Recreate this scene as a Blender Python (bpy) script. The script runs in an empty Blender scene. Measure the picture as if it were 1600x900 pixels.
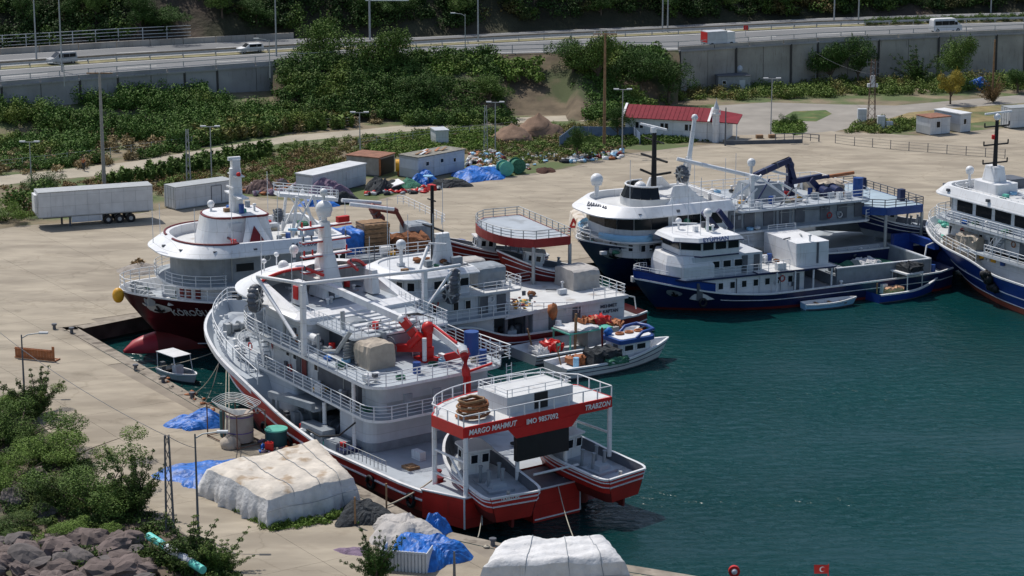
import bpy, math, random
import numpy as np
from mathutils import Vector, Matrix
R = math.radians
rnd = random.Random(7)
scene = bpy.context.scene
COL = scene.collection
# ---------------------------------------------------------------- camera
F = 3500.0; YH = -380.0; TH = math.atan((450 - YH) / F); QZ = 1.6; HC = QZ + 48.9
cam_d = bpy.data.cameras.new('camera'); cam = bpy.data.objects.new('camera', cam_d); COL.objects.link(cam)
cam.location = (0, 0, HC); cam.rotation_euler = (R(90) - TH, 0, 0)
cam_d.sensor_width = 36.0; cam_d.lens = 36.0 * F / 1600.0; cam_d.clip_start = 1.0; cam_d.clip_end = 4000.0
scene.camera = cam
scene.render.resolution_x = 1024; scene.render.resolution_y = 576
# ---------------------------------------------------------------- light
EL = 57.0; AZ = -40.0
w = bpy.data.worlds.new("World"); scene.world = w; w.use_nodes = True
nt = w.node_tree; nt.nodes.clear()
sky = nt.nodes.new('ShaderNodeTexSky'); sky.sky_type = 'NISHITA'; sky.sun_disc = False
sky.sun_elevation = R(EL); sky.sun_rotation = R(AZ); sky.air_density = 1.0; sky.dust_density = 1.5; sky.ozone_density = 1.0
bg = nt.nodes.new('ShaderNodeBackground'); bg.inputs[1].default_value = 0.12
out = nt.nodes.new('ShaderNodeOutputWorld'); nt.links.new(sky.outputs[0], bg.inputs[0]); nt.links.new(bg.outputs[0], out.inputs[0])
sun_d = bpy.data.lights.new('sun', 'SUN'); sun_d.energy = 3.9; sun_d.angle = R(0.53); sun_d.color = (1.0, 0.95, 0.88)
sun = bpy.data.objects.new('sun', sun_d); COL.objects.link(sun)
sv = Vector((math.sin(R(AZ)) * math.cos(R(EL)), math.cos(R(AZ)) * math.cos(R(EL)), math.sin(R(EL))))
sun.rotation_euler = sv.to_track_quat('Z', 'Y').to_euler(); sun.location = sv * 400
scene.view_settings.view_transform = 'Standard'; scene.view_settings.look = 'None'
scene.view_settings.exposure = 0.0; scene.view_settings.gamma = 1.0

# ---------------------------------------------------------------- helpers
_c, _s = math.cos(TH), math.sin(TH)
def P(x, y, z=QZ):
    """ray through a photo pixel met with the horizontal plane z"""
    a = (x - 800) / F; b = (450 - y) / F
    d = (a, _c + b * _s, -_s + b * _c); t = (HC - z) / -d[2]
    return Vector((d[0] * t, d[1] * t, z))

_mats = {}
def mat(name, col, rough=0.6, var=0.12, scale=1.5, metal=0.0, bump=0.0, bscale=20, streak=None, sk=0.45, spec=0.4, island=0.0, col2=None, c2s=0.3, c2k=0.5, bdist=0.05, plates=0):
    if name in _mats: return _mats[name]
    m = bpy.data.materials.new(name); m.use_nodes = True; t = m.node_tree; N = t.nodes; L = t.links
    b = N['Principled BSDF']; b.inputs['Roughness'].default_value = rough; b.inputs['Metallic'].default_value = metal
    b.inputs['Specular IOR Level'].default_value = spec
    tc = N.new('ShaderNodeTexCoord'); no = N.new('ShaderNodeTexNoise'); no.inputs['Scale'].default_value = scale; no.inputs['Detail'].default_value = 6
    L.new(tc.outputs['Object'], no.inputs['Vector'])
    r = N.new('ShaderNodeValToRGB'); r.color_ramp.elements[0].position = 0.3; r.color_ramp.elements[1].position = 0.72
    c = list(col)
    r.color_ramp.elements[0].color = [max(0, v * (1 - var)) for v in c] + [1]
    r.color_ramp.elements[1].color = [min(1, v * (1 + var)) for v in c] + [1]
    L.new(no.outputs[0], r.inputs[0]); cur = r.outputs[0]
    if col2:
        n2 = N.new('ShaderNodeTexNoise'); n2.inputs['Scale'].default_value = c2s; n2.inputs['Detail'].default_value = 5; L.new(tc.outputs['Object'], n2.inputs['Vector'])
        r2 = N.new('ShaderNodeValToRGB'); r2.color_ramp.elements[0].position = c2k; r2.color_ramp.elements[1].position = min(0.99, c2k + 0.12); L.new(n2.outputs[0], r2.inputs[0])
        mx = N.new('ShaderNodeMixRGB'); L.new(r2.outputs[0], mx.inputs[0]); L.new(cur, mx.inputs[1]); mx.inputs[2].default_value = list(col2) + [1]; cur = mx.outputs[0]
    if streak:
        mp = N.new('ShaderNodeMapping'); mp.inputs['Scale'].default_value = (2.2, 2.2, 0.25); L.new(tc.outputs['Object'], mp.inputs[0])
        n3 = N.new('ShaderNodeTexNoise'); n3.inputs['Scale'].default_value = 1.6; n3.inputs['Detail'].default_value = 8; n3.inputs['Roughness'].default_value = 0.7; L.new(mp.outputs[0], n3.inputs['Vector'])
        r3 = N.new('ShaderNodeValToRGB'); r3.color_ramp.elements[0].position = 0.56; r3.color_ramp.elements[1].position = 0.78; r3.color_ramp.elements[1].color = (sk, sk, sk, 1); L.new(n3.outputs[0], r3.inputs[0])
        mx = N.new('ShaderNodeMixRGB'); L.new(r3.outputs[0], mx.inputs[0]); L.new(cur, mx.inputs[1]); mx.inputs[2].default_value = list(streak) + [1]; cur = mx.outputs[0]
    if plates:
        mp = N.new('ShaderNodeMapping'); mp.inputs['Rotation'].default_value = (R(90), 0, 0); L.new(tc.outputs['Object'], mp.inputs[0])
        bk = N.new('ShaderNodeTexBrick'); bk.inputs['Scale'].default_value = 1.0; bk.inputs['Brick Width'].default_value = 2.6; bk.inputs['Row Height'].default_value = 1.15; bk.inputs['Mortar Size'].default_value = 0.02; bk.inputs['Mortar Smooth'].default_value = .3
        bk.inputs['Color1'].default_value = (1, 1, 1, 1); bk.inputs['Color2'].default_value = (.93, .93, .93, 1); k_ = 1 - plates; bk.inputs['Mortar'].default_value = (k_, k_, k_ * .97, 1); L.new(mp.outputs[0], bk.inputs['Vector'])
        mx = N.new('ShaderNodeMixRGB'); mx.blend_type = 'MULTIPLY'; mx.inputs[0].default_value = 1; L.new(cur, mx.inputs[1]); L.new(bk.outputs['Color'], mx.inputs[2]); cur = mx.outputs[0]
    if island:
        g = N.new('ShaderNodeNewGeometry'); mth = N.new('ShaderNodeMapRange'); L.new(g.outputs['Random Per Island'], mth.inputs[0]); mth.inputs[3].default_value = 1 - island; mth.inputs[4].default_value = 1 + island
        mx = N.new('ShaderNodeVectorMath'); mx.operation = 'SCALE'; L.new(cur, mx.inputs[0]); L.new(mth.outputs[0], mx.inputs['Scale']); cur = mx.outputs[0]
    L.new(cur, b.inputs['Base Color'])
    if bump:
        nb = N.new('ShaderNodeTexNoise'); nb.inputs['Scale'].default_value = bscale; nb.inputs['Detail'].default_value = 5; L.new(tc.outputs['Object'], nb.inputs['Vector'])
        bp = N.new('ShaderNodeBump'); bp.inputs['Strength'].default_value = bump; bp.inputs['Distance'].default_value = bdist; L.new(nb.outputs[0], bp.inputs['Height']); L.new(bp.outputs[0], b.inputs['Normal'])
    _mats[name] = m; return m

RUST = (0.16, 0.07, 0.03)
WHITE = mat('white paint', (0.74, 0.75, 0.76), 0.4, 0.08, 1.0, streak=(0.33, 0.22, 0.14), sk=0.5, plates=.28)
WHITE2 = mat('old white paint', (0.62, 0.64, 0.66), 0.5, 0.1, 1.0, streak=RUST, sk=0.35, plates=.28)
WALLG = mat('pale grey wall paint', (0.55, 0.58, 0.62), 0.45, 0.08, 1.2, streak=(0.3, 0.25, 0.2), sk=0.3, plates=.28)
RAILW = mat('rail paint', (0.72, 0.74, 0.76), 0.4, 0.03)
DECKG = mat('grey deck paint', (0.36, 0.40, 0.44), 0.6, 0.10, 0.7, col2=(0.24, 0.26, 0.28), c2s=0.5, c2k=0.58)
DECKW = mat('worn white deck paint', (0.55, 0.56, 0.56), 0.6, 0.10, 0.8, col2=(0.36, 0.33, 0.3), c2s=0.7, c2k=0.6)
DARKG = mat('dark grey steel', (0.10, 0.11, 0.13), 0.5, 0.2)
MIDG = mat('mid grey steel', (0.24, 0.27, 0.30), 0.5, 0.15, streak=RUST, sk=0.3)
BLACK = mat('black rubber', (0.012, 0.012, 0.014), 0.6, 0.2)
GLASS = mat('dark window glass', (0.008, 0.011, 0.015), 0.22, 0.1, spec=0.3)
RED = mat('red hull paint', (0.50, 0.028, 0.02), 0.42, 0.18, 0.6, streak=(0.16, 0.035, 0.025), sk=0.75, plates=.28)
REDB = mat('bright red paint', (0.55, 0.02, 0.018), 0.4, 0.1)
DRED = mat('antifouling dark red', (0.14, 0.015, 0.012), 0.6, 0.2, 0.8, streak=(0.08, 0.03, 0.02), sk=0.5)
MAROON = mat('maroon hull paint', (0.16, 0.014, 0.016), 0.35, 0.15, 0.5, streak=(0.1, 0.04, 0.03), sk=0.35, plates=.28)
BULB = mat('crimson bow paint', (0.36, 0.018, 0.03), 0.45, 0.15, 0.8)
NAVY = mat('navy hull paint', (0.012, 0.022, 0.085), 0.38, 0.2, 0.5, streak=(0.10, 0.08, 0.08), sk=0.6, plates=.28)
BLUE = mat('blue hull paint', (0.012, 0.05, 0.27), 0.38, 0.18, 0.5, streak=(0.10, 0.08, 0.10), sk=0.6, plates=.28)
BLUEP = mat('blue steel paint', (0.02, 0.07, 0.26), 0.4, 0.12)
LBLUE = mat('light blue paint', (0.28, 0.52, 0.72), 0.4, 0.08)
BOOT = mat('red lead boot', (0.38, 0.09, 0.05), 0.6, 0.2)
TAN = mat('tan tarp cloth', (0.42, 0.36, 0.29), 0.8, 0.12, 2, bump=0.6, bscale=6)
TANG = mat('grey tarp cloth', (0.40, 0.38, 0.36), 0.8, 0.12, 2, bump=0.5, bscale=6)
TARPB = mat('blue tarp plastic', (0.010, 0.125, 0.46), 0.5, 0.4, 2.0, bump=1.0, bscale=3.0, bdist=.06)
CANV = mat('cream canvas', (0.56, 0.51, 0.44), 0.85, 0.16, 1.2, bump=1.0, bscale=2.0, bdist=.10, col2=(0.34, 0.26, 0.18), c2s=0.7, c2k=0.54)
CANW = mat('white canvas side', (0.60, 0.60, 0.60), 0.8, 0.12, 1.5, bump=1.0, bscale=2.4, bdist=.10, streak=(0.35, 0.3, 0.25), sk=0.5)
NETD = mat('dark fishing net', (0.035, 0.04, 0.045), 0.95, 0.5, 5, bump=1.0, bscale=15)
NETP = mat('purple fishing net', (0.21, 0.15, 0.21), 0.95, 0.3, 4, bump=1.0, bscale=12)
NETG = mat('green fishing net', (0.05, 0.17, 0.11), 0.95, 0.4, 4, bump=1.0, bscale=12)
NETB = mat('brown rusty net', (0.22, 0.09, 0.04), 0.95, 0.4, 4, bump=1.0, bscale=12)
ROPE = mat('rope fibre', (0.38, 0.35, 0.28), 0.9, 0.2)
YEL = mat('yellow plastic', (0.65, 0.33, 0.02), 0.5, 0.15)
GREENP = mat('sea green paint', (0.10, 0.42, 0.33), 0.5, 0.15)
WOOD = mat('weathered wood', (0.25, 0.15, 0.08), 0.8, 0.25, 3)
ORANGE = mat('rust orange steel', (0.36, 0.13, 0.05), 0.7, 0.25, 2)
CONC = mat('pole concrete', (0.34, 0.32, 0.29), 0.85, 0.15, 1.5)
GALV = mat('galvanised steel', (0.38, 0.40, 0.41), 0.5, 0.1, metal=0.4)
TEXTW = mat('white lettering', (0.8, 0.8, 0.8), 0.5, 0.02)
TEXTD = mat('dark lettering', (0.05, 0.06, 0.09), 0.5, 0.02)
TEXTR = mat('red lettering', (0.6, 0.05, 0.04), 0.6, 0.1)

class M:
    def __init__(s): s.v = []; s.f = []; s.m = []; s.sm = []
    def add(s, vs, fs, mi=0, sm=False):
        o = len(s.v); s.v += [tuple(v) for v in vs]
        for f in fs: s.f.append([i + o for i in f]); s.m.append(mi); s.sm.append(sm)
    def box(s, x0, x1, y0, y1, z0, z1, mi=0, top=None):
        if x0 > x1: x0, x1 = x1, x0
        if y0 > y1: y0, y1 = y1, y0
        if z0 > z1: z0, z1 = z1, z0
        v = [(x0, y0, z0), (x1, y0, z0), (x1, y1, z0), (x0, y1, z0), (x0, y0, z1), (x1, y0, z1), (x1, y1, z1), (x0, y1, z1)]
        s.add(v, [(0, 3, 2, 1), (0, 1, 5, 4), (1, 2, 6, 5), (2, 3, 7, 6), (3, 0, 4, 7)], mi)
        s.add(v[4:], [(0, 1, 2, 3)], mi if top is None else top)
    def bar(s, p, q, w, h=None, mi=0):
        p = Vector(p); q = Vector(q); h = h or w; d = (q - p)
        if d.length < 1e-5: return
        d.normalize(); up = Vector((0, 0, 1)) if abs(d.z) < 0.95 else Vector((1, 0, 0))
        a = d.cross(up).normalized() * w / 2; b = a.cross(d).normalized() * h / 2
        v = [p - a - b, p + a - b, p + a + b, p - a + b, q - a - b, q + a - b, q + a + b, q - a + b]
        s.add(v, [(0, 3, 2, 1)[::-1], (4, 5, 6, 7)[::-1], (0, 1, 5, 4)[::-1], (1, 2, 6, 5)[::-1], (2, 3, 7, 6)[::-1], (3, 0, 4, 7)[::-1]], mi)
    def tube(s, pts, r, n=6, mi=0, r2=None, cap=True, closed=False):
        pts = [Vector(p) for p in pts]; rings = []; N = len(pts)
        for i, p in enumerate(pts):
            if closed: d = pts[(i + 1) % N] - pts[i - 1]
            else: d = pts[min(i + 1, N - 1)] - pts[max(i - 1, 0)]
            if d.length < 1e-6: d = Vector((0, 0, 1))
            d.normalize(); up = Vector((0, 0, 1)) if abs(d.z) < 0.9 else Vector((1, 0, 0))
            a = d.cross(up).normalized(); b = d.cross(a).normalized()
            rr = r if r2 is None else r + (r2 - r) * i / max(1, N - 1)
            rings.append([p + (a * math.cos(2 * math.pi * k / n) + b * math.sin(2 * math.pi * k / n)) * rr for k in range(n)])
        v = [q for g in rings for q in g]; f = []
        for i in range(N if closed else N - 1):
            j = (i + 1) % N
            for k in range(n): f.append((i * n + k, i * n + (k + 1) % n, j * n + (k + 1) % n, j * n + k))
        s.add(v, f, mi, True)
        if cap and not closed:
            s.add(rings[0], [tuple(range(n))[::-1]], mi); s.add(rings[-1], [tuple(range(n))], mi)
    def cyl(s, x, y, z0, z1, r, n=16, mi=0, r2=None, top=None):
        r2 = r if r2 is None else r2
        a = [(x + r * math.cos(2 * math.pi * k / n), y + r * math.sin(2 * math.pi * k / n), z0) for k in range(n)]
        b = [(x + r2 * math.cos(2 * math.pi * k / n), y + r2 * math.sin(2 * math.pi * k / n), z1) for k in range(n)]
        s.add(a + b, [(k, (k + 1) % n, n + (k + 1) % n, n + k) for k in range(n)], mi, True)
        s.add(b, [tuple(range(n))], mi if top is None else top); s.add(a, [tuple(range(n))[::-1]], mi)
    def sph(s, x, y, z, r, n=12, mi=0, sz=1.0, jit=0, sx=1.0, sy=1.0):
        v = []; f = []; m = max(4, n // 2)
        for i in range(m + 1):
            t = math.pi * i / m
            for k in range(n):
                p = 2 * math.pi * k / n; q = 1 + (rnd.uniform(-jit, jit) if jit else 0)
                v.append((x + r * sx * q * math.sin(t) * math.cos(p), y + r * sy * q * math.sin(t) * math.sin(p), z + r * sz * q * math.cos(t)))
        for i in range(m):
            for k in range(n): f.append((i * n + k, (i + 1) * n + k, (i + 1) * n + (k + 1) % n, i * n + (k + 1) % n))
        s.add(v, f, mi, True)
    def prism(s, poly, z0, z1, mi=0, top=None, inset=0.0, zt=None, cap=True, bot=None):
        """poly counter-clockwise; inset scales the top about its centroid"""
        n = len(poly); cx = sum(p[0] for p in poly) / n; cy = sum(p[1] for p in poly) / n
        f0 = z0 if callable(z0) else (lambda x, y: z0); f1 = z1 if callable(z1) else (lambda x, y: z1)
        a = [(p[0], p[1], f0(*p[:2])) for p in poly]
        tp = [(cx + (p[0] - cx) * (1 - inset), cy + (p[1] - cy) * (1 - inset)) for p in poly]
        b = [(p[0], p[1], f1(*p)) for p in tp]
        s.add(a + b, [(k, (k + 1) % n, n + (k + 1) % n, n + k) for k in range(n)], mi)
        if cap:
            s.add(b, [tuple(range(n))], mi if top is None else top); s.add(a, [tuple(range(n))[::-1]], mi if bot is None else bot)
    def loft(s, rings, mi=0, sm=True, closed=True, flip=False, split=False):
        if split:
            for g in zip(rings, rings[1:]): s.loft(list(g), mi, sm, closed, flip)
            return
        n = len(rings[0]); v = [q for g in rings for q in g]; f = []
        for i in range(len(rings) - 1):
            for k in range(n if closed else n - 1):
                q = (i * n + k, i * n + (k + 1) % n, (i + 1) * n + (k + 1) % n, (i + 1) * n + k)
                f.append(q[::-1] if flip else q)
        s.add(v, f, mi, sm)
    def rail(s, path, h=1.0, bars=3, sp=1.3, r=0.028, closed=False, mi=0):
        pts = [Vector(p) for p in path]
        if closed: pts.append(pts[0])
        for b in range(bars):
            z = h * (b + 1) / bars
            s.tube([p + Vector((0, 0, z)) for p in pts], r if b < bars - 1 else r * 1.25, 4, mi, cap=False)
        acc = 0.0; nxt = 0.0
        for a, c in zip(pts[:-1], pts[1:]):
            L = (c - a).length
            while nxt <= acc + L + 1e-6:
                p = a.lerp(c, (nxt - acc) / L if L > 0 else 0); s.bar(p, p + Vector((0, 0, h)), r * 2, mi=mi); nxt += sp
            acc += L
        p = pts[-1]; s.bar(p, p + Vector((0, 0, h)), r * 2, mi=mi)
    def mesh(s, name, mats):
        me = bpy.data.meshes.new(name); me.from_pydata(s.v, [], s.f)
        for m in (mats if isinstance(mats, (list, tuple)) else [mats]): me.materials.append(m)
        me.polygons.foreach_set('material_index', s.m); me.polygons.foreach_set('use_smooth', s.sm); me.update(); return me
    def done(s, name, mats, parent=None, loc=None, rz=0.0, rot=None, warp=None):
        if warp: s.v = [(x, y, z + warp(x, y)) for x, y, z in s.v]
        return link(name, s.mesh(name, mats), parent, loc, rz, rot)
def link(name, me, parent=None, loc=None, rz=0.0, rot=None):
    o = bpy.data.objects.new(name, me); COL.objects.link(o)
    if parent: o.parent = parent
    if loc is not None: o.location = loc
    o.rotation_euler = rot if rot else (0, 0, rz); return o
def tag(o, label, cat=None, group=None, kind=None):
    if label: o['label'] = label
    if cat: o['category'] = cat
    if group: o['group'] = group
    if kind: o['kind'] = kind
    return o
def struct(o): o['kind'] = 'structure'; return o
def thing(name, label, cat, loc=(0, 0, 0), rz=0.0, group=None, rot=None):
    return tag(link(name, None, None, loc, rz, rot), label, cat, group)
def children(o): return [c for c in list(COL.objects) if c.parent == o]
def dup(root, loc, rz=None, label=None, group=None, sc=None, name=None):
    r = root.copy(); COL.objects.link(r); r.location = loc
    if rz is not None: r.rotation_euler = (r.rotation_euler[0], r.rotation_euler[1], rz)
    if sc is not None: r.scale = (sc, sc, sc) if not isinstance(sc, tuple) else sc
    if label: r['label'] = label
    if group: r['group'] = group
    for ch in list(root.children):
        c = ch.copy(); COL.objects.link(c); c.parent = r
        for g in list(ch.children):
            d = g.copy(); COL.objects.link(d); d.parent = c
    return r
def text(s, size, m, parent, loc, rot, name='lettering', depth=0.02, sx=1.0, shear=0.0):
    cu = bpy.data.curves.new('t', 'FONT'); cu.body = s; cu.size = size; cu.extrude = depth; cu.align_x = 'CENTER'; cu.align_y = 'CENTER'; cu.shear = shear; cu.resolution_u = 2; cu.offset = size * 0.015
    o = bpy.data.objects.new('t', cu); COL.objects.link(o); bpy.context.view_layer.update()
    me = bpy.data.meshes.new_from_object(o.evaluated_get(bpy.context.evaluated_depsgraph_get()))
    bpy.data.objects.remove(o); me.materials.clear(); me.materials.append(m)
    t = link(name, me, parent, loc, rot=rot); t.scale = (sx, 1, 1); return t
def rr(x0, x1, y0, y1, rf=1.0, ra=0.3, n=5):
    """rounded rectangle, CCW; rf radius at the x1 (forward) corners, ra at the x0 corners"""
    p = []
    for cx, cy, r, a0 in ((x1 - rf, y1 - rf, rf, 0), (x0 + ra, y1 - ra, ra, 90), (x0 + ra, y0 + ra, ra, 180), (x1 - rf, y0 + rf, rf, 270)):
        for k in range(n + 1):
            a = R(a0 + 90.0 * k / n); p.append((cx + r * math.cos(a), cy + r * math.sin(a)))
    return p
def interp(tab):
    def f(x):
        if x <= tab[0][0]: return tab[0][1]
        for (a, u), (b, v) in zip(tab, tab[1:]):
            if x <= b: return u + (v - u) * (x - a) / (b - a)
        return tab[-1][1]
    return f
def sm(tab):
    f = interp(tab); return lambda x: sum(f(x + d) for d in (-1.2, -0.6, 0, 0.6, 1.2)) / 5
_win = {}
def window(parent, x, y, z, w, h, ang, frame=WHITE, glass=GLASS, name='window'):
    """pane with a proud frame; ang = outward direction of its face in degrees"""
    k = (round(w, 2), round(h, 2), frame.name, glass.name)
    if k not in _win:
        m = M(); m.box(-0.03, 0.03, -w / 2, w / 2, -h / 2, h / 2, 1)
        for a, b, c, d in ((-w / 2 - .06, w / 2 + .06, h / 2, h / 2 + .06), (-w / 2 - .06, w / 2 + .06, -h / 2 - .06, -h / 2), (-w / 2 - .06, -w / 2, -h / 2, h / 2), (w / 2, w / 2 + .06, -h / 2, h / 2)): m.box(-0.03, 0.06, a, b, c, d, 0)
        _win[k] = m.mesh('window', [frame, glass])
    return link(name, _win[k], parent, (x, y, z), R(ang))
def lerp(a, b, t): return a + (b - a) * t
# ---------------------------------------------------------------- boats
class Hull:
    def __init__(s, x0, L, hb, zg, zd, xb, rake=3.0, p=2.2, q=1.6, stern=None, flare=1.5, zboot=0.3, wtaper=0.5, wk=0.94, zbot=-0.8):
        s.x0, s.L, s.hb, s.zg, s.zd, s.xb, s.rake, s.p, s.q = x0, L, hb, zg, zd, xb, rake, p, q
        s.stern = interp(stern) if stern else (lambda x: 1.0)
        s.flare, s.zboot, s.wt, s.wk, s.zbot = flare, zboot, wtaper, wk, zbot
    def B(s, x):
        b = s.hb * s.stern(x)
        if x > s.xb: b *= max(0.0, 1 - min(1, ((x - s.xb) / (s.L - s.xb))) ** s.p) ** (1 / s.q)
        return b
    def W(s, t):
        x = s.x0 + t * (s.L - s.x0); b = s.hb * s.wk * s.stern(x)
        if t > s.wt: b *= max(0.0, 1 - ((t - s.wt) / (1 - s.wt)) ** 2.0)
        return min(b, s.hb * s.wk)
    def pt(s, t, z, side=1):
        xd = s.x0 + t * (s.L - s.x0); zg = s.zg(xd); u = max(0.0, min(1.0, (z - s.zbot) / (zg - s.zbot)))
        x = s.x0 + t * (s.L - s.rake * (1 - u) ** 1.15 - s.x0)
        b = s.W(t) + (s.B(xd) - s.W(t)) * u ** s.flare
        return (x, side * b, z)
    def ts(s, n=64):
        # crowd stations towards the bow
        return [1 - (1 - i / n) ** 1.35 for i in range(n + 1)]
    def build(s, par, mats, cap=0.16, hn='hull', top=None, bulw=True, transom=True):
        """mats = boot, main, gunwale cap, deck"""
        boot, main, capm, deck = mats[:4]; inner = mats[4] if len(mats) > 4 else capm; T = s.ts(); m = M()
        for side in (1, -1):
            rings = []
            for t in T:
                xd = s.x0 + t * (s.L - s.x0); zg = s.zg(xd); zs = [s.zbot, s.zboot] + [lerp(s.zboot, zg, k) for k in (0.25, 0.5, 0.75)] + [zg - (top or 0.25)] + [zg]
                rings.append([s.pt(t, z, side) for z in zs])
            for k in range(len(rings[0]) - 1):
                mi = 0 if k == 0 else (2 if (k == len(rings[0]) - 2 and top) else 1)
                m.loft([[g[k], g[k + 1]] for g in rings], mi, True, False, flip=(side < 0))
        if transom:
            zg = s.zg(s.x0); b = s.B(s.x0); bw = s.W(0)
            m.add([(s.x0, bw, s.zbot), (s.x0, -bw, s.zbot), (s.x0, -b, zg), (s.x0, b, zg)], [(0, 1, 2, 3)], 1)
        h = m.done(hn, [boot, main, capm], par)
        # gunwale cap + inner bulwark
        m = M()
        for side in (1, -1):
            A = []
            for t in T:
                xd = s.x0 + t * (s.L - s.x0); zg = s.zg(xd); o = s.pt(t, zg, side); bi = max(0.0, abs(o[1]) - cap)
                xi = min(o[0], s.L - cap * 1.2)
                lo = s.pt(t, s.zd(xd), side); lb = max(0.0, abs(lo[1]) - cap); A.append([(o[0], side * (abs(o[1]) + 0.04), zg - 0.10), (o[0], side * (abs(o[1]) + 0.04), zg + 0.04), (xi, side * bi, zg + 0.04), (lo[0] - cap * (t > .9), side * lb, s.zd(xd) - 0.02)])
            m.loft([g[:3] for g in A], 0, False, False, flip=(side < 0))
            m.loft([g[2:] for g in A], 1, False, False, flip=(side < 0))
        m.done('gunwale', [capm, inner], par)
        m = M(); g1 = []
        for t in T:
            xd = s.x0 + t * (s.L - s.x0); lo = s.pt(t, s.zd(xd)); b = max(0.0, lo[1] - cap * 0.9); xi = lo[0] - cap * .9 * (t > .9); g1.append([(xi, -b, s.zd(xd)), (xi, b, s.zd(xd))])
        m.loft(g1, 0, False, False, flip=True); m.done('deck', [deck], par)
    def stripe(s, par, frac, m, r=0.06, t0=0.0, t1=1.0, name='rubbing_strake', z=None):
        a = M()
        for side in (1, -1):
            pts = []
            for i in range(41):
                t = t0 + (t1 - t0) * i / 40; xd = s.x0 + t * (s.L - s.x0); zz = (z if z is not None else lerp(s.zboot, s.zg(xd), frac)); p = s.pt(t, zz, side); pts.append((p[0], p[1] + side * 0.03, p[2]))
            a.tube(pts, r, 5)
        return a.done(name, m, par)
    def edge(s, x0, x1, off=0.1, n=24, side=0, dz=0.05):
        """gunwale path from port x0 round the bow to starboard x0, or one side between x0 and x1"""
        def q(x, sd):
            t = (x - s.x0) / (s.L - s.x0); p = s.pt(t, s.zg(x), sd); return (min(p[0], s.L - off), sd * max(0, abs(p[1]) - off), p[2] + dz)
        if side: return [q(lerp(x0, x1, i / n), side) for i in range(n + 1)]
        A = [lerp(x0, s.L, 1 - (1 - i / n) ** 1.8) for i in range(n + 1)]
        return [q(x, 1) for x in A] + [q(x, -1) for x in A[::-1]][1:]
    def wrap(s, o, x, zc, side, lift=.14, flip=1):
        """lay a flat mesh (x along the ship, y up) onto the hull side"""
        vs = []
        for v in o.data.vertices:
            t = (x - v.co.x * flip - s.x0) / (s.L - s.x0); p = s.pt(t, zc + v.co.y, side); q = s.pt(t, zc + v.co.y - .2, side); k = s.pt(t - .01, zc + v.co.y, side)
            n = (Vector(p) - Vector(q)).cross(Vector(k) - Vector(p)); n.normalize()
            if n.y * side < 0: n = -n
            vs.append(Vector(p) + n * (lift + v.co.z))
        for v, c in zip(o.data.vertices, vs): v.co = c
        o.location = (0, 0, 0); o.rotation_euler = (0, 0, 0); o.scale = (1, 1, 1)
    def name(s, par, txt, x, size, m, side=1, z=3.9, sx=1.0):
        o = text(txt, size, m, par, (0, 0, 0), (0, 0, 0), depth=0.01)
        for v in o.data.vertices: v.co.x *= sx; v.co.y *= 1.5
        s.wrap(o, x, z, side, .16, 1); return o
    def pocket(s, par, x, z, rx, rz, m, side=1):
        a = M(); n = 14; a.add([(0, 0, 0)] + [(rx * math.cos(2 * math.pi * k / n), rz * math.sin(2 * math.pi * k / n) * (1 - .35 * math.cos(2 * math.pi * k / n)), 0) for k in range(n)], [(0, 1 + k, 1 + (k + 1) % n) for k in range(n)])
        o = a.done('anchor_pocket', m, par); s.wrap(o, x, z, side, .12)
        b = M(); b.bar((0, rz * .75, .12), (0, -rz * .5, .12), .14, .1); b.bar((-rx * .4, -rz * .1, .12), (0, -rz * .55, .12), .14, .1); b.bar((rx * .4, -rz * .1, .12), (0, -rz * .55, .12), .14, .1); q = b.done('anchor', BLACK, o); s.wrap(q, x, z, side, .14)
        return o
def radome(par, x, y, z, r, stem=0.5, name='radome', m=None):
    a = M(); a.cyl(x, y, z - stem, z, r * 0.35, 10); a.cyl(x, y, z, z + r * 0.75, r * .78, 16, r2=r * .97); a.sph(x, y, z + r * 0.85, r, 18); return a.done(name, m or WHITE, par)
def antennas(par, pts, r=0.028, m=None):
    for x, y, z, h in pts:
        a = M(); a.tube([(x, y, z), (x, y, z + h)], r, 4); a.done('whip_antenna', m or RAILW, par)
def stairs(par, p, q, wdt=0.7, steps=9, m=DECKG, rm=RAILW, name='stairs'):
    p = Vector(p); q = Vector(q); a = M(); d = (q - p); side = Vector((-d.y, d.x, 0))
    if side.length < 1e-3: side = Vector((0, 1, 0))
    side = side.normalized() * wdt / 2
    for i in range(steps + 1):
        c = p.lerp(q, i / steps); a.bar(c - side, c + side, 0.24, 0.05)
    for sd in (side, -side): a.bar(p + sd, q + sd, 0.06, 0.2, 0)
    st = a.done(name, m, par)
    for sd in (side, -side):
        b = M(); up = Vector((0, 0, 0.95)); b.tube([p + sd + up, q + sd + up], 0.03, 5)
        b.tube([p + sd + up * 0.5, q + sd + up * 0.5], 0.022, 4)
        for k in range(4): c = p.lerp(q, k / 3) + sd; b.bar(c, c + up, 0.05)
        b.done('handrail', rm, st)
    return st
def ladder(par, p, h, rz=0.0, m=RAILW, w_=0.45):
    a = M(); a.bar((0, -w_ / 2, 0), (0, -w_ / 2, h), 0.05); a.bar((0, w_ / 2, 0), (0, w_ / 2, h), 0.05)
    for k in range(int(h / 0.3)): a.bar((0, -w_ / 2, 0.2 + k * 0.3), (0, w_ / 2, 0.2 + k * 0.3), 0.035)
    return a.done('ladder', m, par, p, R(rz))
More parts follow.
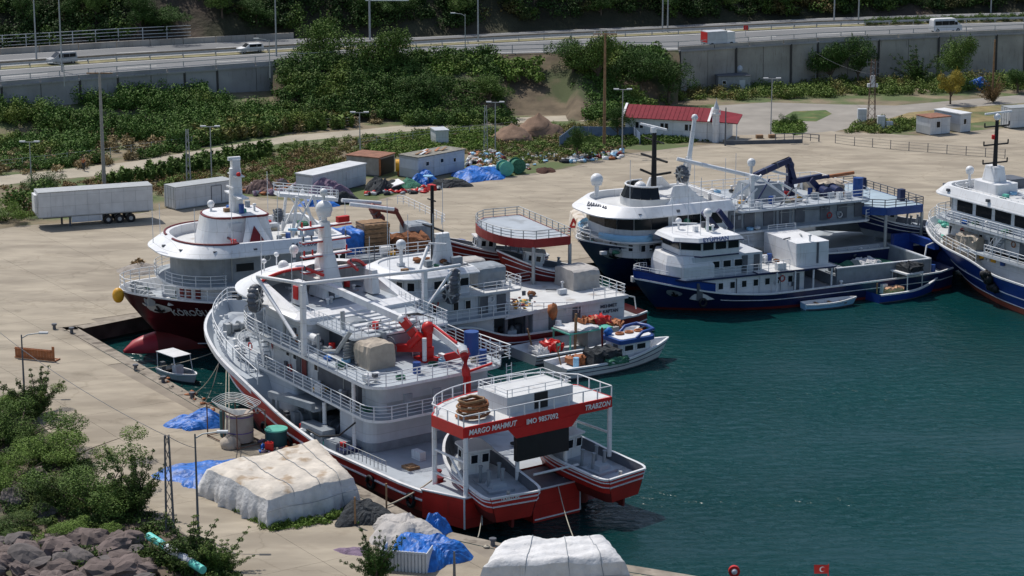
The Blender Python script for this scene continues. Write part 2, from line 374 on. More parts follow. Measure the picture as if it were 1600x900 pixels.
def power_block(par, x, y, z, r=0.9, rz=0.0, m=None):
    """grooved net-hauling wheel on a fork"""
    a = M(); n = 14
    for k in range(n):
        t = 2 * math.pi * k / n; c = (0, r * 0.72 * math.cos(t), r * 0.72 * math.sin(t)); a.sph(c[0], c[1], c[2], r * 0.24, 8, 0, sx=1.5)
    w_ = a.done('net_hauler', m or DARKG, par, (x, y, z), rz)
    b = M(); b.tube([(-.35, 0, 0), (.35, 0, 0)], r * 0.3, 12); 
    for k in range(6):
        t = math.pi * k / 3; b.bar((0.36, 0, 0), (0.36, r * .85 * math.cos(t), r * .85 * math.sin(t)), 0.1); b.bar((-0.36, 0, 0), (-0.36, r * .85 * math.cos(t), r * .85 * math.sin(t)), 0.1)
    b.done('hub', GALV, w_)
    return w_
def boxy(par, name, x0, x1, y0, y1, z0, z1, m, ribs=True, rm=None, warp=None):
    a = M(); a.box(x0, x1, y0, y1, z0, z1, 0)
    return a.done(name, [m], par, warp=warp)
def cover(par, name, x0, x1, y0, y1, z0, z1, m, sag=0.06, seed=1):
    """a box-shaped load under a strapped cloth cover: rounded, wrinkled sheet"""
    r = random.Random(seed); a = M(); nx = 9; rings = []
    prof = [(0, 0), (0.02, .35), (0.0, .7), (0.03, .93), (.12, 1.0), (.35, 1.02), (.65, 1.02), (.88, 1.0), (.97, .93), (1.0, .7), (.98, .35), (1, 0)]
    for i in range(nx + 1):
        t = i / nx; k = 1 if 0 < i < nx else 0.97
        rings.append([(lerp(x0, x1, t) + r.uniform(-sag, sag) * .5, lerp(y0, y1, .5 + (p - .5) * k) + r.uniform(-sag, sag), lerp(z0, z1, q * (k if q > .9 else 1)) + (r.uniform(-sag, sag) if q > .1 else 0)) for p, q in prof])
    a.loft(rings, 0, False, False, flip=True)
    for g, fl in ((rings[0], 0), (rings[-1], 1)): a.add(g, [tuple(range(len(g)))[::(-1 if fl else 1)]], 0)
    return a.done(name, m, par)
def skiff(label, loc, rz, tilt, hullm, below, stripe, group=None, L=9.6, hb=2.25, house=True, cabin=WHITE, name='skiff', cat='skiff', nm=None, grow=1.0):
    """net skiff, origin at the transom's keel, +x to its bow"""
    t = thing(name, label, cat, loc, group=group, rot=(0, -R(tilt), R(rz)))
    h = Hull(0, L, hb, sm([(0, 1.75), (5, 1.85), (L, 2.75)]), sm([(0, 1.15), (L, 1.5)]), L * 0.5, rake=1.6, p=1.8, q=1.25, stern=[(0, .80), (.18, .90), (.5, .97), (1.2, 1)], zboot=0.7, wtaper=0.3, wk=0.72, zbot=0.0, flare=0.8)
    h.build(t, (below, hullm, stripe, DECKG, DARKG), cap=0.18)
    a = M(); a.box(0.3, L * .7, -.12, .12, -.5, .05); a.box(0.1, .5, -.1, .1, -.6, .4); a.done('keel', below, t)
    for f in (0.75, 0.42): h.stripe(t, f, stripe, 0.05, 0, .96)
    a = M()
    for f in (0.75, 0.42):
        zz = lerp(.7, 1.75, f); b = h.pt(0, zz)[1]; a.bar((-.04, -b, zz), (-.04, b, zz), 0.08)
    a.bar((-.03, -hb * .8, 1.77), (-.03, hb * .8, 1.77), 0.16, 0.12); a.done('transom_strake', stripe, t)
    a = M(); a.box(1.7, 4.3, -.95, .95, 1.15, 1.4); a.prism([(2.0, -.6), (3.2, -.6), (3.2, .6), (2.0, .6)], 1.4, 1.7, inset=.2); a.done('engine_hatch', DECKG, t)
    for yy, xx in ((-.7, 3.6), (.7, 3.6), (-.45, 2.6), (.55, 2.7)):
        a = M(); a.tube([(xx, yy, 1.15), (xx, yy, 2.5)], .11, 8); a.cyl(xx, yy, 2.5, 2.58, .16, 8); a.done('towing_post', MIDG, t)
    a = M(); a.cyl(.35, .3, 1.2, 1.95, .13, 8); a.done('bollard', GALV, t)
    if house:
        a = M(); a.prism(rr(5.1, 6.9, -.85, .85, .3, .15), 1.25, 3.0, inset=.06); a.prism(rr(4.95, 7.1, -1.0, 1.0, .3, .15), 3.0, 3.1); c = a.done('wheelhouse', cabin, t)
        for yy in (-.42, .42): window(t, 5.08, yy, 2.45, .5, .6, 180, cabin)
        for xx in (5.6, 6.3): window(t, xx, .84, 2.5, .42, .5, 90, cabin); window(t, xx, -.84, 2.5, .42, .5, -90, cabin)
        for yy in (-.4, .4): window(t, 6.9, yy, 2.5, .5, .5, 0, cabin)
    if nm: text(nm, .3, TEXTW, t, (-.08, .4, 1.62), (R(90), 0, -R(90)), depth=.01)
    return t
def gantry(par, x0, x1, xf, y, z, band, deckm, post, railm, zb, drop=None, postx=None, railn=2, zrear=None):
    """raised stern platform: rear edge at x0, full-width sides to x1, arched front to xf"""
    poly = [(x0, y), (x0, -y), (x1, -y)] + [(lerp(x1, xf, math.sin(R(a))), -y * math.cos(R(a)) * 0.93) for a in range(12, 169, 12)] + [(x1, y)]
    a = M(); a.prism(poly, z - .1, z, 0); pl = a.done('platform_deck', deckm, par)
    a = M(); n = len(poly)
    for i in range(n):
        p, q = poly[i], poly[(i + 1) % n]; a.bar((p[0], p[1], z - .37), (q[0], q[1], z - .37), 0.1, 0.8)
    if drop:
        ya, yb, zz = drop; v = [(x0 - .12, ya + .7, z - .7), (x0 - .12, ya, zz), (x0 - .12, yb, zz), (x0 - .12, yb - .7, z - .7)]; v2 = [(p[0] + .14, p[1], p[2]) for p in v]
        a.add(v + v2, [(0, 3, 2, 1), (4, 5, 6, 7), (0, 1, 5, 4), (1, 2, 6, 5), (2, 3, 7, 6), (3, 0, 4, 7)][0:6], 0)
    a.done('fascia', band, par)
    a = M(); a.rail([(p[0], p[1], z) for p in poly], 0.8, railn, 1.25, 0.035, closed=True); a.done('railing', railm, pl)
    for px_, py_, pz in (postx or [(x0, y - .1, zb), (x0, -y + .1, zb), (x1, y - .1, zb), (x1, -y + .1, zb)]):
        a = M(); a.tube([(px_, py_, pz), (px_, py_, z - .7)], 0.17, 10); a.done('post', post, par)
    return poly
def winch(par, x, y, z, m=MIDG, r=.45, w_=1.4, rz=0, name='winch'):
    a = M(); a.tube([(0, -w_ / 2, r), (0, w_ / 2, r)], r * .55, 10)
    for yy in (-w_ / 2, 0, w_ / 2): a.tube([(0, yy - .05, r), (0, yy + .05, r)], r, 12)
    a.box(-.5, .5, -w_ / 2 - .3, w_ / 2 + .3, 0, .12); a.box(-.3, .3, w_ / 2 + .08, w_ / 2 + .5, 0, r * 1.8); return a.done(name, m, par, (x, y, z), R(rz))
def vent(par, x, y, z, h=1.0, m=WHITE):
    a = M(); a.cyl(x, y, z, z + h, .14, 8); a.sph(x, y, z + h, .26, 8, sz=.6); return a.done('vent', m, par)
def liferaft(par, x, y, z, rz=0):
    a = M(); a.tube([(-.6, 0, .45), (.6, 0, .45)], .3, 10); a.box(-.4, -.3, -.3, .3, 0, .4); a.box(.3, .4, -.3, .3, 0, .4); return a.done('liferaft', WHITE, par, (x, y, z), R(rz))
def crane(par, base, col, a1, a2, a3, m, m2=None, w1=.55, tip=None):
    """knuckle-boom deck crane: pedestal, column, main boom, folding booms"""
    m2 = m2 or m; a = M(); b = Vector(base); c = Vector(col)
    a.box(b.x - .7, b.x + .7, b.y - .7, b.y + .7, b.z, b.z + .35); a.bar(b, c, .5); a.bar(b + Vector((0, 0, .3)), b.lerp(c, .45), .72); a.sph(c.x, c.y, c.z, .5, 10); o = a.done('crane_column', m, par)
    a = M(); a.bar(a1[0], a1[1], w1, w1 * 1.2); mid = Vector(a1[0]).lerp(Vector(a1[1]), .5)
    a.done('main_boom', m, o); q = M(); q.tube([Vector(c) - Vector((0, 0, 1.0)), mid - Vector((0, 0, w1 * .7))], .13, 8); q.done('hydraulic_ram', WHITE, o)
    q = M(); q.tube([Vector(c) + Vector((.3, .3, -.6)), Vector(c) + Vector((.5, .4, .5)), mid + Vector((.1, .1, w1 * .9)), Vector(a1[1]) + Vector((0, 0, w1 * .7))], .05, 5); q.done('hydraulic_hose', BLACK, o)
    q = M(); d_ = Vector(a1[1]) - Vector(a1[0])
    for f_ in (.3, .62): m0 = Vector(a1[0]) + d_ * f_; q.bar(m0, m0 + d_.normalized() * .12, w1 * 1.08, w1 * 1.3)
    q.done('boom_collar', DARKG, o)
    if a2: a = M(); a.bar(a2[0], a2[1], w1 * .8, w1); a.sph(*a2[0], w1 * .7, 8); a.done('folding_boom', m2, o)
    if a3: a = M(); a.bar(a3[0], a3[1], w1 * .55, w1 * .65); a.sph(*a3[0], w1 * .5, 8); a.sph(*a3[1], w1 * .5, 8); a.done('extension_boom', m2, o)
    return o
def band(par, path, z0, z1, off, m, name, per=None, thick=.05, tilt=0.0, gap=.06):
    """panes standing on a wall path (outward = right of travel): one object per segment"""
    for (x0, y0), (x1, y1) in zip(path, path[1:]):
        d = Vector((x1 - x0, y1 - y0, 0)); L = d.length
        if L < .15: continue
        d.normalize(); n = Vector((d.y, -d.x, 0)); k = per or 1; cnt = max(1, round(L / k)) if per else 1
        for i in range(cnt):
            p = Vector((x0, y0, 0)) + d * (L * i / cnt + gap / 2); q = Vector((x0, y0, 0)) + d * (L * (i + 1) / cnt - gap / 2)
            v = [p + n * off, q + n * off, q + n * (off + tilt), p + n * (off + tilt)]; v[0].z = v[1].z = z0; v[2].z = v[3].z = z1
            u = [c - n * thick for c in v]; a = M(); a.add(v + u, [(0, 1, 2, 3), (7, 6, 5, 4), (0, 4, 5, 1), (1, 5, 6, 2), (2, 6, 7, 3), (3, 7, 4, 0)]); a.done(name, m, par)
def mooring(label, p, q, sag, r=.035, m=None, name='mooring_rope'):
    p = Vector(p); q = Vector(q); a = M(); a.tube([p.lerp(q, i / 16) - Vector((0, 0, sag * 4 * (i / 16) * (1 - i / 16))) for i in range(17)], r, 5)
    return tag(a.done(name, m or ROPE), label, 'rope')

def kit(par, areas, seed=1):
    """small deck gear, one part each: lockers, coils, drums, vents, crates"""
    r = random.Random(seed)
    for x0, x1, y0, y1, z, n in areas:
        for _ in range(n):
            x = r.uniform(x0, x1); y = r.uniform(y0, y1); k = r.randint(0, 6); a = M(); zz = z + .01
            if k == 0: a.box(x, x + r.uniform(.4, 1.1), y, y + r.uniform(.3, .6), zz, zz + r.uniform(.3, .7)); nm, m = 'deck_locker', r.choice([WHITE, WALLG, MIDG])
            elif k == 1:
                for q in range(3): a.tube([(x + .32 * math.cos(i * .7), y + .32 * math.sin(i * .7), zz + .06 + q * .08) for i in range(9)], .05, 5, closed=True)
                nm, m = 'rope_coil', r.choice([ROPE, LBLUE, ORANGE, NETG])
            elif k == 2: a.cyl(x, y, zz, zz + r.uniform(.5, .9), .25, 10); nm, m = 'drum', r.choice([BLUEP, MIDG, DARKG, REDB])
            elif k == 3: a.cyl(x, y, zz, zz + .5, .1, 8); a.sph(x, y, zz + .55, .2, 8, sz=.6); nm, m = 'vent', WHITE
            elif k == 4: a.box(x, x + .6, y, y + .4, zz, zz + .3); nm, m = 'crate', r.choice([WHITE2, TARPB, YEL, GREENP, WOOD])
            elif k == 5: a.sph(x, y, zz + .18, r.uniform(.25, .5), 8, sz=.5, jit=.25); nm, m = 'net_bundle', r.choice([NETD, NETB, NETG, CANW])
            else: a.bar((x, y, zz + .1), (x + r.uniform(-1.6, 1.6), y + r.uniform(-.8, .8), zz + .12), .12, .12); nm, m = 'pipe_length', r.choice([GALV, DARKG, MIDG])
            a.done(nm, m, par)
def wallkit(par, x0, x1, y, z0, z1, n, seed=1):
    r = random.Random(seed)
    for _ in range(n):
        x = r.uniform(x0, x1); z = r.uniform(z0, z1 - .3); k = r.randint(0, 3); a = M()
        if k == 0: a.box(x, x + .3, y, y + .16, z, z + .4); nm, m = 'junction_box', r.choice([MIDG, WALLG, DARKG])
        elif k == 1: a.tube([(x, y + .07, z0), (x, y + .07, z1)], .045, 6); nm, m = 'wall_pipe', r.choice([GALV, WHITE2, DARKG])
        elif k == 2: a.tube([(x, y + .08, z1 - .25), (x + r.uniform(1, 2.5), y + .08, z1 - .25)], .04, 6); nm, m = 'wall_pipe', GALV
        else: a.tube([(x + .28 * math.cos(i * .7), y + .06, z + .3 + .28 * math.sin(i * .7)) for i in range(9)], .06, 5, closed=True); nm, m = 'life_ring', r.choice([ORANGE, REDB, WHITE])
        a.done(nm, m, par)
def lights(par, pts, m=None):
    for x, y, z in pts: a = M(); a.box(x - .16, x + .16, y - .16, y + .16, z, z + .26); a.bar((x, y, z + .1), (x - .3, y, z + .1), .06); a.done('floodlight', m or DARKG, par)
# ---------------------------------------------------------------- ground, water, quay
def hp(x, yb, yt, z0=QZ):
    """height of an upright thing from its foot and top rows in the photo"""
    b = P(x, yb, z0); z = z0
    for _ in range(12):
        Z = z - HC; zc = b.y * _c - Z * _s; u = b.y * _s + Z * _c; v = 450 - F * u / zc; z += (v - yt) * zc / F
    return z - z0
def flat(name, pts, z, m, kind='structure'):
    a = M(); a.add([(p[0], p[1], z) for p in pts], [tuple(range(len(pts)))]); o = a.done(name, m); o['kind'] = kind; return o
def pxpoly(pts, z): return [tuple(P(x, y, z)[:2]) for x, y in pts]
def inpoly(x, y, poly):
    c = False; n = len(poly)
    for i in range(n):
        (x1, y1), (x2, y2) = poly[i], poly[i - 1]
        if (y1 > y) != (y2 > y) and x < (x2 - x1) * (y - y1) / (y2 - y1) + x1: c = not c
    return c
wm = bpy.data.materials.new('sea water'); wm.use_nodes = True; t_ = wm.node_tree; N = t_.nodes; L_ = t_.links; b_ = N['Principled BSDF']
b_.inputs['Specular IOR Level'].default_value = .22; b_.inputs['Roughness'].default_value = .2; b_.inputs['IOR'].default_value = 1.33
tc = N.new('ShaderNodeTexCoord'); mp = N.new('ShaderNodeMapping'); mp.inputs['Scale'].default_value = (.62, 1.25, 1); mp.inputs['Rotation'].default_value = (0, 0, R(-14)); L_.new(tc.outputs['Object'], mp.inputs[0])
n1 = N.new('ShaderNodeTexNoise'); n1.inputs['Scale'].default_value = 1.15; n1.inputs['Detail'].default_value = 3; n1.inputs['Roughness'].default_value = .55; n1.inputs['Distortion'].default_value = .6; L_.new(mp.outputs[0], n1.inputs['Vector'])
bp = N.new('ShaderNodeBump'); bp.inputs['Strength'].default_value = 1.0; bp.inputs['Distance'].default_value = .8; n4 = N.new('ShaderNodeTexNoise'); n4.inputs['Scale'].default_value = .07; n4.inputs['Detail'].default_value = 3; L_.new(mp.outputs[0], n4.inputs['Vector']); mr = N.new('ShaderNodeMapRange'); mr.inputs[1].default_value = .35; mr.inputs[2].default_value = .65; mr.inputs[3].default_value = .15; mr.inputs[4].default_value = .6; L_.new(n4.outputs[0], mr.inputs[0]); L_.new(mr.outputs[0], bp.inputs['Strength']); L_.new(n1.outputs[0], bp.inputs['Height']); L_.new(bp.outputs[0], b_.inputs['Normal'])
n2 = N.new('ShaderNodeTexNoise'); n2.inputs['Scale'].default_value = .035; n2.inputs['Detail'].default_value = 4; L_.new(mp.outputs[0], n2.inputs['Vector'])
r_ = N.new('ShaderNodeValToRGB'); r_.color_ramp.elements[0].position = .35; r_.color_ramp.elements[1].position = .7; r_.color_ramp.elements[0].color = (.002, .029, .030, 1); r_.color_ramp.elements[1].color = (.0042, .049, .049, 1); L_.new(n2.outputs[0], r_.inputs[0]); L_.new(r_.outputs[0], b_.inputs['Base Color'])
flat('water', [(-900, -200), (1500, -200), (1500, 300), (-900, 300)], 0, wm)
EDGE = [(22, 123), (14, 127), (7.3, 130.2), (-.4, 133.9), (-5.6, 137.3), (-23.5, 165.0), (-39.6, 191.0), (-38.4, 191.4), (-32.2, 197.4), (44.5, 237.0), (90, 260.7), (300, 370)]
DIRT = mat('dry earth', (.19, .155, .10), .95, .3, .35, bump=.6, bscale=3, col2=(.085, .115, .04), c2s=.16, c2k=.44)
CONCQ = mat('quay concrete', (.325, .281, .215), .9, .20, .35, bump=.25, bscale=2, col2=(.255, .218, .166), c2s=.16, c2k=.52, streak=None)
JOINT = mat('concrete joint', (.25, .215, .17), .95, .2, .5)
OLDC = mat('old wall concrete', (.33, .32, .32), .9, .2, .25, streak=(.12, .11, .10), sk=.9, bump=.3, bscale=2)
OLDC2 = mat('brown wall concrete', (.38, .35, .31), .9, .25, .25, streak=(.11, .09, .07), sk=.95, bump=.3, bscale=2)
_t = CONCQ.node_tree; _mp = _t.nodes.new('ShaderNodeMapping'); _mp.inputs['Scale'].default_value = (.7, 1.7, 1); _mp.inputs['Rotation'].default_value = (0, 0, R(-8)); _tc = [n for n in _t.nodes if n.type == 'TEX_COORD'][0]
for _l in [l for l in _t.links if l.from_node == _tc]: _to = _l.to_socket; _t.links.new(_mp.outputs[0], _to)
_t.links.new(_tc.outputs['Object'], _mp.inputs[0])
_b = [n for n in _t.nodes if n.type == 'BSDF_PRINCIPLED'][0]; _cur = _b.inputs['Base Color'].links[0].from_socket
_nz = _t.nodes.new('ShaderNodeTexNoise'); _nz.inputs['Scale'].default_value = .5; _nz.inputs['Detail'].default_value = 4; _t.links.new(_tc.outputs['Object'], _nz.inputs['Vector'])
_ad = _t.nodes.new('ShaderNodeVectorMath'); _ad.operation = 'MULTIPLY_ADD'; _ad.inputs[1].default_value = (3, 3, 3); _t.links.new(_nz.outputs[1], _ad.inputs[0]); _t.links.new(_tc.outputs['Object'], _ad.inputs[2])
_vo = _t.nodes.new('ShaderNodeTexVoronoi'); _vo.feature = 'DISTANCE_TO_EDGE'; _vo.inputs['Scale'].default_value = .09; _t.links.new(_ad.outputs[0], _vo.inputs['Vector'])
_rc = _t.nodes.new('ShaderNodeValToRGB'); _rc.color_ramp.elements[0].position = .0; _rc.color_ramp.elements[0].color = (.84, .83, .81, 1); _rc.color_ramp.elements[1].position = .012; _rc.color_ramp.elements[1].color = (1, 1, 1, 1); _t.links.new(_vo.outputs[0], _rc.inputs[0])
_ns = _t.nodes.new('ShaderNodeTexNoise'); _ns.inputs['Scale'].default_value = .22; _ns.inputs['Detail'].default_value = 8; _ns.inputs['Roughness'].default_value = .7; _t.links.new(_tc.outputs['Object'], _ns.inputs['Vector'])
_rs = _t.nodes.new('ShaderNodeValToRGB'); _rs.color_ramp.elements[0].position = .58; _rs.color_ramp.elements[0].color = (1, 1, 1, 1); _rs.color_ramp.elements[1].position = .74; _rs.color_ramp.elements[1].color = (.78, .76, .73, 1); _t.links.new(_ns.outputs[0], _rs.inputs[0])
for _f in (_rc, _rs):
    _m = _t.nodes.new('ShaderNodeMixRGB'); _m.blend_type = 'MULTIPLY'; _m.inputs[0].default_value = 1; _t.links.new(_cur, _m.inputs[1]); _t.links.new(_f.outputs[0], _m.inputs[2]); _cur = _m.outputs[0]
_t.links.new(_cur, _b.inputs['Base Color'])
ASPH = mat('worn asphalt', (.16, .165, .17), .9, .12, .15)
PATH = mat('dirt track', (.36, .32, .25), .95, .15, .3, bump=.3, bscale=2)
GRAVEL = mat('gravel road', (.27, .25, .22), .95, .15, .3, bump=.3, bscale=2)
a = M(); land = EDGE + [(1500, 500), (1500, 1500), (-1500, 1500), (-1500, -100), (60, -100), (60, 100)]
a.add([(p[0], p[1], QZ) for p in land], [tuple(range(len(land)))]); struct(a.done('ground', DIRT))
a = M(); a.loft([[(p[0], p[1], -4), (p[0], p[1], QZ)] for p in EDGE], 0, False, False); struct(a.done('quay_wall', mat('wet quay wall', (.10, .095, .085), .8, .4, .8)))
BACK = pxpoly([(1640, 200), (1600, 197), (1440, 212), (1300, 205), (1250, 208), (1110, 225), (980, 240), (880, 264), (790, 277), (640, 298), (560, 322), (480, 316), (370, 305), (250, 328), (150, 345), (40, 352), (-30, 362)], QZ)
pier_l = [(-64, 235), (-64, 205)] + pxpoly([(-20, 700), (120, 790), (230, 850), (330, 930)], QZ) + [(-8, 112)]
cpoly = [(22, 112)] + EDGE[:11] + BACK + pier_l
flat('quay_apron', cpoly, QZ + .004, JOINT)
u_ = (math.cos(R(-56.5)), math.sin(R(-56.5))); v_ = (-u_[1], u_[0]); slab = {}; ap = bpy.data.objects['quay_apron']
cells = []; SZ = 7.6
def clip(poly, a, b, c):  # keep a*x+b*y<=c
    o = []
    for i in range(len(poly)):
        p, q = poly[i - 1], poly[i]; dp = a * p[0] + b * p[1] - c; dq = a * q[0] + b * q[1] - c
        if (dp <= 0) != (dq <= 0): t = dp / (dp - dq); o.append((p[0] + (q[0] - p[0]) * t, p[1] + (q[1] - p[1]) * t))
        if dq <= 0: o.append(q)
    return o
def slabpoly(pl, nm, m, z=QZ + .03):
    a = M(); a.prism(pl, z - .024, z); return a.done(nm, m, ap)
CM = [CONCQ] * 3
cnt = 0; rest = M(); cand = []
for i in range(-45, 45):
    for j in range(-45, 45):
        cx, cy = i * SZ, 190 + j * SZ; x = cx * u_[0] + (cy - 190) * v_[0]; y = 190 + cx * u_[1] + (cy - 190) * v_[1]
        g = SZ / 2 - .012; q = [(x + u_[0] * a_ * g + v_[0] * b_ * g, y + u_[1] * a_ * g + v_[1] * b_ * g) for a_, b_ in ((-1, -1), (1, -1), (1, 1), (-1, 1))]
        ins = [inpoly(p[0], p[1], cpoly) for p in q]
        if all(ins): cand.append((y, q, x))
        elif any(ins) or inpoly(x, y, cpoly):
            # sub-cells fill the ragged border
            for s_ in range(6):
                for r2 in range(6):
                    gx = g / 6; ox = (s_ - 2.5) * 2 * gx; oy = (r2 - 2.5) * 2 * gx; xx = x + u_[0] * ox + v_[0] * oy; yy = y + u_[1] * ox + v_[1] * oy
                    qq = [(xx + u_[0] * a_ * gx + v_[0] * b_ * gx, yy + u_[1] * a_ * gx + v_[1] * b_ * gx) for a_, b_ in ((-1, -1), (1, -1), (1, 1), (-1, 1))]
                    if all(inpoly(p[0], p[1], cpoly) for p in qq): rest.prism(qq, QZ + .006, QZ + .03)
cand.sort(key=lambda c: c[0])
for k, (y, q, x) in enumerate(cand):
    if k < 290: slabpoly(q, 'slab', CM[rnd.randint(0, 2)])
    else: rest.prism(q, QZ + .006, QZ + .03)
o = rest.done('border_slabs', CONCQ, ap); o['kind'] = 'stuff'
# edge kerb of the quay
a = M()
for p, q in zip(EDGE[1:10], EDGE[2:11]):
    d = Vector((q[0] - p[0], q[1] - p[1], 0)).normalized(); n = Vector((d.y, -d.x, 0)) * -1
    a.add([(p[0], p[1], QZ + .05), (q[0], q[1], QZ + .05), (q[0] - n.x * .0 + (-d.y) * -1.1, q[1] + d.x * -1.1, QZ + .05), (p[0] + (-d.y) * -1.1, p[1] + d.x * -1.1, QZ + .05)], [(0, 1, 2, 3)])
struct(a.done('quay_edge', mat('stained quay edge', (.27, .235, .19), .95, .3, 1.2, col2=(.12, .10, .08), c2s=.8, c2k=.55)))
# ---------------------------------------------------------------- the raised highway
ZR = 8.2
near = [(-60, 138), (0, 133), (182, 118), (337, 107), (459, 98), (650, 88), (850, 82.5), (1060, 78.5), (1276, 64.5), (1465, 56), (1600, 50.6), (1700, 46)]
def off(line, d): return [(x, y - d(x)) for x, y in line]
nl = [P(x, y, ZR) for x, y in near]
wA = interp([(-60, 25), (445, 18), (650, 14.5), (1060, 25), (1600, 16.5), (1700, 15)]); mA = interp([(-60, 4), (445, 3.5), (1060, 3), (1700, 3)]); wB = interp([(-60, 20), (445, 17), (650, 12), (1060, 11), (1600, 12), (1700, 12)])
c1 = [P(x, y - wA(x), ZR) for x, y in near]; c2 = [P(x, y - wA(x) - mA(x), ZR) for x, y in near]; c3 = [P(x, y - wA(x) - mA(x) - wB(x), ZR) for x, y in near]
def strip(name, A, B, m, dz=0, kind='structure'):
    a = M(); a.loft([[(p.x, p.y, p.z + dz), (q.x, q.y, q.z + dz)] for p, q in zip(A, B)], 0, False, False, flip=True); o = a.done(name, m); o['kind'] = kind; return o
strip('highway', nl, c1, ASPH); strip('highway', c2, c3, ASPH)
strip('central_reserve', c1, c2, mat('dry verge grass', (.22, .20, .11), .95, .3, .6), .05)
mixl = lambda A, B, t: [p.lerp(q, t) for p, q in zip(A, B)]
LINE = mat('road line paint', (.6, .6, .57), .7, .1)
for A, B, t in ((nl, c1, .10), (nl, c1, .93), (c2, c3, .07), (c2, c3, .93)): strip('edge_line', mixl(A, B, t), mixl(A, B, t + .02), LINE, .006)
for A, B in ((nl, c1), (c2, c3)):
    a = M(); P0 = mixl(A, B, .5)
    for p, q in zip(P0, P0[1:]):
        n = max(1, int((q - p).length / 12))
        for k in range(n):
            s0 = p.lerp(q, k / n); s1 = p.lerp(q, (k + .4) / n); a.add([(s0.x, s0.y - .15, ZR + .008), (s1.x, s1.y - .15, ZR + .008), (s1.x, s1.y + .15, ZR + .008), (s0.x, s0.y + .15, ZR + .008)], [(0, 1, 2, 3)])
    o = a.done('lane_dashes', LINE); struct(o)
def parapet(name, label, line, h, m, t=.35, cat='barrier', seg=6.0, offy=0):
    r = thing(name, label, cat, tuple(line[0])); o0 = line[0]
    for p, q in zip(line, line[1:]):
        n = max(1, round((q - p).length / seg))
        for k in range(n):
            a = M(); s0 = p.lerp(q, (k + .01) / n) - o0; s1 = p.lerp(q, (k + .99) / n) - o0; z = Vector((0, offy, h / 2)); a.bar(s0 + z, s1 + z, t, h); a.done('barrier_block', m, r)
    return r
def guard(name, label, line, h=.8, sp=4.0, m=GALV, bars=1, cat='guard rail', bw=.3):
    r = thing(name, label, cat, tuple(line[0])); o0 = line[0]; L = [p - o0 for p in line]; a = M()
    for p, q in zip(L, L[1:]):
        for b in range(bars): z = Vector((0, 0, h * (b + 1) / bars - bw / 2)); a.bar(p + z, q + z, .06, bw)
    a.done('rail', m, r); a = M(); a.bar((0, 0, 0), (0, 0, h), .12); me = None
    acc = 0
    for p, q in zip(L, L[1:]):
        n = max(1, int((q - p).length / sp))
        for k in range(n):
            if me is None: me = a.mesh('post', m)
            link('post', me, r, p.lerp(q, k / n))
    return r
parapet('parapet_wall', 'low concrete parapet along the near edge of the highway, left of the trees', nl[0:5], .5, OLDC)
parapet('parapet_wall', 'low concrete parapet above the brown retaining wall on the right', nl[7:], .55, OLDC2)
guard('guard_rail', 'grey crash barrier on the near edge of the highway', [p + Vector((0, .5, .0)) for p in nl], 1.25, 4, GALV, 2, bw=.1)
guard('guard_rail', 'crash barrier along the near side of the central reserve', [p + Vector((0, .3, 0)) for p in c1], .8)
guard('guard_rail', 'crash barrier along the far side of the central reserve', [p - Vector((0, .3, 0)) for p in c2], .8, m=mat('rusty barrier', (.25, .21, .17), .7, .2))
fl_ = [P(x, y - wA(x) - mA(x) - wB(x), ZR) for x, y in near if x < 500]
parapet('parapet_wall', 'brown concrete parapet on the far edge of the highway at left', fl_[:5], .9, OLDC2)
fr = [p + Vector((0, 2, .6)) for p in [P(x, y - wA(x) - mA(x) - wB(x), ZR) for x, y in ((-60, 138), (0, 133), (182, 118), (296, 110))]]
guard('tube_railing', 'tall pale tube railing beyond the highway at upper left', fr, 2.0, 3.5, WHITE2, 4, 'railing', .08)
def retwall(label, line, m, pil, base_z=QZ - .3, seg=5.2):
    r = thing('retaining_wall', label, 'wall', (line[0].x, line[0].y, 0)); o0 = Vector((line[0].x, line[0].y, 0)); L = [p - o0 for p in line]
    for p, q in zip(L, L[1:]):
        n = max(1, round((q - p).length / seg)); d = (q - p).normalized(); nn = Vector((d.y, -d.x, 0))
        for k in range(n):
            s0 = p.lerp(q, k / n) + d * .04; s1 = p.lerp(q, (k + 1) / n) - d * .04; a = M()
            f = lambda s, z, o: (s.x + nn.x * o, s.y + nn.y * o, z)
            j = rnd.uniform(0, .05); v = [f(s0, base_z, .5 + j), f(s1, base_z, .5 + j), f(s1, ZR - .05, .3 + j), f(s0, ZR - .05, .3 + j), f(s0, base_z, -.3), f(s1, base_z, -.3), f(s1, ZR - .05, -.3), f(s0, ZR - .05, -.3)]
            a.add(v, [(0, 1, 2, 3), (4, 7, 6, 5), (0, 4, 5, 1), (1, 5, 6, 2), (2, 6, 7, 3), (3, 7, 4, 0)]); a.done('wall_panel', m, r)
            for zz in (3.5, 5.6):
                pass
            if k % 2 == 0: a = M(); a.bar((s0.x + nn.x * .55, s0.y + nn.y * .55, base_z), (s0.x + nn.x * .38, s0.y + nn.y * .38, ZR - .1), .32 if pil else .12, .3); a.done('pilaster', mat('dark wall joint', (.07, .065, .06), .9), r)
    a = M(); a.loft([[(p.x + .0, p.y - .55, ZR - .25), (p.x, p.y - .55, ZR), (p.x, p.y + .3, ZR)] for p in L], 0, False, False); a.done('coping', OLDC, r)
    return r
retwall('long stained grey retaining wall under the highway at left', nl[0:5], OLDC, False)
retwall('tall brown stained retaining wall under the highway at right', nl[7:], OLDC2, True)
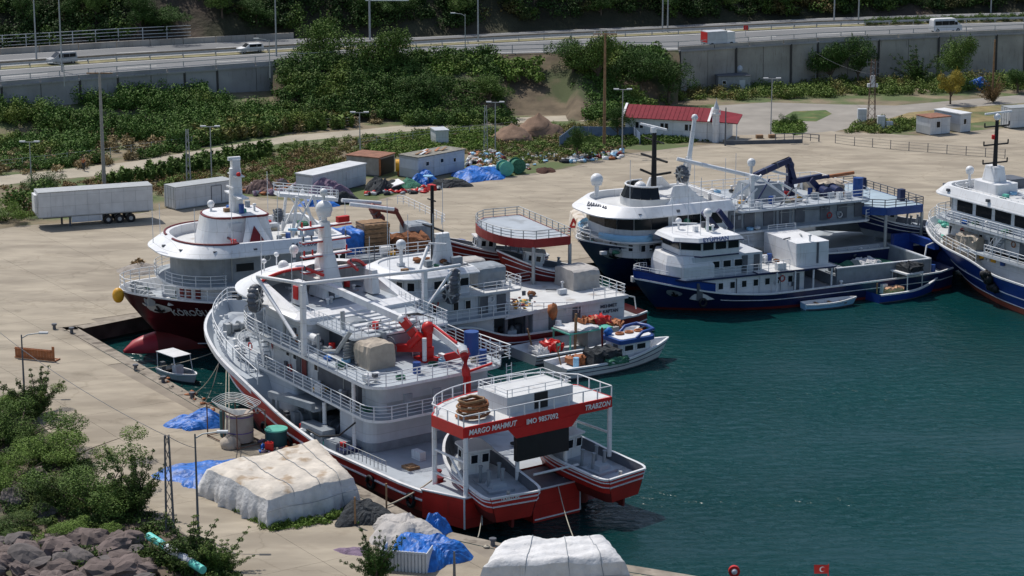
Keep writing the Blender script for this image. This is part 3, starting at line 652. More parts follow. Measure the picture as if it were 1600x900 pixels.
# embankment between the two walls
EARTH = mat('bare earth slope', (.13, .10, .065), .95, .35, .5, bump=1.0, bscale=1.5, col2=(.06, .075, .03), c2s=.16, c2k=.45)
a = M(); rg = []
for i in range(41):
    x = 430 + i * 15.75; y = interp(near)(x); top = P(x, y, ZR); ft = P(x, 190 - max(0, (x - 900)) * .18, QZ); row = []
    for k in range(9):
        t = k / 8; q = top.lerp(ft, t); bow = math.sin(math.pi * t) * (rnd.uniform(-.5, .5)); zz = ZR - .02 - (ZR - QZ) * (t ** 1.25 if x < 780 or x > 900 else min(1, t * 1.4) ** .9); row.append((q.x + bow, q.y + bow, zz if 0 < k < 8 else (ZR - .02 if k == 0 else QZ - .1)))
    rg.append(row)
a.loft(rg, 0, True, False, flip=True); struct(a.done('embankment', EARTH))
a = M(); rg = []
for x in range(-60, 470, 30):
    e = P(x, interp(near)(x), ZR); rg.append([(e.x, e.y - .4, 4.9 - max(0, x - 300) * .003), (e.x, e.y - 3, 4.3), (e.x, e.y - 9, QZ + .9), (e.x, e.y - 15, QZ - .05)])
a.loft(rg, 0, True, False); struct(a.done('ground_rise', DIRT))
# hill behind
a = M(); rg = []
HILLM = mat('scrub hillside', (.04, .04, .022), .95, .45, .25, bump=1.2, bscale=.8, bdist=.4, col2=(.085, .06, .048), c2s=.06, c2k=.53)
fe = interp([(x, y - wA(x) - mA(x) - wB(x)) for x, y in near])
def hillz(d, x): return ZR - .1 + (0 if d < 1.5 else (d - 1.5) * .72) + (math.sin(x * .11) * 1.2 + math.sin(x * .037 + 2) * 2.5) * min(1, d / 15)
for i in range(90):
    x = -160 + i * 22; e = P(min(max(x, -60), 1700), fe(min(max(x, -60), 1700)), ZR); e = Vector((e.x + (x - min(max(x, -60), 1700)) * .1, e.y, 0)); row = []
    for d in (0, 1.5, 4, 8, 13, 20, 30, 45, 65, 90):
        row.append((e.x, e.y + d * (1 if d < 90 else 1), hillz(d, e.x) + rnd.uniform(-.4, .4) * (d > 2)))
    row.append((e.x, e.y + 260, 100)); rg.append(row)
a.loft(rg, 0, True, False, flip=True); struct(a.done('hillside', HILLM))
a = M(); rg = [[(p.x, p.y, ZR - .06), (p.x, p.y + 3, ZR - .06)] for p in c3]
# tracks and roads on the flat
flat('dirt_track', pxpoly([(-40, 302), (0, 290), (70, 281), (140, 276), (210, 268), (300, 250), (450, 222), (560, 212), (720, 198), (850, 190), (950, 188), (975, 184), (975, 176), (940, 178), (850, 182), (720, 187), (560, 203), (450, 212), (300, 237), (210, 252), (140, 260), (70, 268), (0, 275), (-40, 284)], QZ), QZ + .008, PATH)
flat('gravel_road', pxpoly([(1100, 222), (1150, 213), (1215, 210), (1250, 209), (1300, 207), (1345, 195), (1390, 185), (1480, 170), (1640, 158), (1640, 146), (1600, 148), (1480, 158), (1400, 165), (1300, 163), (1200, 160), (1120, 165)], QZ), QZ + .008, GRAVEL)
GRASS = mat('green verge grass', (.07, .11, .03), .95, .3, .8, bump=.8, bscale=4, col2=(.19, .16, .07), c2s=.25, c2k=.55)
flat('grass_verge', pxpoly([(1205, 205), (1210, 190), (1250, 188), (1262, 205), (1245, 214), (1215, 212)], QZ), QZ + .016, GRASS)
flat('grass_verge', pxpoly([(1225, 182), (1240, 174), (1290, 172), (1300, 178), (1275, 190), (1240, 189)], QZ), QZ + .016, GRASS)
flat('grass_verge', pxpoly([(1400, 196), (1375, 190), (1420, 176), (1500, 168), (1640, 160), (1640, 192), (1540, 190), (1440, 200)], QZ), QZ + .016, mat('dry grass', (.24, .19, .09), .95, .3, .8, bump=.6, col2=(.09, .11, .04), c2s=.2, c2k=.55))
# ---------------------------------------------------------------- front red ship
def ship_front():
    t = thing('fishing_ship', 'red and white fishing ship moored along the quay in front, two skiffs at its stern', 'ship', (1.97, 145.03, 0), R(126.4))
    zg = sm([(0, 2.65), (3, 2.35), (16, 2.3), (21.7, 3.2), (28.9, 5.2), (34, 6.4), (43, 6.9)])
    zd = interp([(0, 2.15), (26.4, 2.15), (26.5, 4.9), (33, 5.5), (43, 6.0)])
    h = Hull(3.6, 43.2, 7.5, zg, zd, 29.0, rake=5.0, p=2.0, q=1.15, stern=[(3.6, .97), (6, 1)], zboot=0.75, wtaper=.42, flare=1.7)
    h.build(t, (DRED, RED, WHITE, DECKG, DECKG), cap=.2, top=None)
    a = M(); pts = h.edge(26, 43); a.loft([[(p[0], p[1] + (.14 if p[1] > 0 else -.14), p[2] - .42), (p[0] + .02, p[1] + (.18 if p[1] > 0 else -.18), p[2])] for p in pts], 0, True, False); a.done('bow_bulwark', WHITE, t)
    h.stripe(t, .56, WHITE, .09, 0, .9)
    # stern wings, central block, slip ramps
    for y0, y1, nm in ((4.95, 6.35, 1), (-6.3, -5.2, 0)):
        a = M(); a.prism([(0, y0), (3.7, y0), (3.7, 7.25 if y0 > 0 else y1), (0, y1)][::1] if y0 > 0 else [(2.2, y0), (3.7, -7.25), (3.7, y1), (2.2, y1)], .5, 2.62, 0, 1); a.done('stern_wing', [RED, DECKG], t)
    a = M(); a.tube([(0, 4.95, 2.66), (0, 6.35, 2.66), (3.7, 7.3, 2.5)], .09, 6); a.tube([(0, 6.37, .5), (0, 6.37, 2.66)], .07, 6); a.tube([(0, 4.93, .5), (0, 4.93, 2.66)], .05, 6); a.done('stern_strake', WHITE, t)
    a = M(); a.box(-.6, 3.7, -2.9, 1.1, -.6, 2.25, 0, 1); a.done('slipway_block', [RED, DARKG], t)
    a = M(); a.tube([(-.62, -2.9, .2), (-.62, -2.9, 2.3), (-.62, 1.1, 2.3)], .07, 6); a.tube([(-.62, -2.9, .2), (-.62, 1.0, .2)], .06, 6); a.done('stern_strake', WHITE, t)
    a = M()
    for y0, y1 in ((1.1, 4.95), (-6.3, -2.9)): a.add([(3.5, y0, -.6), (3.5, y1, -.6), (3.5, y1, 2.2), (3.5, y0, 2.2)], [(0, 1, 2, 3)]); a.add([(-.2, y0, -.3), (3.5, y0, .6), (3.5, y1, .6), (-.2, y1, -.3)], [(0, 1, 2, 3)])
    a.done('slip_ramp', DRED, t)
    for y0 in (2.4, -4.4): a = M(); a.cyl(1.2, y0, -1, 1.2, .5, 10); a.done('rudder_stock', DRED, t)
    # stern gantry
    gx = 0.2; posts = [(gx, 6.1, 2.6), (gx, -6.1, 3.2), (4.0, 6.0, 2.3), (4.0, -6.0, 2.3), ]
    for yy in (1.6, -2.5): a = M(); a.tube([(.55, yy, 2.25), (.55, yy, 6.7)], .15, 8); a.done('post', WHITE, t)
    gantry(t, gx, 3.9, 6.8, 6.25, 7.45, REDB, DECKW, WHITE, RAILW, 2.5, railn=1, drop=(2.0, -2.7, 6.0), postx=posts)
    a = M(); a.box(gx - .05, gx + .35, -2.5, 1.9, 4.3, 6.05); a.done('net_screen', BLACK, t)
    a = M(); a.box(.9, 4.3, -3.4, 2.2, 7.45, 8.65, 0, 1); c = a.done('deck_house', [WALLG, DECKW], t)
    a = M(); a.box(.84, .9, -1.2, -.1, 7.5, 8.6); a.done('door', BLACK, c)
    a = M(); a.rail([(1, 2.1, 8.65), (4.2, 2.1, 8.65), (4.2, -3.3, 8.65), (1, -3.3, 8.65), (1, 2.1, 8.65)], .5, 2, 1.4, .022); a.done('railing', RAILW, c)
    for s_, yy, zz in (('MARGO MAHMUT', 4.0, 7.08), ('IMO 9857092', -.15, 6.98), ('TRABZON', -4.9, 7.08)): text(s_, .52, TEXTW, t, (gx - .14, yy, zz), (R(90), 0, -R(90)), depth=.015, sx=.92, shear=.2 if s_[0] != 'I' else 0)
    for k in range(9):
        a = M(); n = 14; rx = 1.15 - .03 * k; cx = 2.0 + rnd.uniform(-.15, .15); cy = 4.3 + rnd.uniform(-.2, .2)
        a.tube([(cx + rx * .8 * math.cos(2 * math.pi * i / n) + rnd.uniform(-.05, .05), cy + rx * math.sin(2 * math.pi * i / n), 7.6 + k * .14 + rnd.uniform(-.06, .06)) for i in range(n)], .09, 5, closed=True)
        tag(a.done('mooring_hawser', [ORANGE, NETB, WOOD][k % 3], t), None)
    for (p, q) in (((gx, 6.1, 3.4), (4.0, 6.0, 3.4)), ((gx, 6.1, 5.0), (4.0, 6.0, 5.0)), ((-.5, 1.0, 3.4), (-.5, -2.8, 3.4)), ((gx, -6.1, 4.9), (4.0, -6.0, 4.9)), ((gx, 6.1, 3.4), (2, 6.1, 5.0))):
        a = M(); a.tube([p, q], .09, 6); a.done('brace', WHITE, t)
    # superstructure: three tiers following the sheer
    W = lambda x, y: max(0, .05 * (x - 14))
    def tier(nm, poly, z0, z1, mats, **k): a = M(); a.prism(poly, z0, z1, 0, top=1 if len(mats) > 1 else None, **k); return a.done(nm, mats, t, warp=W)
    tier('aft_house', rr(13.3, 17.5, -5.6, 5.2, .3, .9), 2.15, 4.75, [WALLG])
    a = M(); a.prism(rr(13.25, 17.5, -5.65, 5.25, .3, .9), 2.17, 2.8); a.done('house_skirt', MIDG, t)
    tier('engine_casing', rr(17.5, 24, -2.5, 2.0, .3, .3), 2.15, 4.75, [MIDG])
    tier('fore_house', rr(23, 29.5, -6.0, 5.5, .6, .3), 2.15, 4.75, [WALLG])
    d1 = rr(11.6, 34.2, -5.9, 5.9, 4.6, 1.6, 7)
    tier('boat_deck', d1, 4.75, 4.95, [WHITE, DECKG])
    tier('middle_house', rr(15.2, 31.6, -4.7, 4.7, 3.6, 1.0, 7), 4.95, 7.2, [WHITE2])
    a = M(); a.box(15.5, 21, 4.3, 4.76, 5.0, 7.15); a.done('side_recess', DARKG, t, warp=W)  # dark panel on the wall, painted in for the shade of a recess
    d2 = rr(11.6, 33.2, -5.9, 5.9, 4.8, 1.6, 7)
    tier('bridge_deck', d2, 7.2, 7.42, [WHITE, DECKG])
    for poly, z, nm in ((d1, 4.95, 'railing'), (d2, 7.42, 'railing')):
        a = M(); pts = [(p[0], p[1], z) for p in poly]; a.rail([pts[i] for i in range(len(pts))], 1.0, 4, 1.3, .03, closed=True); a.done(nm, RAILW, t, warp=W)
    bh = tier('bridge_house', rr(22.5, 31.2, -4.6, 4.6, 3.4, .4, 8), 7.42, 9.5, [WALLG])
    bp = rr(22.5, 31.2, -4.6, 4.6, 3.4, .4, 8)
    a = M(); rings = []
    out_ = rr(22.6, 35.4, -5.5, 5.5, 5.0, .3, 10); top_ = rr(23.4, 32.8, -4.8, 4.8, 4.2, .3, 10); inn = rr(23.8, 32.0, -4.4, 4.4, 3.8, .3, 10)
    for poly, z in ((rr(22.4, 31.3, -4.7, 4.7, 3.4, .4, 10), 9.2), (out_, 9.55), (out_, 9.66), (top_, 10.9), (inn, 10.9), (inn, 9.7)): rings.append([(p[0], p[1], z if z < 10.5 else lerp(9.75, z, max(0, min(1, (p[0] - 23.6) / 5)))) for p in poly])
    a.loft(rings, 0, True, True, split=True); a.add([(p[0], p[1], 9.7) for p in inn], [tuple(range(len(inn)))], 1); a.done('bridge_brow', [WHITE, DECKG], t, warp=W)
    # white cowl sweeping from the brow up to the mast, red trim along its edges
    fr_ = [p for p in top_ if p[0] > 28.6]; fr_.sort(key=lambda p: -math.atan2(p[1], p[0] - 28.0)); rg = []
    for k in range(9):
        q = k / 8; e = math.sin(q * math.pi / 2) ** .85
        rg.append([(lerp(p[0], 26.9 + (p[0] - 28.6) * .28, q), p[1] * lerp(1, .40, q ** 1.1), lerp(10.9 + .7, 12.75, e)) for p in fr_])
    a = M(); a.loft(rg, 0, True, False); a.loft([[(p[0] - .05, p[1] * .97, p[2] - .12) for p in g] for g in rg], 0, True, False); cw = a.done('cowl', WHITE, t)
    for e in (0, -1): a = M(); a.tube([g[e] for g in rg], .12, 6); a.tube([rg[-1][e], (25.2, rg[-1][e][1] * .8, 12.5)], .12, 6); a.done('trim', REDB, cw)
    for sd in (1, -1): a = M(); a.prism([(25.2, sd * 3.2 - .35), (26.6, sd * 3.2 - .35), (26.6, sd * 3.2 + .35), (25.2, sd * 3.2 + .35)], 10.4, 12.2, inset=.3); a.done('roof_casing', WHITE2, t); a = M(); a.box(25.6, 26.2, sd * 3.2 + .3 * sd, sd * 3.2 + .42 * sd, 10.8, 11.8); a.done('red_panel', REDB, t)
    a = M(); a.prism(rr(17.4, 24.2, -4.6, 3.9, .3, .3), 9.2, 9.36, 0, 1); a.done('aft_roof', [WHITE, DECKG], t, warp=W)
    a = M(); a.rail([(24, 3.8, 9.36), (17.5, 3.8, 9.36), (17.5, -4.5, 9.36), (24, -4.5, 9.36)], .85, 3, .6, .02); a.done('railing', RAILW, t, warp=W)
    for k in range(7): a = M(); x = 18 + k * .8; a.box(x, x + .45, -3.5 + (k % 3), 2.3, 9.4, 9.52); a.done('stowed_grating', WHITE2, t, warp=W)
    a = M(); a.prism(rr(19.0, 22.6, -4, 2.8, .2, .2), 7.42, 9.2); a.done('chart_house', DARKG, t, warp=W)
    # tower mast with red spreaders and two stacked domes
    zb = 11.4
    a = M(); a.prism(rr(25.9, 28.9, -1.0, 1.0, .8, .4), 10.4, 13.6, inset=.5); a.prism(rr(26.7, 28.1, -.48, .48, .4, .3), 13.5, 16.1, inset=.36); ms = a.done('mast_tower', WHITE, t)
    for z, y0, x in ((12.4, 2.3, 27.0), (13.5, 2.1, 27.3), (14.6, 2.1, 27.4), (15.7, 2.2, 27.4)):
        a = M(); a.box(x - .42, x + .3, -y0, y0, z, z + .09, 1); a.box(x - .38, x + .26, -y0, y0, z + .09, z + .14, 0); a.done('spreader', [WHITE, REDB], ms)
        for k in (-.9, .9, .55): q = M(); q.cyl(x, y0 * k, z + .14, z + .55, .07, 6); q.done('mast_lamp', [DARKG, REDB][int(z) % 2], ms)
    radome(ms, 27.4, 0, 16.5, .66, .45, 'dome'); radome(ms, 27.4, 0, 18.1, .3, .3, 'dome'); radome(ms, 28.8, 1.9, 13.6, .36, .3, 'dome'); radome(ms, 29.6, 2.4, 12.2, .42, .4, 'dome')
    a = M(); a.box(26.8, 27.2, -1.9, -.9, 15.95, 16.4); a.done('navigation_lamp', REDB, ms)
    a = M(); a.bar((27.2, 1.0, 15.6), (28.4, 2.6, 15.6), .2, .16); a.cyl(27.8, 1.8, 15.2, 15.55, .12, 8); a.done('radar_scanner', LBLUE, ms)
    antennas(ms, [(31, 3.5, 11, 5), (30, -3.5, 11, 6), (26, 3.8, 10.5, 6), (24.5, -4, 10.5, 5), (29.5, 4.4, 10.8, 3), (23.8, 4.2, 10.5, 6), (25, -2.5, 11, 4)])
    for x, y in ((31.5, 3.0), (33, 1.0), (30.5, -3.2)):
        a = M(); a.cyl(x, y, 10.9, 11.6, .05, 6); a.sph(x, y, 11.75, .2, 8, sx=1.3); a.done('searchlight', WHITE, t, warp=lambda x, y: .9)
    # white boom frame and net haulers over the bridge
    for (x, y, za, zb_) in ((20.8, 6.0, 7.9, 13.2), (22.3, -5.7, 7.5, 12.4)):
        a = M(); a.bar((x, y, za), (x, y, zb_), .34, .34); a.done('davit_post', WHITE, t)
    a = M(); a.tube([(27.5, 5.9, 12.6), (20.8, 6.0, 13.3), (22.3, -5.7, 12.4), (23, -9.5, 12.2)], .14, 8); a.done('davit_beam', WHITE, t)
    a = M(); a.tube([(27.5, 5.9, 12.5), (22.0, 6.0, 9.0)], .14, 8); a.done('davit_strut', WHITE, t); a = M(); a.tube([(22.3, -5.7, 9.3), (22.3, -8.2, 12.0)], .11, 8); a.done('davit_strut', WHITE, t)
    power_block(t, 27.2, 6.3, 11.0, 1.15, R(40)); power_block(t, 23.0, -9.0, 11.0, 1.05, R(50))
    # deck machinery
    crane(t, (15.6, -1.3, 7.42), (15.4, -1.3, 10.0), ((15.6, -1.0, 8.7), (16.7, .1, 10.6)), ((16.7, .1, 10.6), (30.3, 1.2, 11.9)), None, REDB, WHITE, .5)
    a = M(); a.bar((15.6, -1.0, 8.5), (17.9, .7, 8.3), .6, .5); a.bar((17.9, .7, 8.3), (18.6, .9, 9.2), .4, .4); a.tube([(15.4, -.6, 9.6), (16.2, -.2, 8.7)], .3, 8); a.done('crane_turntable', REDB, t)
    a = M(); a.cyl(15.0, -.7, 7.7, 9.4, .17, 10); a.done('hydraulic_ram', WHITE, t); a = M(); a.cyl(16.1, -1.9, 7.7, 9.2, .13, 10); a.done('hydraulic_ram', WHITE, t)
    for q in range(4): a = M(); x = 15.3 + q * .25; a.tube([(x, -1.8, 9.8), (x + .2, -1.9, 10.6), (x + .5, -1.2, 10.9), (16.6, -.2, 10.9)], .04, 5); a.done('hydraulic_hose', BLACK, t)
    a = M(); a.bar((15.2, -1.7, 9.9), (11.6, -1.6, 9.0), .42, .5); kb = a.done('second_boom', WHITE, t); a = M(); a.bar((15.2, -1.6, 10.2), (12.2, -1.6, 9.5), .16, .14); a.done('boom_rail', REDB, kb)
    a = M(); a.tube([(11.7, -1.6, 9.1), (11.0, -1.5, 8.7), (10.8, -1.4, 7.9), (10.7, -1.4, 7.4)], .3, 10); a.done('boom_knuckle', REDB, kb); a = M(); a.tube([(11.5, -1.6, 9.3), (11.15, -1.5, 9.0)], .34, 10); a.done('boom_collar', WHITE, kb)
    a = M(); a.bar((10.7, -1.4, 7.6), (10.7, -1.4, 4.6), .34, .34); a.bar((10.3, -1.4, 7.5), (10.3, -1.4, 5.6), .12, .12); a.bar((11.0, -1.8, 7.6), (10.6, -3.6, 8.0), .14, .14); a.done('hanging_arm', REDB, kb)
    a = M(); a.bar((14.5, -2.2, 7.8), (13.0, -3.2, 8.4), .4, .5); a.done('crane_bracket', REDB, t)
    a = M(); a.cyl(13.2, 1.2, 7.43, 8.3, .3, 10); a.cyl(12.6, -4.2, 7.43, 8.5, .3, 10); 
    for x, y in ((17.0, .9), (18.2, -2.4)): q = M(); q.tube([(x + .7 * math.cos(k * .5), y, 8.6 + .7 * math.sin(k * .5)) for k in range(13)], .05, 5, closed=True); q.done('hose_hoop', DARKG, t)
    a.done('drum', BLUEP, t)
    cover(t, 'covered_engine', 15.3, 17.4, 1.6, 3.9, 7.45, 9.4, TAN, seed=2)
    cover(t, 'covered_gear', 18.6, 20.6, -2.0, 0.6, 7.7, 9.6, TAN, seed=4, sag=.15)
    for k in range(8): a = M(); z = 7.5 + k * .22; a.box(17.9 , 18.02, 1.4, 4.4, z, z + .14); a.done('louvre', GALV, t)
    a = M(); a.box(17.1, 18.0, 1.2, 1.5, 7.4, 9.7); a.box(17.4, 18.0, -2, 1.2, 7.4, 9.3); a.done('exhaust_casing', MIDG, t)
    for (p, q, e) in (((21.0, 4.4, 7.9), (18.5, 4.6, 8.5), (17.2, 4.2, 10.2)), ((19.5, 2.6, 8.0), (19.0, 1.4, 10.0), (18.3, .9, 10.2)), ((19.9, 3.0, 8.2), (19.9, 3.2, 10.8), (19.9, 3.2, 11.0))):
        a = M(); a.tube([p, q, e], .17, 10); a.done('exhaust_pipe', GALV, t)
    cover(t, 'air_unit', 20.4, 21.9, .6, 2.4, 7.9, 9.9, MIDG, seed=7, sag=.02)
    stairs(t, (16.6, -1.2, 7.5), (18.4, -1.8, 10.1), .8, 9)
    stairs(t, (26.0, 6.0, 5.9), (28.6, 5.2, 8.7), .7, 9); stairs(t, (26.2, 6.6, 2.4), (28.2, 6.3, 5.2), .8, 8)
    for x, z in ((24.2, 7.0), (25.2, 7.05), (29.4, 7.5), (30.3, 7.6), (21.2, 6.8)): window(t, x, 4.72, z, .5, .6, 90)
    for x in (22.6, 23.4): a = M(); a.box(x, x + .62, 4.68, 4.78, 5.75, 7.6); a.done('door', MAROON if x < 23 else DARKG, t)
    for k, (a0) in enumerate((35, 10, -15, -40)): a0 = R(a0); window(t, 28.0 + 3.62 * math.cos(a0) - .0, 1.1 + 3.6 * math.sin(a0), 7.4, .45, .6, math.degrees(a0))
    bw_ = [(p[0], p[1]) for p in rr(22.5, 31.2, -4.6, 4.6, 3.4, .4, 8)]
    # working deck: hatches, bins, control stand
    a = M(); a.box(19, 24, 4.0, 6.4, 4.05, 4.3); a.bar((24, 6.9, 2.4), (24, 6.9, 4.3), .25); a.bar((23.3, 6.9, 2.4), (23.3, 6.9, 4.3), .2); a.bar((24.4, 6.9, 4.3), (19, 6.4, 4.5), .35, .5); a.done('winch_platform', MIDG, t)
    winch(t, 21.8, 5.2, 2.15, MIDG, .7, 1.6); winch(t, 18.8, 4.6, 2.15, DARKG, .6, 2.0, 90)
    a = M(); a.box(17.0, 20.0, 5.8, 6.9, 2.15, 3.2); a.box(15.2, 16.8, 5.6, 6.9, 2.15, 2.7, 0); a.done('fish_bin', MIDG, t)
    a = M(); a.box(14.2, 15.0, 5.4, 6.9, 2.15, 2.45, 0); a.done('hatch', NAVY, t)
    a = M(); a.tube([(14.6, 5.7, 2.15), (14.6, 5.7, 7.2)], .14, 8); a.done('deck_pillar', WHITE, t)
    a = M(); a.tube([(18.6, 5.7, 2.15), (18.6, 5.7, 4.8)], .16, 8); a.done('deck_pillar', WHITE, t)
    a = M(); a.tube([(14.4, 5.7, 4.3), (15.2, 6.6, 3.3), (17.2, 7.0, 2.8), (19, 7.0, 2.9)], .07, 6); a.done('hose', BLACK, t)
    a = M(); a.rail(h.edge(8.5, 14.5, .5, 8, 1), .8, 2, .5, .02); a.done('grab_rail', GALV, t)
    a = M(); a.box(8.3, 9.3, 4.3, 5.2, 2.15, 2.35); a.box(8.5, 9.1, 4.5, 5.0, 2.35, 2.42, 0); tag(a.done('hatch_cover', WOOD, t), None)
    for x, y in ((5.6, 4.7), (4.9, 5.2), (4.3, 5.4)): a = M(); a.cyl(x, y, 2.15, 2.75, .28, 10); a.cyl(x, y, 2.75, 2.85, .34, 10); a.done('bollard', MAROON, t)
    a = M(); a.rail(h.edge(26.4, 43, .75, 24), 1.1, 3, 1.3, .035); a.done('bow_railing', RAILW, t)
    a = M(); rings = [[(x, y, z) for x, y in rr(33.2 - k * .5, 38.2 + k * .25, -3.0 - k * .2, 3.0 + k * .2, 2.2, .5)] for k, z in ((2, 5.5), (1, 5.75), (0, 5.9))]; a.loft(rings, 0, True, True); a.add(rings[-1], [tuple(range(len(rings[-1])))], 0); a.done('foredeck_hatch', MIDG, t)
    winch(t, 37.0, 2.3, 5.7, GALV, .5, 1.5); winch(t, 37.0, -2.3, 5.7, GALV, .5, 1.5)
    for x, y in ((33.5, 4.6), (31.5, 5.6)): vent(t, x, y, 5.3, .9)
    for x, y in ((41.0, 2.2), (36.2, 5.0), (31.0, 6.3)): a = M(); a.cyl(x, y - .5, 5.6, 6.2, .16, 8); a.cyl(x, y - 1.0, 5.6, 6.2, .16, 8); a.done('bollard', WHITE, t)
    # aft upper deck: tank stand at the starboard corner
    a = M(); a.rail([(12.4, -5.6, 7.42), (12.4, -6.6, 7.42), (17, -6.6, 7.42)], 1.1, 4, 1.2, .035); a.done('railing', RAILW, t)
    a = M(); a.cyl(14.6, -4.6, 7.42, 9.4, .55, 14); a.done('drum', BLUEP, t)
    ladder(t, (11.7, -5.9, 2.2), 5.2, 180)
    for y in (3.0, .5, -2.0, -4.0): a = M(); a.box(11.62, 11.75, y - .35, y + .35, 5.9, 6.6); a.done('locker', MIDG, t)
    a = M(); a.prism(rr(13.0, 15.3, -5.2, 4.4, .3, .6), 4.95, 7.2); a.done('galley_house', WALLG, t)
    liferaft(t, 21.8, 4.6, 8.4); liferaft(t, 13.0, 5.2, 7.45, 90)
    for x in (5, 10, 16, 22, 27): # tyre fenders
        tt = (x - 3.6) / 39.6; p = h.pt(tt, 1.4); a = M(); a.tube([(p[0] + .42 * math.cos(k * math.pi / 6), p[1] + .16, 1.4 + .42 * math.sin(k * math.pi / 6)) for k in range(12)], .15, 6, closed=True); a.done('tyre_fender', BLACK, t)
    kit(t, [(12.2, 15, -5, 5, 7.45, 8), (16, 22.5, 3.6, 5.2, 7.7, 12), (18.2, 23.5, -4, 3.2, 9.4, 10), (28, 39, -4, 4, 5.45, 14), (12, 15, 4.8, 5.4, 4.98, 4), (15.5, 26, 4.9, 5.5, 5.25, 8), (15, 26, 5.6, 7, 2.15, 22), (1.2, 4, -5.2, -3.8, 7.47, 3), (24.5, 30, -3.5, 3.5, 10.1, 16), (4.5, 11, -5, 5.5, 2.15, 5)], 5)
    wallkit(t, 15.5, 31, 4.72, 5.4, 7.3, 14, 6); wallkit(t, 22.6, 29, 4.62, 7.9, 9.6, 5, 7); lights(t, [(35.2, 1.5, 9.9), (34.4, 3.6, 9.9), (31.6, 5.2, 9.9), (11.9, 5.6, 8.2), (11.7, -5.2, 8.2)])
    for x in (25.4, 23.2, 20.6): a = M(); a.cyl(x, 4.9, 7.6, 9.4, .12, 8); a.done('stanchion_pipe', GALV, t)
    # skiffs on the slip, each a boat of its own
    def w2(x, y, z): c, s_ = math.cos(R(126.4)), math.sin(R(126.4)); return (1.97 + x * c - y * s_, 145.03 + x * s_ + y * c, z)
    skiff('red skiff with white stripes on the near slip, under the words MARGO MAHMUT', w2(-2.3, 4.0, 1.35), 126.4 - 8, 5, RED, DRED, WHITE, 'red skiffs on the stern slips', nm='TRABZON')
    skiff('red skiff with white stripes on the far slip, under the word TRABZON', w2(-3.3, -4.7, 1.35), 126.4 + 8, 5, RED, DRED, WHITE, 'red skiffs on the stern slips')
ship_front()
MARD = mat('deep maroon hull paint', (0.055, 0.006, 0.010), 0.35, 0.15, 0.5, streak=(0.06, 0.02, 0.02), sk=0.4, plates=.28)  # darker maroon: the shade on this hull is put into the colour
def base(px, py, z, head, L):
    b = P(px, py, z); r = R(head); return (b.x - L * math.cos(r), b.y - L * math.sin(r), 0)
def tobj(t):
    o = t.location; a = t.rotation_euler[2]; c, s_ = math.cos(a), math.sin(a)
    return lambda x, y, z: (o[0] + x * c - y * s_, o[1] + x * s_ + y * c, z)
def bridge(t, poly_h, z0, z1, brow_out, brow_in, zbr, ztop, wallm=WHITE, deckm=DECKG, brow=WHITE, trim=None, deckz=None):
    """house with a flared brow bulwark standing round its roof deck"""
    a = M(); a.prism(poly_h, z0, z1); hs = a.done('bridge_house', wallm, t); a = M()
    rg = [[(p[0], p[1], z1 - .12) for p in poly_h], [(p[0], p[1], z1) for p in brow_out], [(p[0], p[1], z1 + .1) for p in brow_out], [(p[0], p[1], ztop) for p in brow_in]]
    n = len(brow_in); cx = sum(p[0] for p in brow_in) / n; cy = sum(p[1] for p in brow_in) / n; q = [(cx + (p[0] - cx) * .95, cy + (p[1] - cy) * .93) for p in brow_in]
    dz = deckz or (z1 + .3); rg += [[(p[0], p[1], ztop) for p in q], [(p[0], p[1], dz) for p in q]]
    a.loft(rg, 0, True, True, split=True); a.add([(p[0], p[1], dz) for p in q], [tuple(range(n))], 1); a.done('bridge_brow', [brow, deckm], t)
    if trim: a = M(); k = [p for p in brow_in if p[0] > trim[1]]; a.tube([(p[0], p[1], ztop) for p in k], .11, 6); a.done('trim', trim[0], t)
    return hs
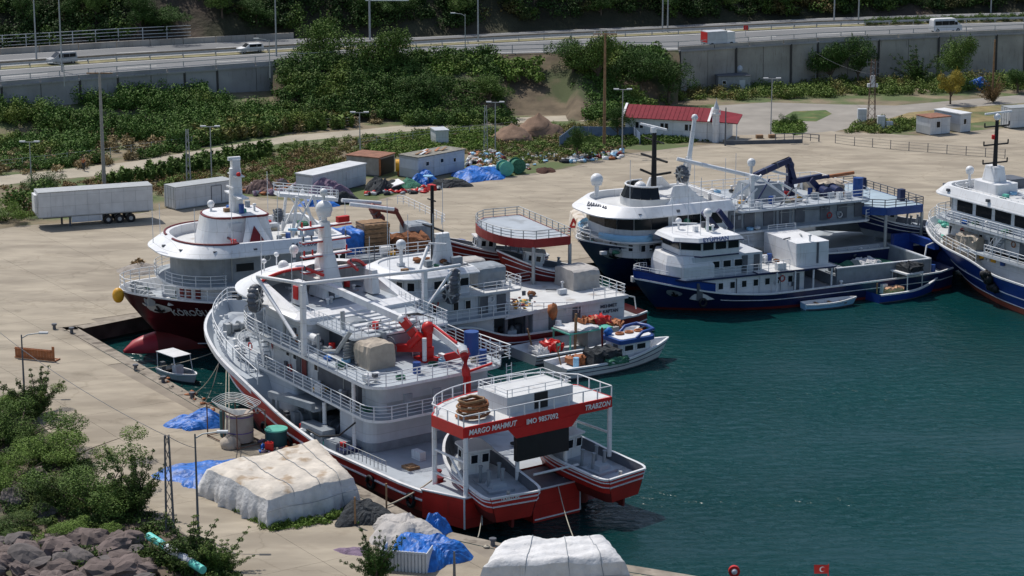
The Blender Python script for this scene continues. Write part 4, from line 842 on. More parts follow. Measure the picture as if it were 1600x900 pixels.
def ship_left():
    t = thing('fishing_ship', 'maroon hulled ship with a red bulb bow at the left, white bridge above grey walls', 'ship', base(187, 455, 5.5, 205, 46), R(205))
    zg = sm([(3, 2.9), (16, 2.8), (25, 3.2), (33, 4.3), (38, 4.9), (46, 5.7)]); zd = interp([(3, 2.4), (29.9, 2.4), (30, 4.0), (46, 4.6)])
    h = Hull(3, 46, 6.3, zg, zd, 33, rake=5.2, p=2.3, q=1.7, stern=[(3, .95), (6, 1)], zboot=.45, wtaper=.45, flare=1.9)
    h.build(t, (MARD, MARD, WHITE, DECKG, WHITE2)); h.stripe(t, 0, WHITE, .06, 0, .985, 'waterline_stripe', z=.45)
    a = M(); rg = []
    for k in range(9):
        x = 38.5 + k * .92; r = 1.55 * math.sqrt(max(.02, 1 - (k / 8.05) ** 2.6)); rg.append([(x, r * 1.0 * math.cos(j * math.pi / 6), -.05 + r * 1.25 * math.sin(j * math.pi / 6)) for j in range(12)])
    a.loft(rg[:6], 0, True, flip=True); a.loft(rg[5:], 1, True, flip=True); a.add(rg[-1], [tuple(range(12))[::-1]], 1); a.done('bulbous_bow', [DRED, BULB], t)
    h.pocket(t, 43.9, 4.35, .95, .5, WHITE2)
    h.name(t, 'KÖROĞLU HA', 40.9, .62, WALLG, 1, 3.95, 1.1)
    a = M(); a.rail(h.edge(29.5, 46, .25, 20), 1.05, 3, 1.3, .03); a.done('bow_railing', RAILW, t)
    H1 = rr(22, 41.6, -4.9, 4.9, 3.6, .4, 8)
    a = M(); a.prism(H1, 4.2, 6.1); a.done('fore_house', WHITE, t)
    dk = rr(16.6, 42.3, -5.6, 5.6, 4.2, .8, 8); a = M(); a.prism(dk, 6.1, 6.32, 0, 1); a.done('upper_deck', [WHITE, DECKG], t)
    a = M(); a.rail([(p[0], p[1], 6.32) for p in dk if p[0] > 20], .95, 3, 1.3, .028); a.done('railing', RAILW, t)
    bridge(t, rr(27.2, 41.0, -4.8, 4.8, 3.8, .4, 8), 6.32, 8.8, rr(27, 42.9, -6.0, 6.0, 5.0, .6, 10), rr(27.3, 41.4, -5.4, 5.4, 4.5, .5, 10), 8.8, 9.9, MIDG, DECKW, trim=(MAROON, 35), deckz=9.1)
    a = M(); a.prism([(31.5, 4.82), (34.5, 4.82), (33.8, 5.0)], 7.2, 7.9); 
    window(t, 36.2, 4.84, 7.7, 1.6, .7, 90, MIDG); window(t, 30.5, 4.84, 7.7, 1.2, .7, 90, MIDG); window(t, 27.5, 4.84, 7.7, 1.2, .7, 90, MIDG)
    for x in (37.2, 34.6, 30.4): window(t, x, 4.92, 5.3, .55, .75, 90)
    for k in (52, 38, 26): a = M(); b = R(k); cx, cy = 38.0 + 3.64 * math.cos(b), 1.3 + 3.64 * math.sin(b); a.box(-.02, .1, -.22, .22, -.4, .4); a.done('life_jacket_locker', MAROON, t, (cx, cy, 5.55), b)
    window(t, 38.0 + 3.6 * math.cos(R(12)), 1.3 + 3.6 * math.sin(R(12)), 5.3, .35, .6, 12)
    # upper pod with the maroon arch
    pod = rr(32.6, 39.0, -2.7, 2.7, 2.4, .6, 8); a = M(); a.prism(pod, 9.1, 11.5, inset=.16); a.prism(rr(33.1, 38.2, -2.3, 2.3, 2.0, .5, 8), 11.5, 11.65, 0); pd = a.done('wheelhouse_pod', WHITE, t)
    a = M(); q = [(p[0], p[1], 11.55) for p in rr(33.0, 38.3, -2.35, 2.35, 2.0, .5, 8)]; a.tube(q, .1, 6, closed=True); a.done('trim', MAROON, pd)
    a = M(); pw = rr(32.2, 40.0, -2.95, 2.95, 2.6, .5, 8); band(pd, [(37.7, -1.5), (38.3, 0), (37.6, 1.6), (36.6, 2.35), (35.6, 2.4)], 10.1, 11.1, .1, WALLG, 'glazed_panel')
    for sd in (1, -1):
        y = sd * 2.45; a = M(); a.add([(36.2, y + sd * 1.6, 9.15), (33.2, y + sd * 1.6, 9.15), (33.9, y + sd * .6, 10.6), (34.2, y, 11.5), (35.2, y, 11.5), (35.5, y + sd * .6, 10.6)], [(0, 1, 2, 3, 4, 5) if sd > 0 else (5, 4, 3, 2, 1, 0)]); b = a.done('buttress', WHITE, pd)
        a = M(); a.add([(35.6, y + sd * 1.66, 9.2), (33.8, y + sd * 1.66, 9.2), (34.7, y + sd * .62, 10.9)], [(0, 1, 2) if sd > 0 else (2, 1, 0)]); a.done('maroon_flash', MAROON, b)
    text('34 A 2004', .55, TEXTD, t, (31.0, 5.95, 9.45), (R(70), 0, R(180)), sx=1.1)
    a = M(); a.prism(rr(34.7, 35.9, -.42, .42, .3, .15), 11.6, 15.5, inset=.2); a.bar((35.2, -2.1, 13.1), (35.2, 2.1, 13.1), .9, .12); a.bar((35.2, -1.2, 14.9), (35.2, 1.2, 14.9), .8, .1); ms = a.done('mast', WHITE, t)
    a = M(); a.box(34.9, 35.6, -.35, .35, 15.5, 16.3); a.box(34.8, 35.9, -.15, .15, 16.2, 16.5); a.done('radar', WHITE, ms); a = M(); a.bar((35.8, -.9, 13.8), (35.8, .9, 13.9), .15); a.done('radar_scanner', WHITE, ms)
    a = M(); a.sph(35.3, 1.0, 15.1, .22, 8); a.done('navigation_lamp', REDB, ms); radome(t, 37.2, -1.2, 12.0, .32, .4, 'dome')
    antennas(t, [(40, 3, 9.2, 3.6), (43, .5, 9.6, 3), (37, 4, 9.2, 4), (33, 4.5, 9.2, 5), (29, 4.8, 9.2, 5), (41.5, -2.5, 9.4, 3), (31, -4, 9.2, 5)])
    a = M(); a.rail([(p[0], p[1], 9.9) for p in rr(17.4, 43.8, -5.2, 5.2, 4.6, .5, 8) if p[0] < 34], .8, 3, 1.3, .022); a.done('railing', RAILW, t)
    # white gantry conveyor reaching aft
    a = M()
    for x, y in ((30.6, -1.4), (30.6, 1.4), (27.6, -1.4), (27.6, 1.4)): a.bar((x, y, 9.2), (lerp(x, 29.6, .5), y, 12.8), .22)
    for y in (-1.4, 1.4): a.bar((30.6, y, 9.2), (28.6, y, 12.8), .14); a.bar((27.6, y, 9.2), (30.2, y, 12.8), .14)
    a.bar((31.5, 0, 12.9), (26.0, 0, 12.0), 1.5, .3); a.done('gantry_frame', WHITE, t)
    a = M(); a.rail([(31.5, .75, 13.0), (26, .75, 12.1)], .8, 3, .9, .025); a.done('railing', RAILW, t); a = M(); a.rail([(31.5, -.75, 13.0), (26, -.75, 12.1)], .8, 3, .9, .025); a.done('railing', RAILW, t)
    power_block(t, 31.8, 1.2, 11.2, .7, 0)
    for q in ((0, 1.0, .0), (0, -1.0, 0)): a = M(); a.tube([(25, q[1], 11.6), (21.0, q[1] * 1.6, 10.9)], .18, 8); a.done('boom', WHITE, t)
    a = M(); a.box(17, 27.2, -4.9, 4.9, 6.32, 7.3); a.box(17.5, 27, -4.6, 4.6, 7.3, 7.4); a.done('aft_house', MIDG, t)
    for k in range(6):
        cover(t, 'stacked_crate', 21.8, 24.2, .2, 2.6, 7.4 + k * .42, 7.8 + k * .42, WOOD, seed=k, sag=.04)
    cover(t, 'net_heap', 18.5, 21.6, 1.4, 3.9, 7.4, 8.6, NETB, seed=11, sag=.3)
    cover(t, 'blue_cover', 24.2, 26.8, -.5, 2.6, 7.2, 9.3, TARPB, seed=12, sag=.12)
    crane(t, (21.4, -.8, 7.4), (21.4, -.8, 9.6), ((21.4, -.8, 9.4), (22.2, -.6, 10.8)), ((22.2, -.6, 10.8), (20.2, .1, 10.4)), ((20.2, .1, 10.4), (19.3, .3, 8.6)), mat('rust red crane', (.17, .035, .025), .5, .2), None, .55)
    cover(t, 'grey_cabinet', 17.4, 19.6, -.6, 1.8, 7.4, 9.3, MIDG, seed=3, sag=.02)
    a = M(); a.rail([(17.2, -4.5, 7.4), (17.2, 4.7, 7.4), (27, 4.8, 7.4)], 1, 3, 1.2, .03); a.done('railing', RAILW, t)
    for x in (17.2, 19.5, 22): a = M(); a.bar((x, 5.4, 2.4), (x, 5.4, 6.1), .3); a.done('deck_pillar', WHITE, t); cover(t, 'net_heap', 6, 15.5, -4, 3, 2.4, 3.5, NETB, seed=5, sag=.25)
    gantry(t, 5.2, 8.9, 11.3, 5.5, 7.75, mat('brick red fascia', (.26, .02, .02), .45, .12), DECKG, GALV, GALV, 3.0, railn=3)
    f = tobj(t)
    skiff('maroon skiff with its cabin just behind the front post of the maroon stern platform', f(2.6, 5.2, 2.3), 205 - 22, 8, MAROON, DRED, WHITE, 'maroon skiffs on the left ship', L=9.5, hb=2.0)
    skiff('maroon skiff reaching out furthest left from under the maroon stern platform', f(4.2, -2.6, 2.8), 205 - 8, 6, MAROON, DRED, WHITE, 'maroon skiffs on the left ship', L=10.5, hb=1.9)
    a = M(); a.sph(0, 0, 0, .52, 14, sz=1.3); tag(a.done('bow_fender', YEL, None, f(46.3, .6, 5.3)), 'yellow round fender hanging off the bow of the bulb-bowed ship', 'fender')
    kit(t, [(37, 44, -4, 4.5, 4.65, 14), (17.5, 26.5, -4.5, 4.6, 7.42, 28), (27.5, 32, -4, 4.4, 9.12, 14), (32, 40, 3.1, 4.6, 9.12, 8), (33.5, 37, -1.5, 1.5, 11.66, 6), (17.5, 26, 5.0, 5.5, 6.35, 8), (13, 30, 5.2, 6, 2.4, 12)], 9); wallkit(t, 24, 40, 4.82, 6.5, 8.6, 6, 3); lights(t, [(42.2, 1.0, 9.2), (41.4, 3.4, 9.2), (39.0, 5.3, 9.2), (35.5, 5.6, 9.2)])
    winch(t, 44.0, 1.6, 4.6, GALV, .55, 1.6); winch(t, 44.0, -1.6, 4.6, GALV, .55, 1.6)
    for x, y in ((42.4, 2.9), (40.2, 3.9), (36.6, 4.7)): a = M(); a.cyl(x, y - .5, 4.4, 5.1, .16, 8); a.cyl(x, y, 4.4, 5.1, .16, 8); a.done('bollard', WHITE, t)
ship_left()
def ship_navy():
    t = thing('fishing_ship', 'navy ship with curved wraparound bridge windows and a light blue band, further back', 'ship', base(903, 372, 5.5, 205, 44), R(205))
    zg = sm([(4, 2.9), (18, 2.9), (28, 3.4), (35, 4.5), (44, 5.5)]); zd = interp([(3, 2.4), (29.9, 2.4), (30, 4.0), (44, 4.5)])
    h = Hull(4, 44, 6.2, zg, zd, 31, rake=5, p=2.2, q=1.7, stern=[(4, .95), (7, 1)], zboot=.4, wtaper=.45, flare=1.9)
    h.build(t, (DRED, NAVY, WHITE, DECKG, WHITE2)); h.name(t, 'ŞAHİN KA', 38.6, .6, MIDG, 1, 3.9, 1.3); h.pocket(t, 42.0, 4.2, .95, .5, MIDG)
    a = M(); a.rail(h.edge(28, 44, .25, 20), 1.0, 3, 1.4, .028); a.done('bow_railing', RAILW, t)
    a = M(); a.prism(rr(22, 41.5, -4.8, 4.8, 3.0, .4, 8), 4.0, 5.7); a.done('fore_house', WHITE, t)
    dk = rr(14, 42.6, -5.5, 5.5, 3.8, .8, 8)
    a = M(); a.prism(dk, 5.6, 5.8, 0, 1); a.done('upper_deck', [WHITE, DECKG], t)
    a = M(); a.loft([[(p[0], p[1], 5.75) for p in dk if p[0] > 30], [(p[0] * 1.0 + .12, p[1] * 1.02, 6.1) for p in dk if p[0] > 30], [(p[0] * 1.0 - .1, p[1] * .98, 6.35) for p in dk if p[0] > 30]], 0, True, False); a.done('blue_ledge', LBLUE, t)
    hp = rr(30, 41.8, -4.7, 4.7, 3.2, .4, 8)
    bridge(t, hp, 5.8, 8.0, rr(29.4, 43.6, -5.5, 5.5, 4.4, .6, 8), rr(29.8, 42.2, -4.9, 4.9, 3.8, .5, 8), 8, 8.95, WHITE, DECKW, deckz=8.3)
    path = [(p[0], p[1]) for p in hp]; pth = [p for p in path if p[0] > 38][::-1]
    f0 = hp[:9][::-1] if hp[0][0] > hp[8][0] else hp[:9]
    arc = [(38.6 + 3.2 * math.cos(R(k)), (1.5 if k > 0 else -1.5) + 3.2 * math.sin(R(k))) for k in (-90, -60, -30, -2, 2, 30, 60, 90)]
    band(t, arc + [(36.8, 4.7)], 6.75, 7.85, .15, GLASS, 'window', per=1.6, gap=.03); band(t, [(35.8, 4.7), (30.8, 4.7)], 6.75, 7.85, .08, GLASS, 'window', per=1.6, gap=.04)
    text('BARAKLAR', .62, TEXTD, t, (42.6, 1.2, 8.72), (R(62), 0, R(100)), sx=1.0); a = M()
    for x, y in ((39.5, 4.85), (38.6, 4.85), (36, 4.86), (35.2, 4.86), (31, 4.86)): window(t, x, y - .02, 5.0, .45, .6, 90)
    for k in (70, 50, 20, 5): window(t, 38.5 + 3.0 * math.cos(R(k)), 1.8 + 3.0 * math.sin(R(k)), 5.0, .4, .6, k)
    a = M(); a.prism(rr(31.5, 39.0, -2.6, 2.6, 2.2, .5, 6), 8.3, 9.1); a.done('roof_deck', DECKW, t)
    fb = M(); arcp = [(36.8 + 2.3 * math.cos(R(k)), 2.5 * math.sin(R(k))) for k in range(-100, 101, 25)]; band(t, arcp, 9.1, 10.2, 0, GLASS, 'windscreen_pane', tilt=-.5, gap=.05)
    a = M(); a.tube([(p[0] - .4, p[1] * .85, 10.25) for p in arcp], .09, 6); a.done('windscreen_frame', WHITE, t)
    for sd in (1, -1):
        a = M(); y = sd * 2.6; v = [(34.9, y, 10.3), (33.6, y, 10.3), (32.4, y * 1.1, 9.2), (30.6, y * 1.2, 8.4), (36.0, y * 1.15, 8.4), (35.4, y * 1.05, 9.0)]; u = [(p[0], p[1] - sd * .3, p[2]) for p in v]
        a.add(v + u, [(0, 1, 2, 3, 4, 5) if sd > 0 else (5, 4, 3, 2, 1, 0), (11, 10, 9, 8, 7, 6) if sd > 0 else (6, 7, 8, 9, 10, 11)] + [(i, (i + 1) % 6, 6 + (i + 1) % 6, 6 + i) for i in range(6)]); a.done('side_wing', WHITE, t)
    a = M(); a.cyl(35.8, 0, 9.0, 15.4, .3, 10, r2=.2); a.bar((35.8, -1.9, 14.4), (35.8, 1.9, 14.4), .12); a.bar((35.8, -2.6, 12.7), (35.8, 2.6, 12.7), .18); a.bar((35.8, 0, 11.0), (37.6, .6, 11.8), .2); a.bar((35.8, 0, 11.0), (33.6, -.6, 11.0), .2); ms = a.done('mast', BLACK, t)
    a = M(); a.bar((36.6, -1.4, 15.9), (35.2, 1.3, 15.6), .22, .2); a.cyl(35.9, 0, 15.2, 15.7, .3, 10); a.done('radar_scanner', WHITE, ms)
    radome(t, 41.2, -1.6, 10.2, .62, 1.2, 'dome'); radome(t, 37.6, .6, 9.5, .62, .4, 'dome'); radome(t, 24.6, -.4, 11.0, .42, 1.6, 'dome')
    # white derrick
    a = M(); a.tube([(32.2, -.3, 8.9), (31.2, -.3, 16.3)], .28, 10, r2=.2); a.sph(31.2, -.3, 16.3, .35, 8); a.bar((32.8, .9, 8.9), (31.8, .2, 12.4), .2); a.bar((32.6, -1.5, 8.9), (31.8, -.6, 12.4), .2); a.done('derrick_mast', WHITE, t)
    a = M(); a.tube([(33.5, .4, 12.5), (25.8, 3.2, 10.5)], .2, 8); a.done('derrick_boom', WHITE, t); power_block(t, 33.0, .6, 11.0, .95, R(10))
    a = M(); a.bar((26.8, 3.4, 5.9), (26.8, 3.4, 10.9), .42); a.tube([(29.5, 3.4, 8.4), (25.6, 3.2, 10.7)], .16, 8); a.tube([(22.5, 3.4, 8.2), (25.8, 3.4, 10.5)], .12, 8); a.tube([(20.4, 3.4, 8.0), (23.8, 3.4, 10.0)], .12, 8); a.done('davit_frame', WHITE, t)
    a = M(); a.prism(rr(14.4, 30, -4.6, 4.6, .4, .4), 5.8, 7.6, inset=.02); a.done('aft_house', MIDG, t)
    dk2 = rr(14, 29.2, -5.3, 5.3, .4, .6); a = M(); a.prism(dk2, 7.6, 7.8, 0, 1); a.done('boat_deck', [WALLG, DECKG], t)
    a = M(); a.rail([(p[0], p[1], 7.8) for p in dk2], 1, 3, 1.3, .028, closed=True); a.done('railing', RAILW, t); a = M(); a.rail([(p[0], p[1], 5.8) for p in dk if p[0] < 36], 1, 3, 1.3, .028); a.done('railing', RAILW, t)
    for x in (14.5, 16.5, 18.5, 21.4, 23.2, 25.0, 27.2, 28.6): a = M(); a.box(x, x + 1.1, 4.56, 4.66, 6.0, 7.35); a.done('door', DARKG, t)  # dark panels painted in for the shaded openings of the aft house
    crane(t, (20.4, 0, 7.8), (20.4, 0, 10.8), ((24.8, .6, 10.2), (20.6, .2, 11.4)), ((20.6, .2, 11.4), (20.0, .4, 9.2)), ((19.6, .4, 9.2), (16.4, .9, 9.5)), NAVY, NAVY, .44)
    a = M(); a.bar((20.4, .4, 9.2), (17.2, .9, 9.6), .5, .5); a.bar((17.6, .8, 8.4), (18.6, .8, 9.4), .9, .6); a.done('crane_housing', NAVY, t)
    a = M(); a.tube([(16.4, .9, 9.5), (13.6, 1.3, 9.75)], .18, 8); a.done('boom_extension', ORANGE, t)
    a = M(); a.prism([(22.2, -1.5), (26.2, -1.5), (26.2, 2.5), (22.2, 2.5)], 7.8, 9.5, inset=.25); a.done('engine_casing', MIDG, t)
    for k, x in enumerate((17.5, 16.2)): a = M(); a.tube([(x, 1.4, 8.3), (x + .2, 3.0, 8.3)], .5, 14); a.tube([(x, 1.35, 8.3), (x, 1.45, 8.3)], .62, 14); a.done('hose_reel', NAVY, t)
    cover(t, 'net_heap', 14.4, 17.6, -3, 1, 7.8, 8.8, TAN, seed=9, sag=.25)
    a = M(); a.cyl(14.6, 3.6, 7.8, 9.7, .5, 12); a.done('drum', BLUEP, t)
    gantry(t, 8.6, 12.9, 15.8, 6.3, 6.95, BLUEP, mat('pale blue grey deck', (.33, .42, .48), .6, .12, .8), GALV, DARKG, 3.0, railn=3)
    for y in (3.5, -3.5): a = M(); a.box(9, 9.6, y - .3, y + .3, 6.95, 8.1); a.done('locker', NAVY, t)
    f = tobj(t)
    skiff('blue skiff with a white cabin, nearest under the blue stern platform', f(5.4, 5.0, 2.5), 205 - 20, 7, NAVY, MIDG, WHITE, 'blue skiffs of the navy ship', L=9.6)
    skiff('blue skiff further left and higher under the blue stern platform', f(8.4, -2.0, 3.0), 205 - 6, 6, NAVY, MIDG, WHITE, 'blue skiffs of the navy ship', L=10.0)
    for k in range(14): p = (rnd.uniform(36.5, 43), rnd.uniform(-4, 4.6)); a = M(); a.sph(p[0], p[1], 4.75, rnd.uniform(.2, .45), 7, jit=.2, sz=.7); a.done('deck_gear', [DARKG, MAROON, MIDG][k % 3], t)
    a = M(); c = (38.2, 5.3, 4.9); a.tube([(c[0] + .42 * math.cos(k * math.pi / 6), c[1], c[2] + .42 * math.sin(k * math.pi / 6)) for k in range(12)], .14, 6, closed=True); a.done('tyre_fender', BLACK, t)
    a = M(); a.sph(35.2, 5.6, 5.9, .85, 10, sz=1.35, sx=.7, sy=.6, jit=.15); a.sph(35.2, 5.6, 7.4, .35, 8); tag(a.done('folded_parasol', mat('deep green cloth', (.02, .12, .07), .8)), None).parent = t
    antennas(t, [(33, 3, 8.3, 4), (40, 3, 8.3, 5), (29, 4, 8.3, 5), (30.5, 4.6, 8, 5)])
    kit(t, [(36, 43, -3.5, 4.0, 4.5, 26), (30, 33, -4, 4, 8.3, 8), (15, 29, -4.5, 4.7, 7.8, 46), (26, 38, 4.9, 5.3, 5.8, 8), (15, 30, 5.3, 6, 2.4, 14)], 3); lights(t, [(43.0, .5, 8.2), (42.4, 2.6, 8.2), (40, 5.0, 8.2), (36, 5.2, 8.3)])
    wallkit(t, 15, 30, 4.6, 6, 7.4, 14, 4)
    for x0, x1, y, z0, z1 in ((28.5, 26.4, 3.8, 7.8, 9.6), (26.0, 24.4, 2.8, 7.8, 10.2), (24.0, 22.6, 4.2, 7.8, 9.4), (28.6, 28.6, 4.6, 7.8, 10.4), (22.4, 22.4, 4.5, 5.8, 9.4)): a = M(); a.bar((x0, y, z0), (x1, y, z1), .12); a.done('steel_frame', [DARKG, WHITE, NAVY][int(x0) % 3], t)
    return t
ship_navy()
def ship_small_blue():
    t = thing('fishing_ship', 'dark blue ship with boxy white bridge and a large white box on its deck', 'ship', base(990, 430, 3.5, 204, 40), R(204))
    zg0 = sm([(7, 3.0), (14, 2.8), (28, 2.6), (33, 3.0), (40, 4.3)]); zd0 = interp([(7, 2.3), (33, 2.2), (34.4, 2.5), (34.5, 3.2), (40, 3.6)]); zg = lambda x: zg0(x) - 1; zd = lambda x: zd0(x) - 1
    h = Hull(7, 40, 4.9, zg, zd, 28, rake=3.2, p=1.9, q=1.35, stern=[(7, .8), (9, .98), (11, 1)], zboot=.25, wtaper=.5, flare=1.3)
    h.build(t, (DRED, NAVY, WHITE, DECKG, WHITE2)); h.stripe(t, .52, WHITE, .045, 0, .8)
    before = set(t.children); h.pocket(t, 37.3, 2.0, .7, .35, MIDG); before |= set(t.children); h.zg = zg0
    a = M(); pts = [p for p in h.edge(33.5, 40, .02, 14)]; a.loft([[(p[0], p[1], p[2]) for p in pts], [(p[0] + .05, p[1] * 1.02, p[2] + .75) for p in pts]], 0, True, False); a.done('bow_bulwark', BLUE, t)
    a = M(); a.tube([(p[0] + .05, p[1] * 1.02, p[2] + .77) for p in pts], .06, 5); a.done('bow_cap', NAVY, t)
    a = M(); a.prism(rr(23.5, 35.4, -3.4, 3.5, 1.2, .3), 2.3, 4.2); a.done('main_house', WHITE, t)
    for k in range(8): window(t, 25.2 + k * 1.25, 3.52, 3.5, .5, .6, 90)
    for x in (24.2, 34.6): a = M(); a.box(x, x + .6, 3.48, 3.58, 2.35, 4.0); a.done('door', DARKG, t)
    a = M(); a.prism([(23.4, 3.9), (23.4, -3.9), (36.4, -3.6), (37.6, -1.6), (37.6, 1.6), (36.4, 3.6)], 4.2, 4.38, 0, 1); a.done('upper_deck', [NAVY, DECKG], t)
    wb = [(33.2, 3.2), (33.2, -3.2), (36.4, -3.2), (37.4, -1.5), (37.4, 1.5), (36.4, 3.2)]
    a = M(); a.prism(wb, 4.38, 5.5); n = [(p[0] * .5 + 33.4 * .5 if p[0] > 34 else p[0], p[1] * .9) for p in wb]; a.prism(wb, 5.5, 6.4, inset=.16); a.done('forward_trunk', WHITE, t)
    a = M(); a.prism([(28.0, 3.0), (28.0, -3.0), (35.4, -3.0), (35.4, 3.0)], 4.38, 6.3); a.done('cabin', WALLG, t)
    for x in (33.0, 31.8, 30.6): window(t, x, 3.02, 5.45, .8, .7, 90)
    for x in (29.6, 28.3): a = M(); a.box(x, x + .6, 2.98, 3.08, 4.45, 6.1); a.done('door', DARKG, t)
    wp = [(30.6, 3.15), (30.6, -3.15), (34.6, -3.15), (36.2, -1.8), (36.2, 1.8), (34.6, 3.15)]
    a = M(); a.prism(wp, 6.3, 6.42, 1); a.prism([(p[0] - .05, p[1] * .98) for p in wp], 6.42, 6.95, 0); a.prism([(p[0] - .15, p[1] * .95) for p in wp], 6.95, 7.7, 0); a.done('wheelhouse', [WHITE, NAVY], t)
    q = [(p[0] - .12, p[1] * .96) for p in wp]; band(t, [q[2], q[3], q[4], q[5]], 6.95, 7.66, .05, GLASS, 'window', per=1.6, gap=.18, tilt=.12); band(t, [q[5], q[0]], 6.95, 7.62, .05, GLASS, 'window', per=1.35, gap=.25)
    a = M(); rp = [(30.2, 3.4), (30.2, -3.4), (35.0, -3.4), (36.9, -1.9), (36.9, 1.9), (35.0, 3.4)]; a.prism(rp, 7.7, 7.8, 1); a.prism(rp, 7.8, 8.15, 0, inset=.08); a.done('roof', [WHITE, NAVY], t)
    text('EYÜPHAN', .55, BLUEP, t, (33.2, 3.36, 8.0), (R(80), 0, R(180)), sx=1.1)
    for x in (32.2, 30.6): a = M(); a.bar((x - 1.3, -.6, 8.0), (x + .2, -.6, 9.8), .45, .45); a.done('exhaust_stack', NAVY, t)
    radome(t, 32.6, .6, 9.6, .42, 1.5, 'dome'); radome(t, 34.6, -1.4, 8.7, .3, .5, 'dome'); antennas(t, [(35, 1.2, 8.1, 4), (34, 1.8, 8.1, 5.5), (36, 0, 8.1, 3), (30.8, 2.5, 8.1, 3)])
    a = M(); a.bar((35.5, -1, 8.9), (33.7, .6, 9.0), .12); a.done('radar_scanner', WHITE, t)
    a = M(); a.prism([(20.6, 4.3), (20.6, -4.0), (29, -4.0), (29, 4.1)], 4.36, 4.5, 0, 1); a.done('awning_deck', [NAVY, DECKW], t)
    for x in (21, 23, 25, 27): a = M(); a.bar((x, 4.1, 2.3), (x, 4.1, 4.4), .14); a.done('deck_pillar', WHITE, t)
    a = M(); a.prism(rr(20.8, 24.4, -2.9, 3.2, .1, .1), 4.5, 6.75); cb = a.done('white_deckhouse', WHITE, t)
    a = M(); a.box(22.0, 22.18, 3.2, 3.32, 4.7, 6.7); a.done('downpipe', DARKG, cb)
    
    for pa_, pb_, h_, sp_ in (((28.6, 3.9, 4.5), (25.5, 3.9, 4.5), 1, .8), ((24, -2.8, 6.75), (20.9, -2.8, 6.75), .6, 1), ((36, 3.4, 4.4), (28.6, 3.8, 4.4), .9, 1.2)): a = M(); a.rail([pa_, pb_], h_, 3, sp_, .022); a.done('railing', RAILW, t)
    a = M()
    for k in range(7): a.tube([(29.5 - k * .6, -3.4 + .1 * k, 4.5), (29.5 - k * .6, -3.4, 6.4)], .04, 5)
    for z in (4.9, 5.5, 6.0, 6.4): a.tube([(30, -3.4, z), (25.2, -3.4, z)], .035, 5)
    a.done('net_frame', RAILW, t)
    a = M(); a.box(9.8, 20.3, 3.7, 3.95, 2.3, 4.05, 0); a.box(9.8, 20.3, -3.95, -3.7, 2.3, 4.05, 1); a.box(9.6, 9.9, -3.95, 3.95, 2.3, 4.1, 0); a.box(17.4, 20.3, -3.6, 3.7, 2.3, 3.3, 0); a.done('hold_coaming', [MIDG, WALLG], t)
    a = M(); a.bar((9.7, 3.85, 4.12), (20.4, 3.85, 4.12), .3, .1); a.bar((9.7, -3.85, 4.12), (20.4, -3.85, 4.12), .3, .1); a.bar((9.7, -3.85, 4.12), (9.7, 3.85, 4.12), .3, .1); a.done('coaming_cap', WALLG, t)
    for k in range(8): a = M(); x = 10.6 + k * 1.2; a.box(x, x + .14, -3.7, -3.5, 2.3, 4.0); a.done('stanchion', WHITE2, t)
    cover(t, 'net_heap', 11, 16.5, -2.8, 2.2, 2.3, 3.0, NETG, seed=21, sag=.25); cover(t, 'net_heap', 13, 15, -2, 0.4, 2.9, 3.4, CANW, seed=22, sag=.2)
    a = M(); a.box(7.3, 9.6, -3.2, -2.6, 2.3, 5.2); a.box(7.3, 7.8, -3.2, 1.8, 4.4, 5.2); a.done('stern_goal', BLUE, t)
    a = M(); a.tube([(9, 1.6, 2.3), (8.6, 1.6, 4.9), (7.4, 1.6, 5.2)], .08, 6); a.done('stern_frame', WHITE, t)
    kit(t, [(24.8, 28.5, -3.5, 3.6, 4.52, 10), (34.8, 39, -2, 2, 3.5, 5), (8, 9.4, -2, 2.5, 2.35, 5), (10.2, 20, 3.98, 4.4, 2.35, 8), (30.6, 34, -2.5, 2.5, 8.16, 4), (21, 24, -2, 2.8, 6.78, 3)], 4); wallkit(t, 24, 34, 3.54, 2.5, 4.1, 7, 8)
    winch(t, 19.6, 2.4, 3.3, MIDG, .4, 1.2); winch(t, 8.6, .4, 2.3, MIDG, .4, 1.2)
    for x, y in ((38.4, .7), (38.2, -.8), (37.6, 1.6)): a = M(); a.sph(x, y, 3.95, .42, 10, sz=.8); a.done('windlass', GALV, t)
    a = M(); a.rail(h.edge(37.5, 40, .05, 8, 0, .75), .45, 2, .9, .025); a.done('railing', RAILW, t)
    a = M(); c = (34.7, 5.15, 2.2); a.tube([(c[0] + .35 * math.cos(k * math.pi / 6), c[1] - 1.3, c[2] + .35 * math.sin(k * math.pi / 6)) for k in range(12)], .12, 6, closed=True); a.done('tyre_fender', BLACK, t)
    for c in t.children:
        if c not in before: c.location = c.location + Vector((0, 0, -1.0))
ship_small_blue()
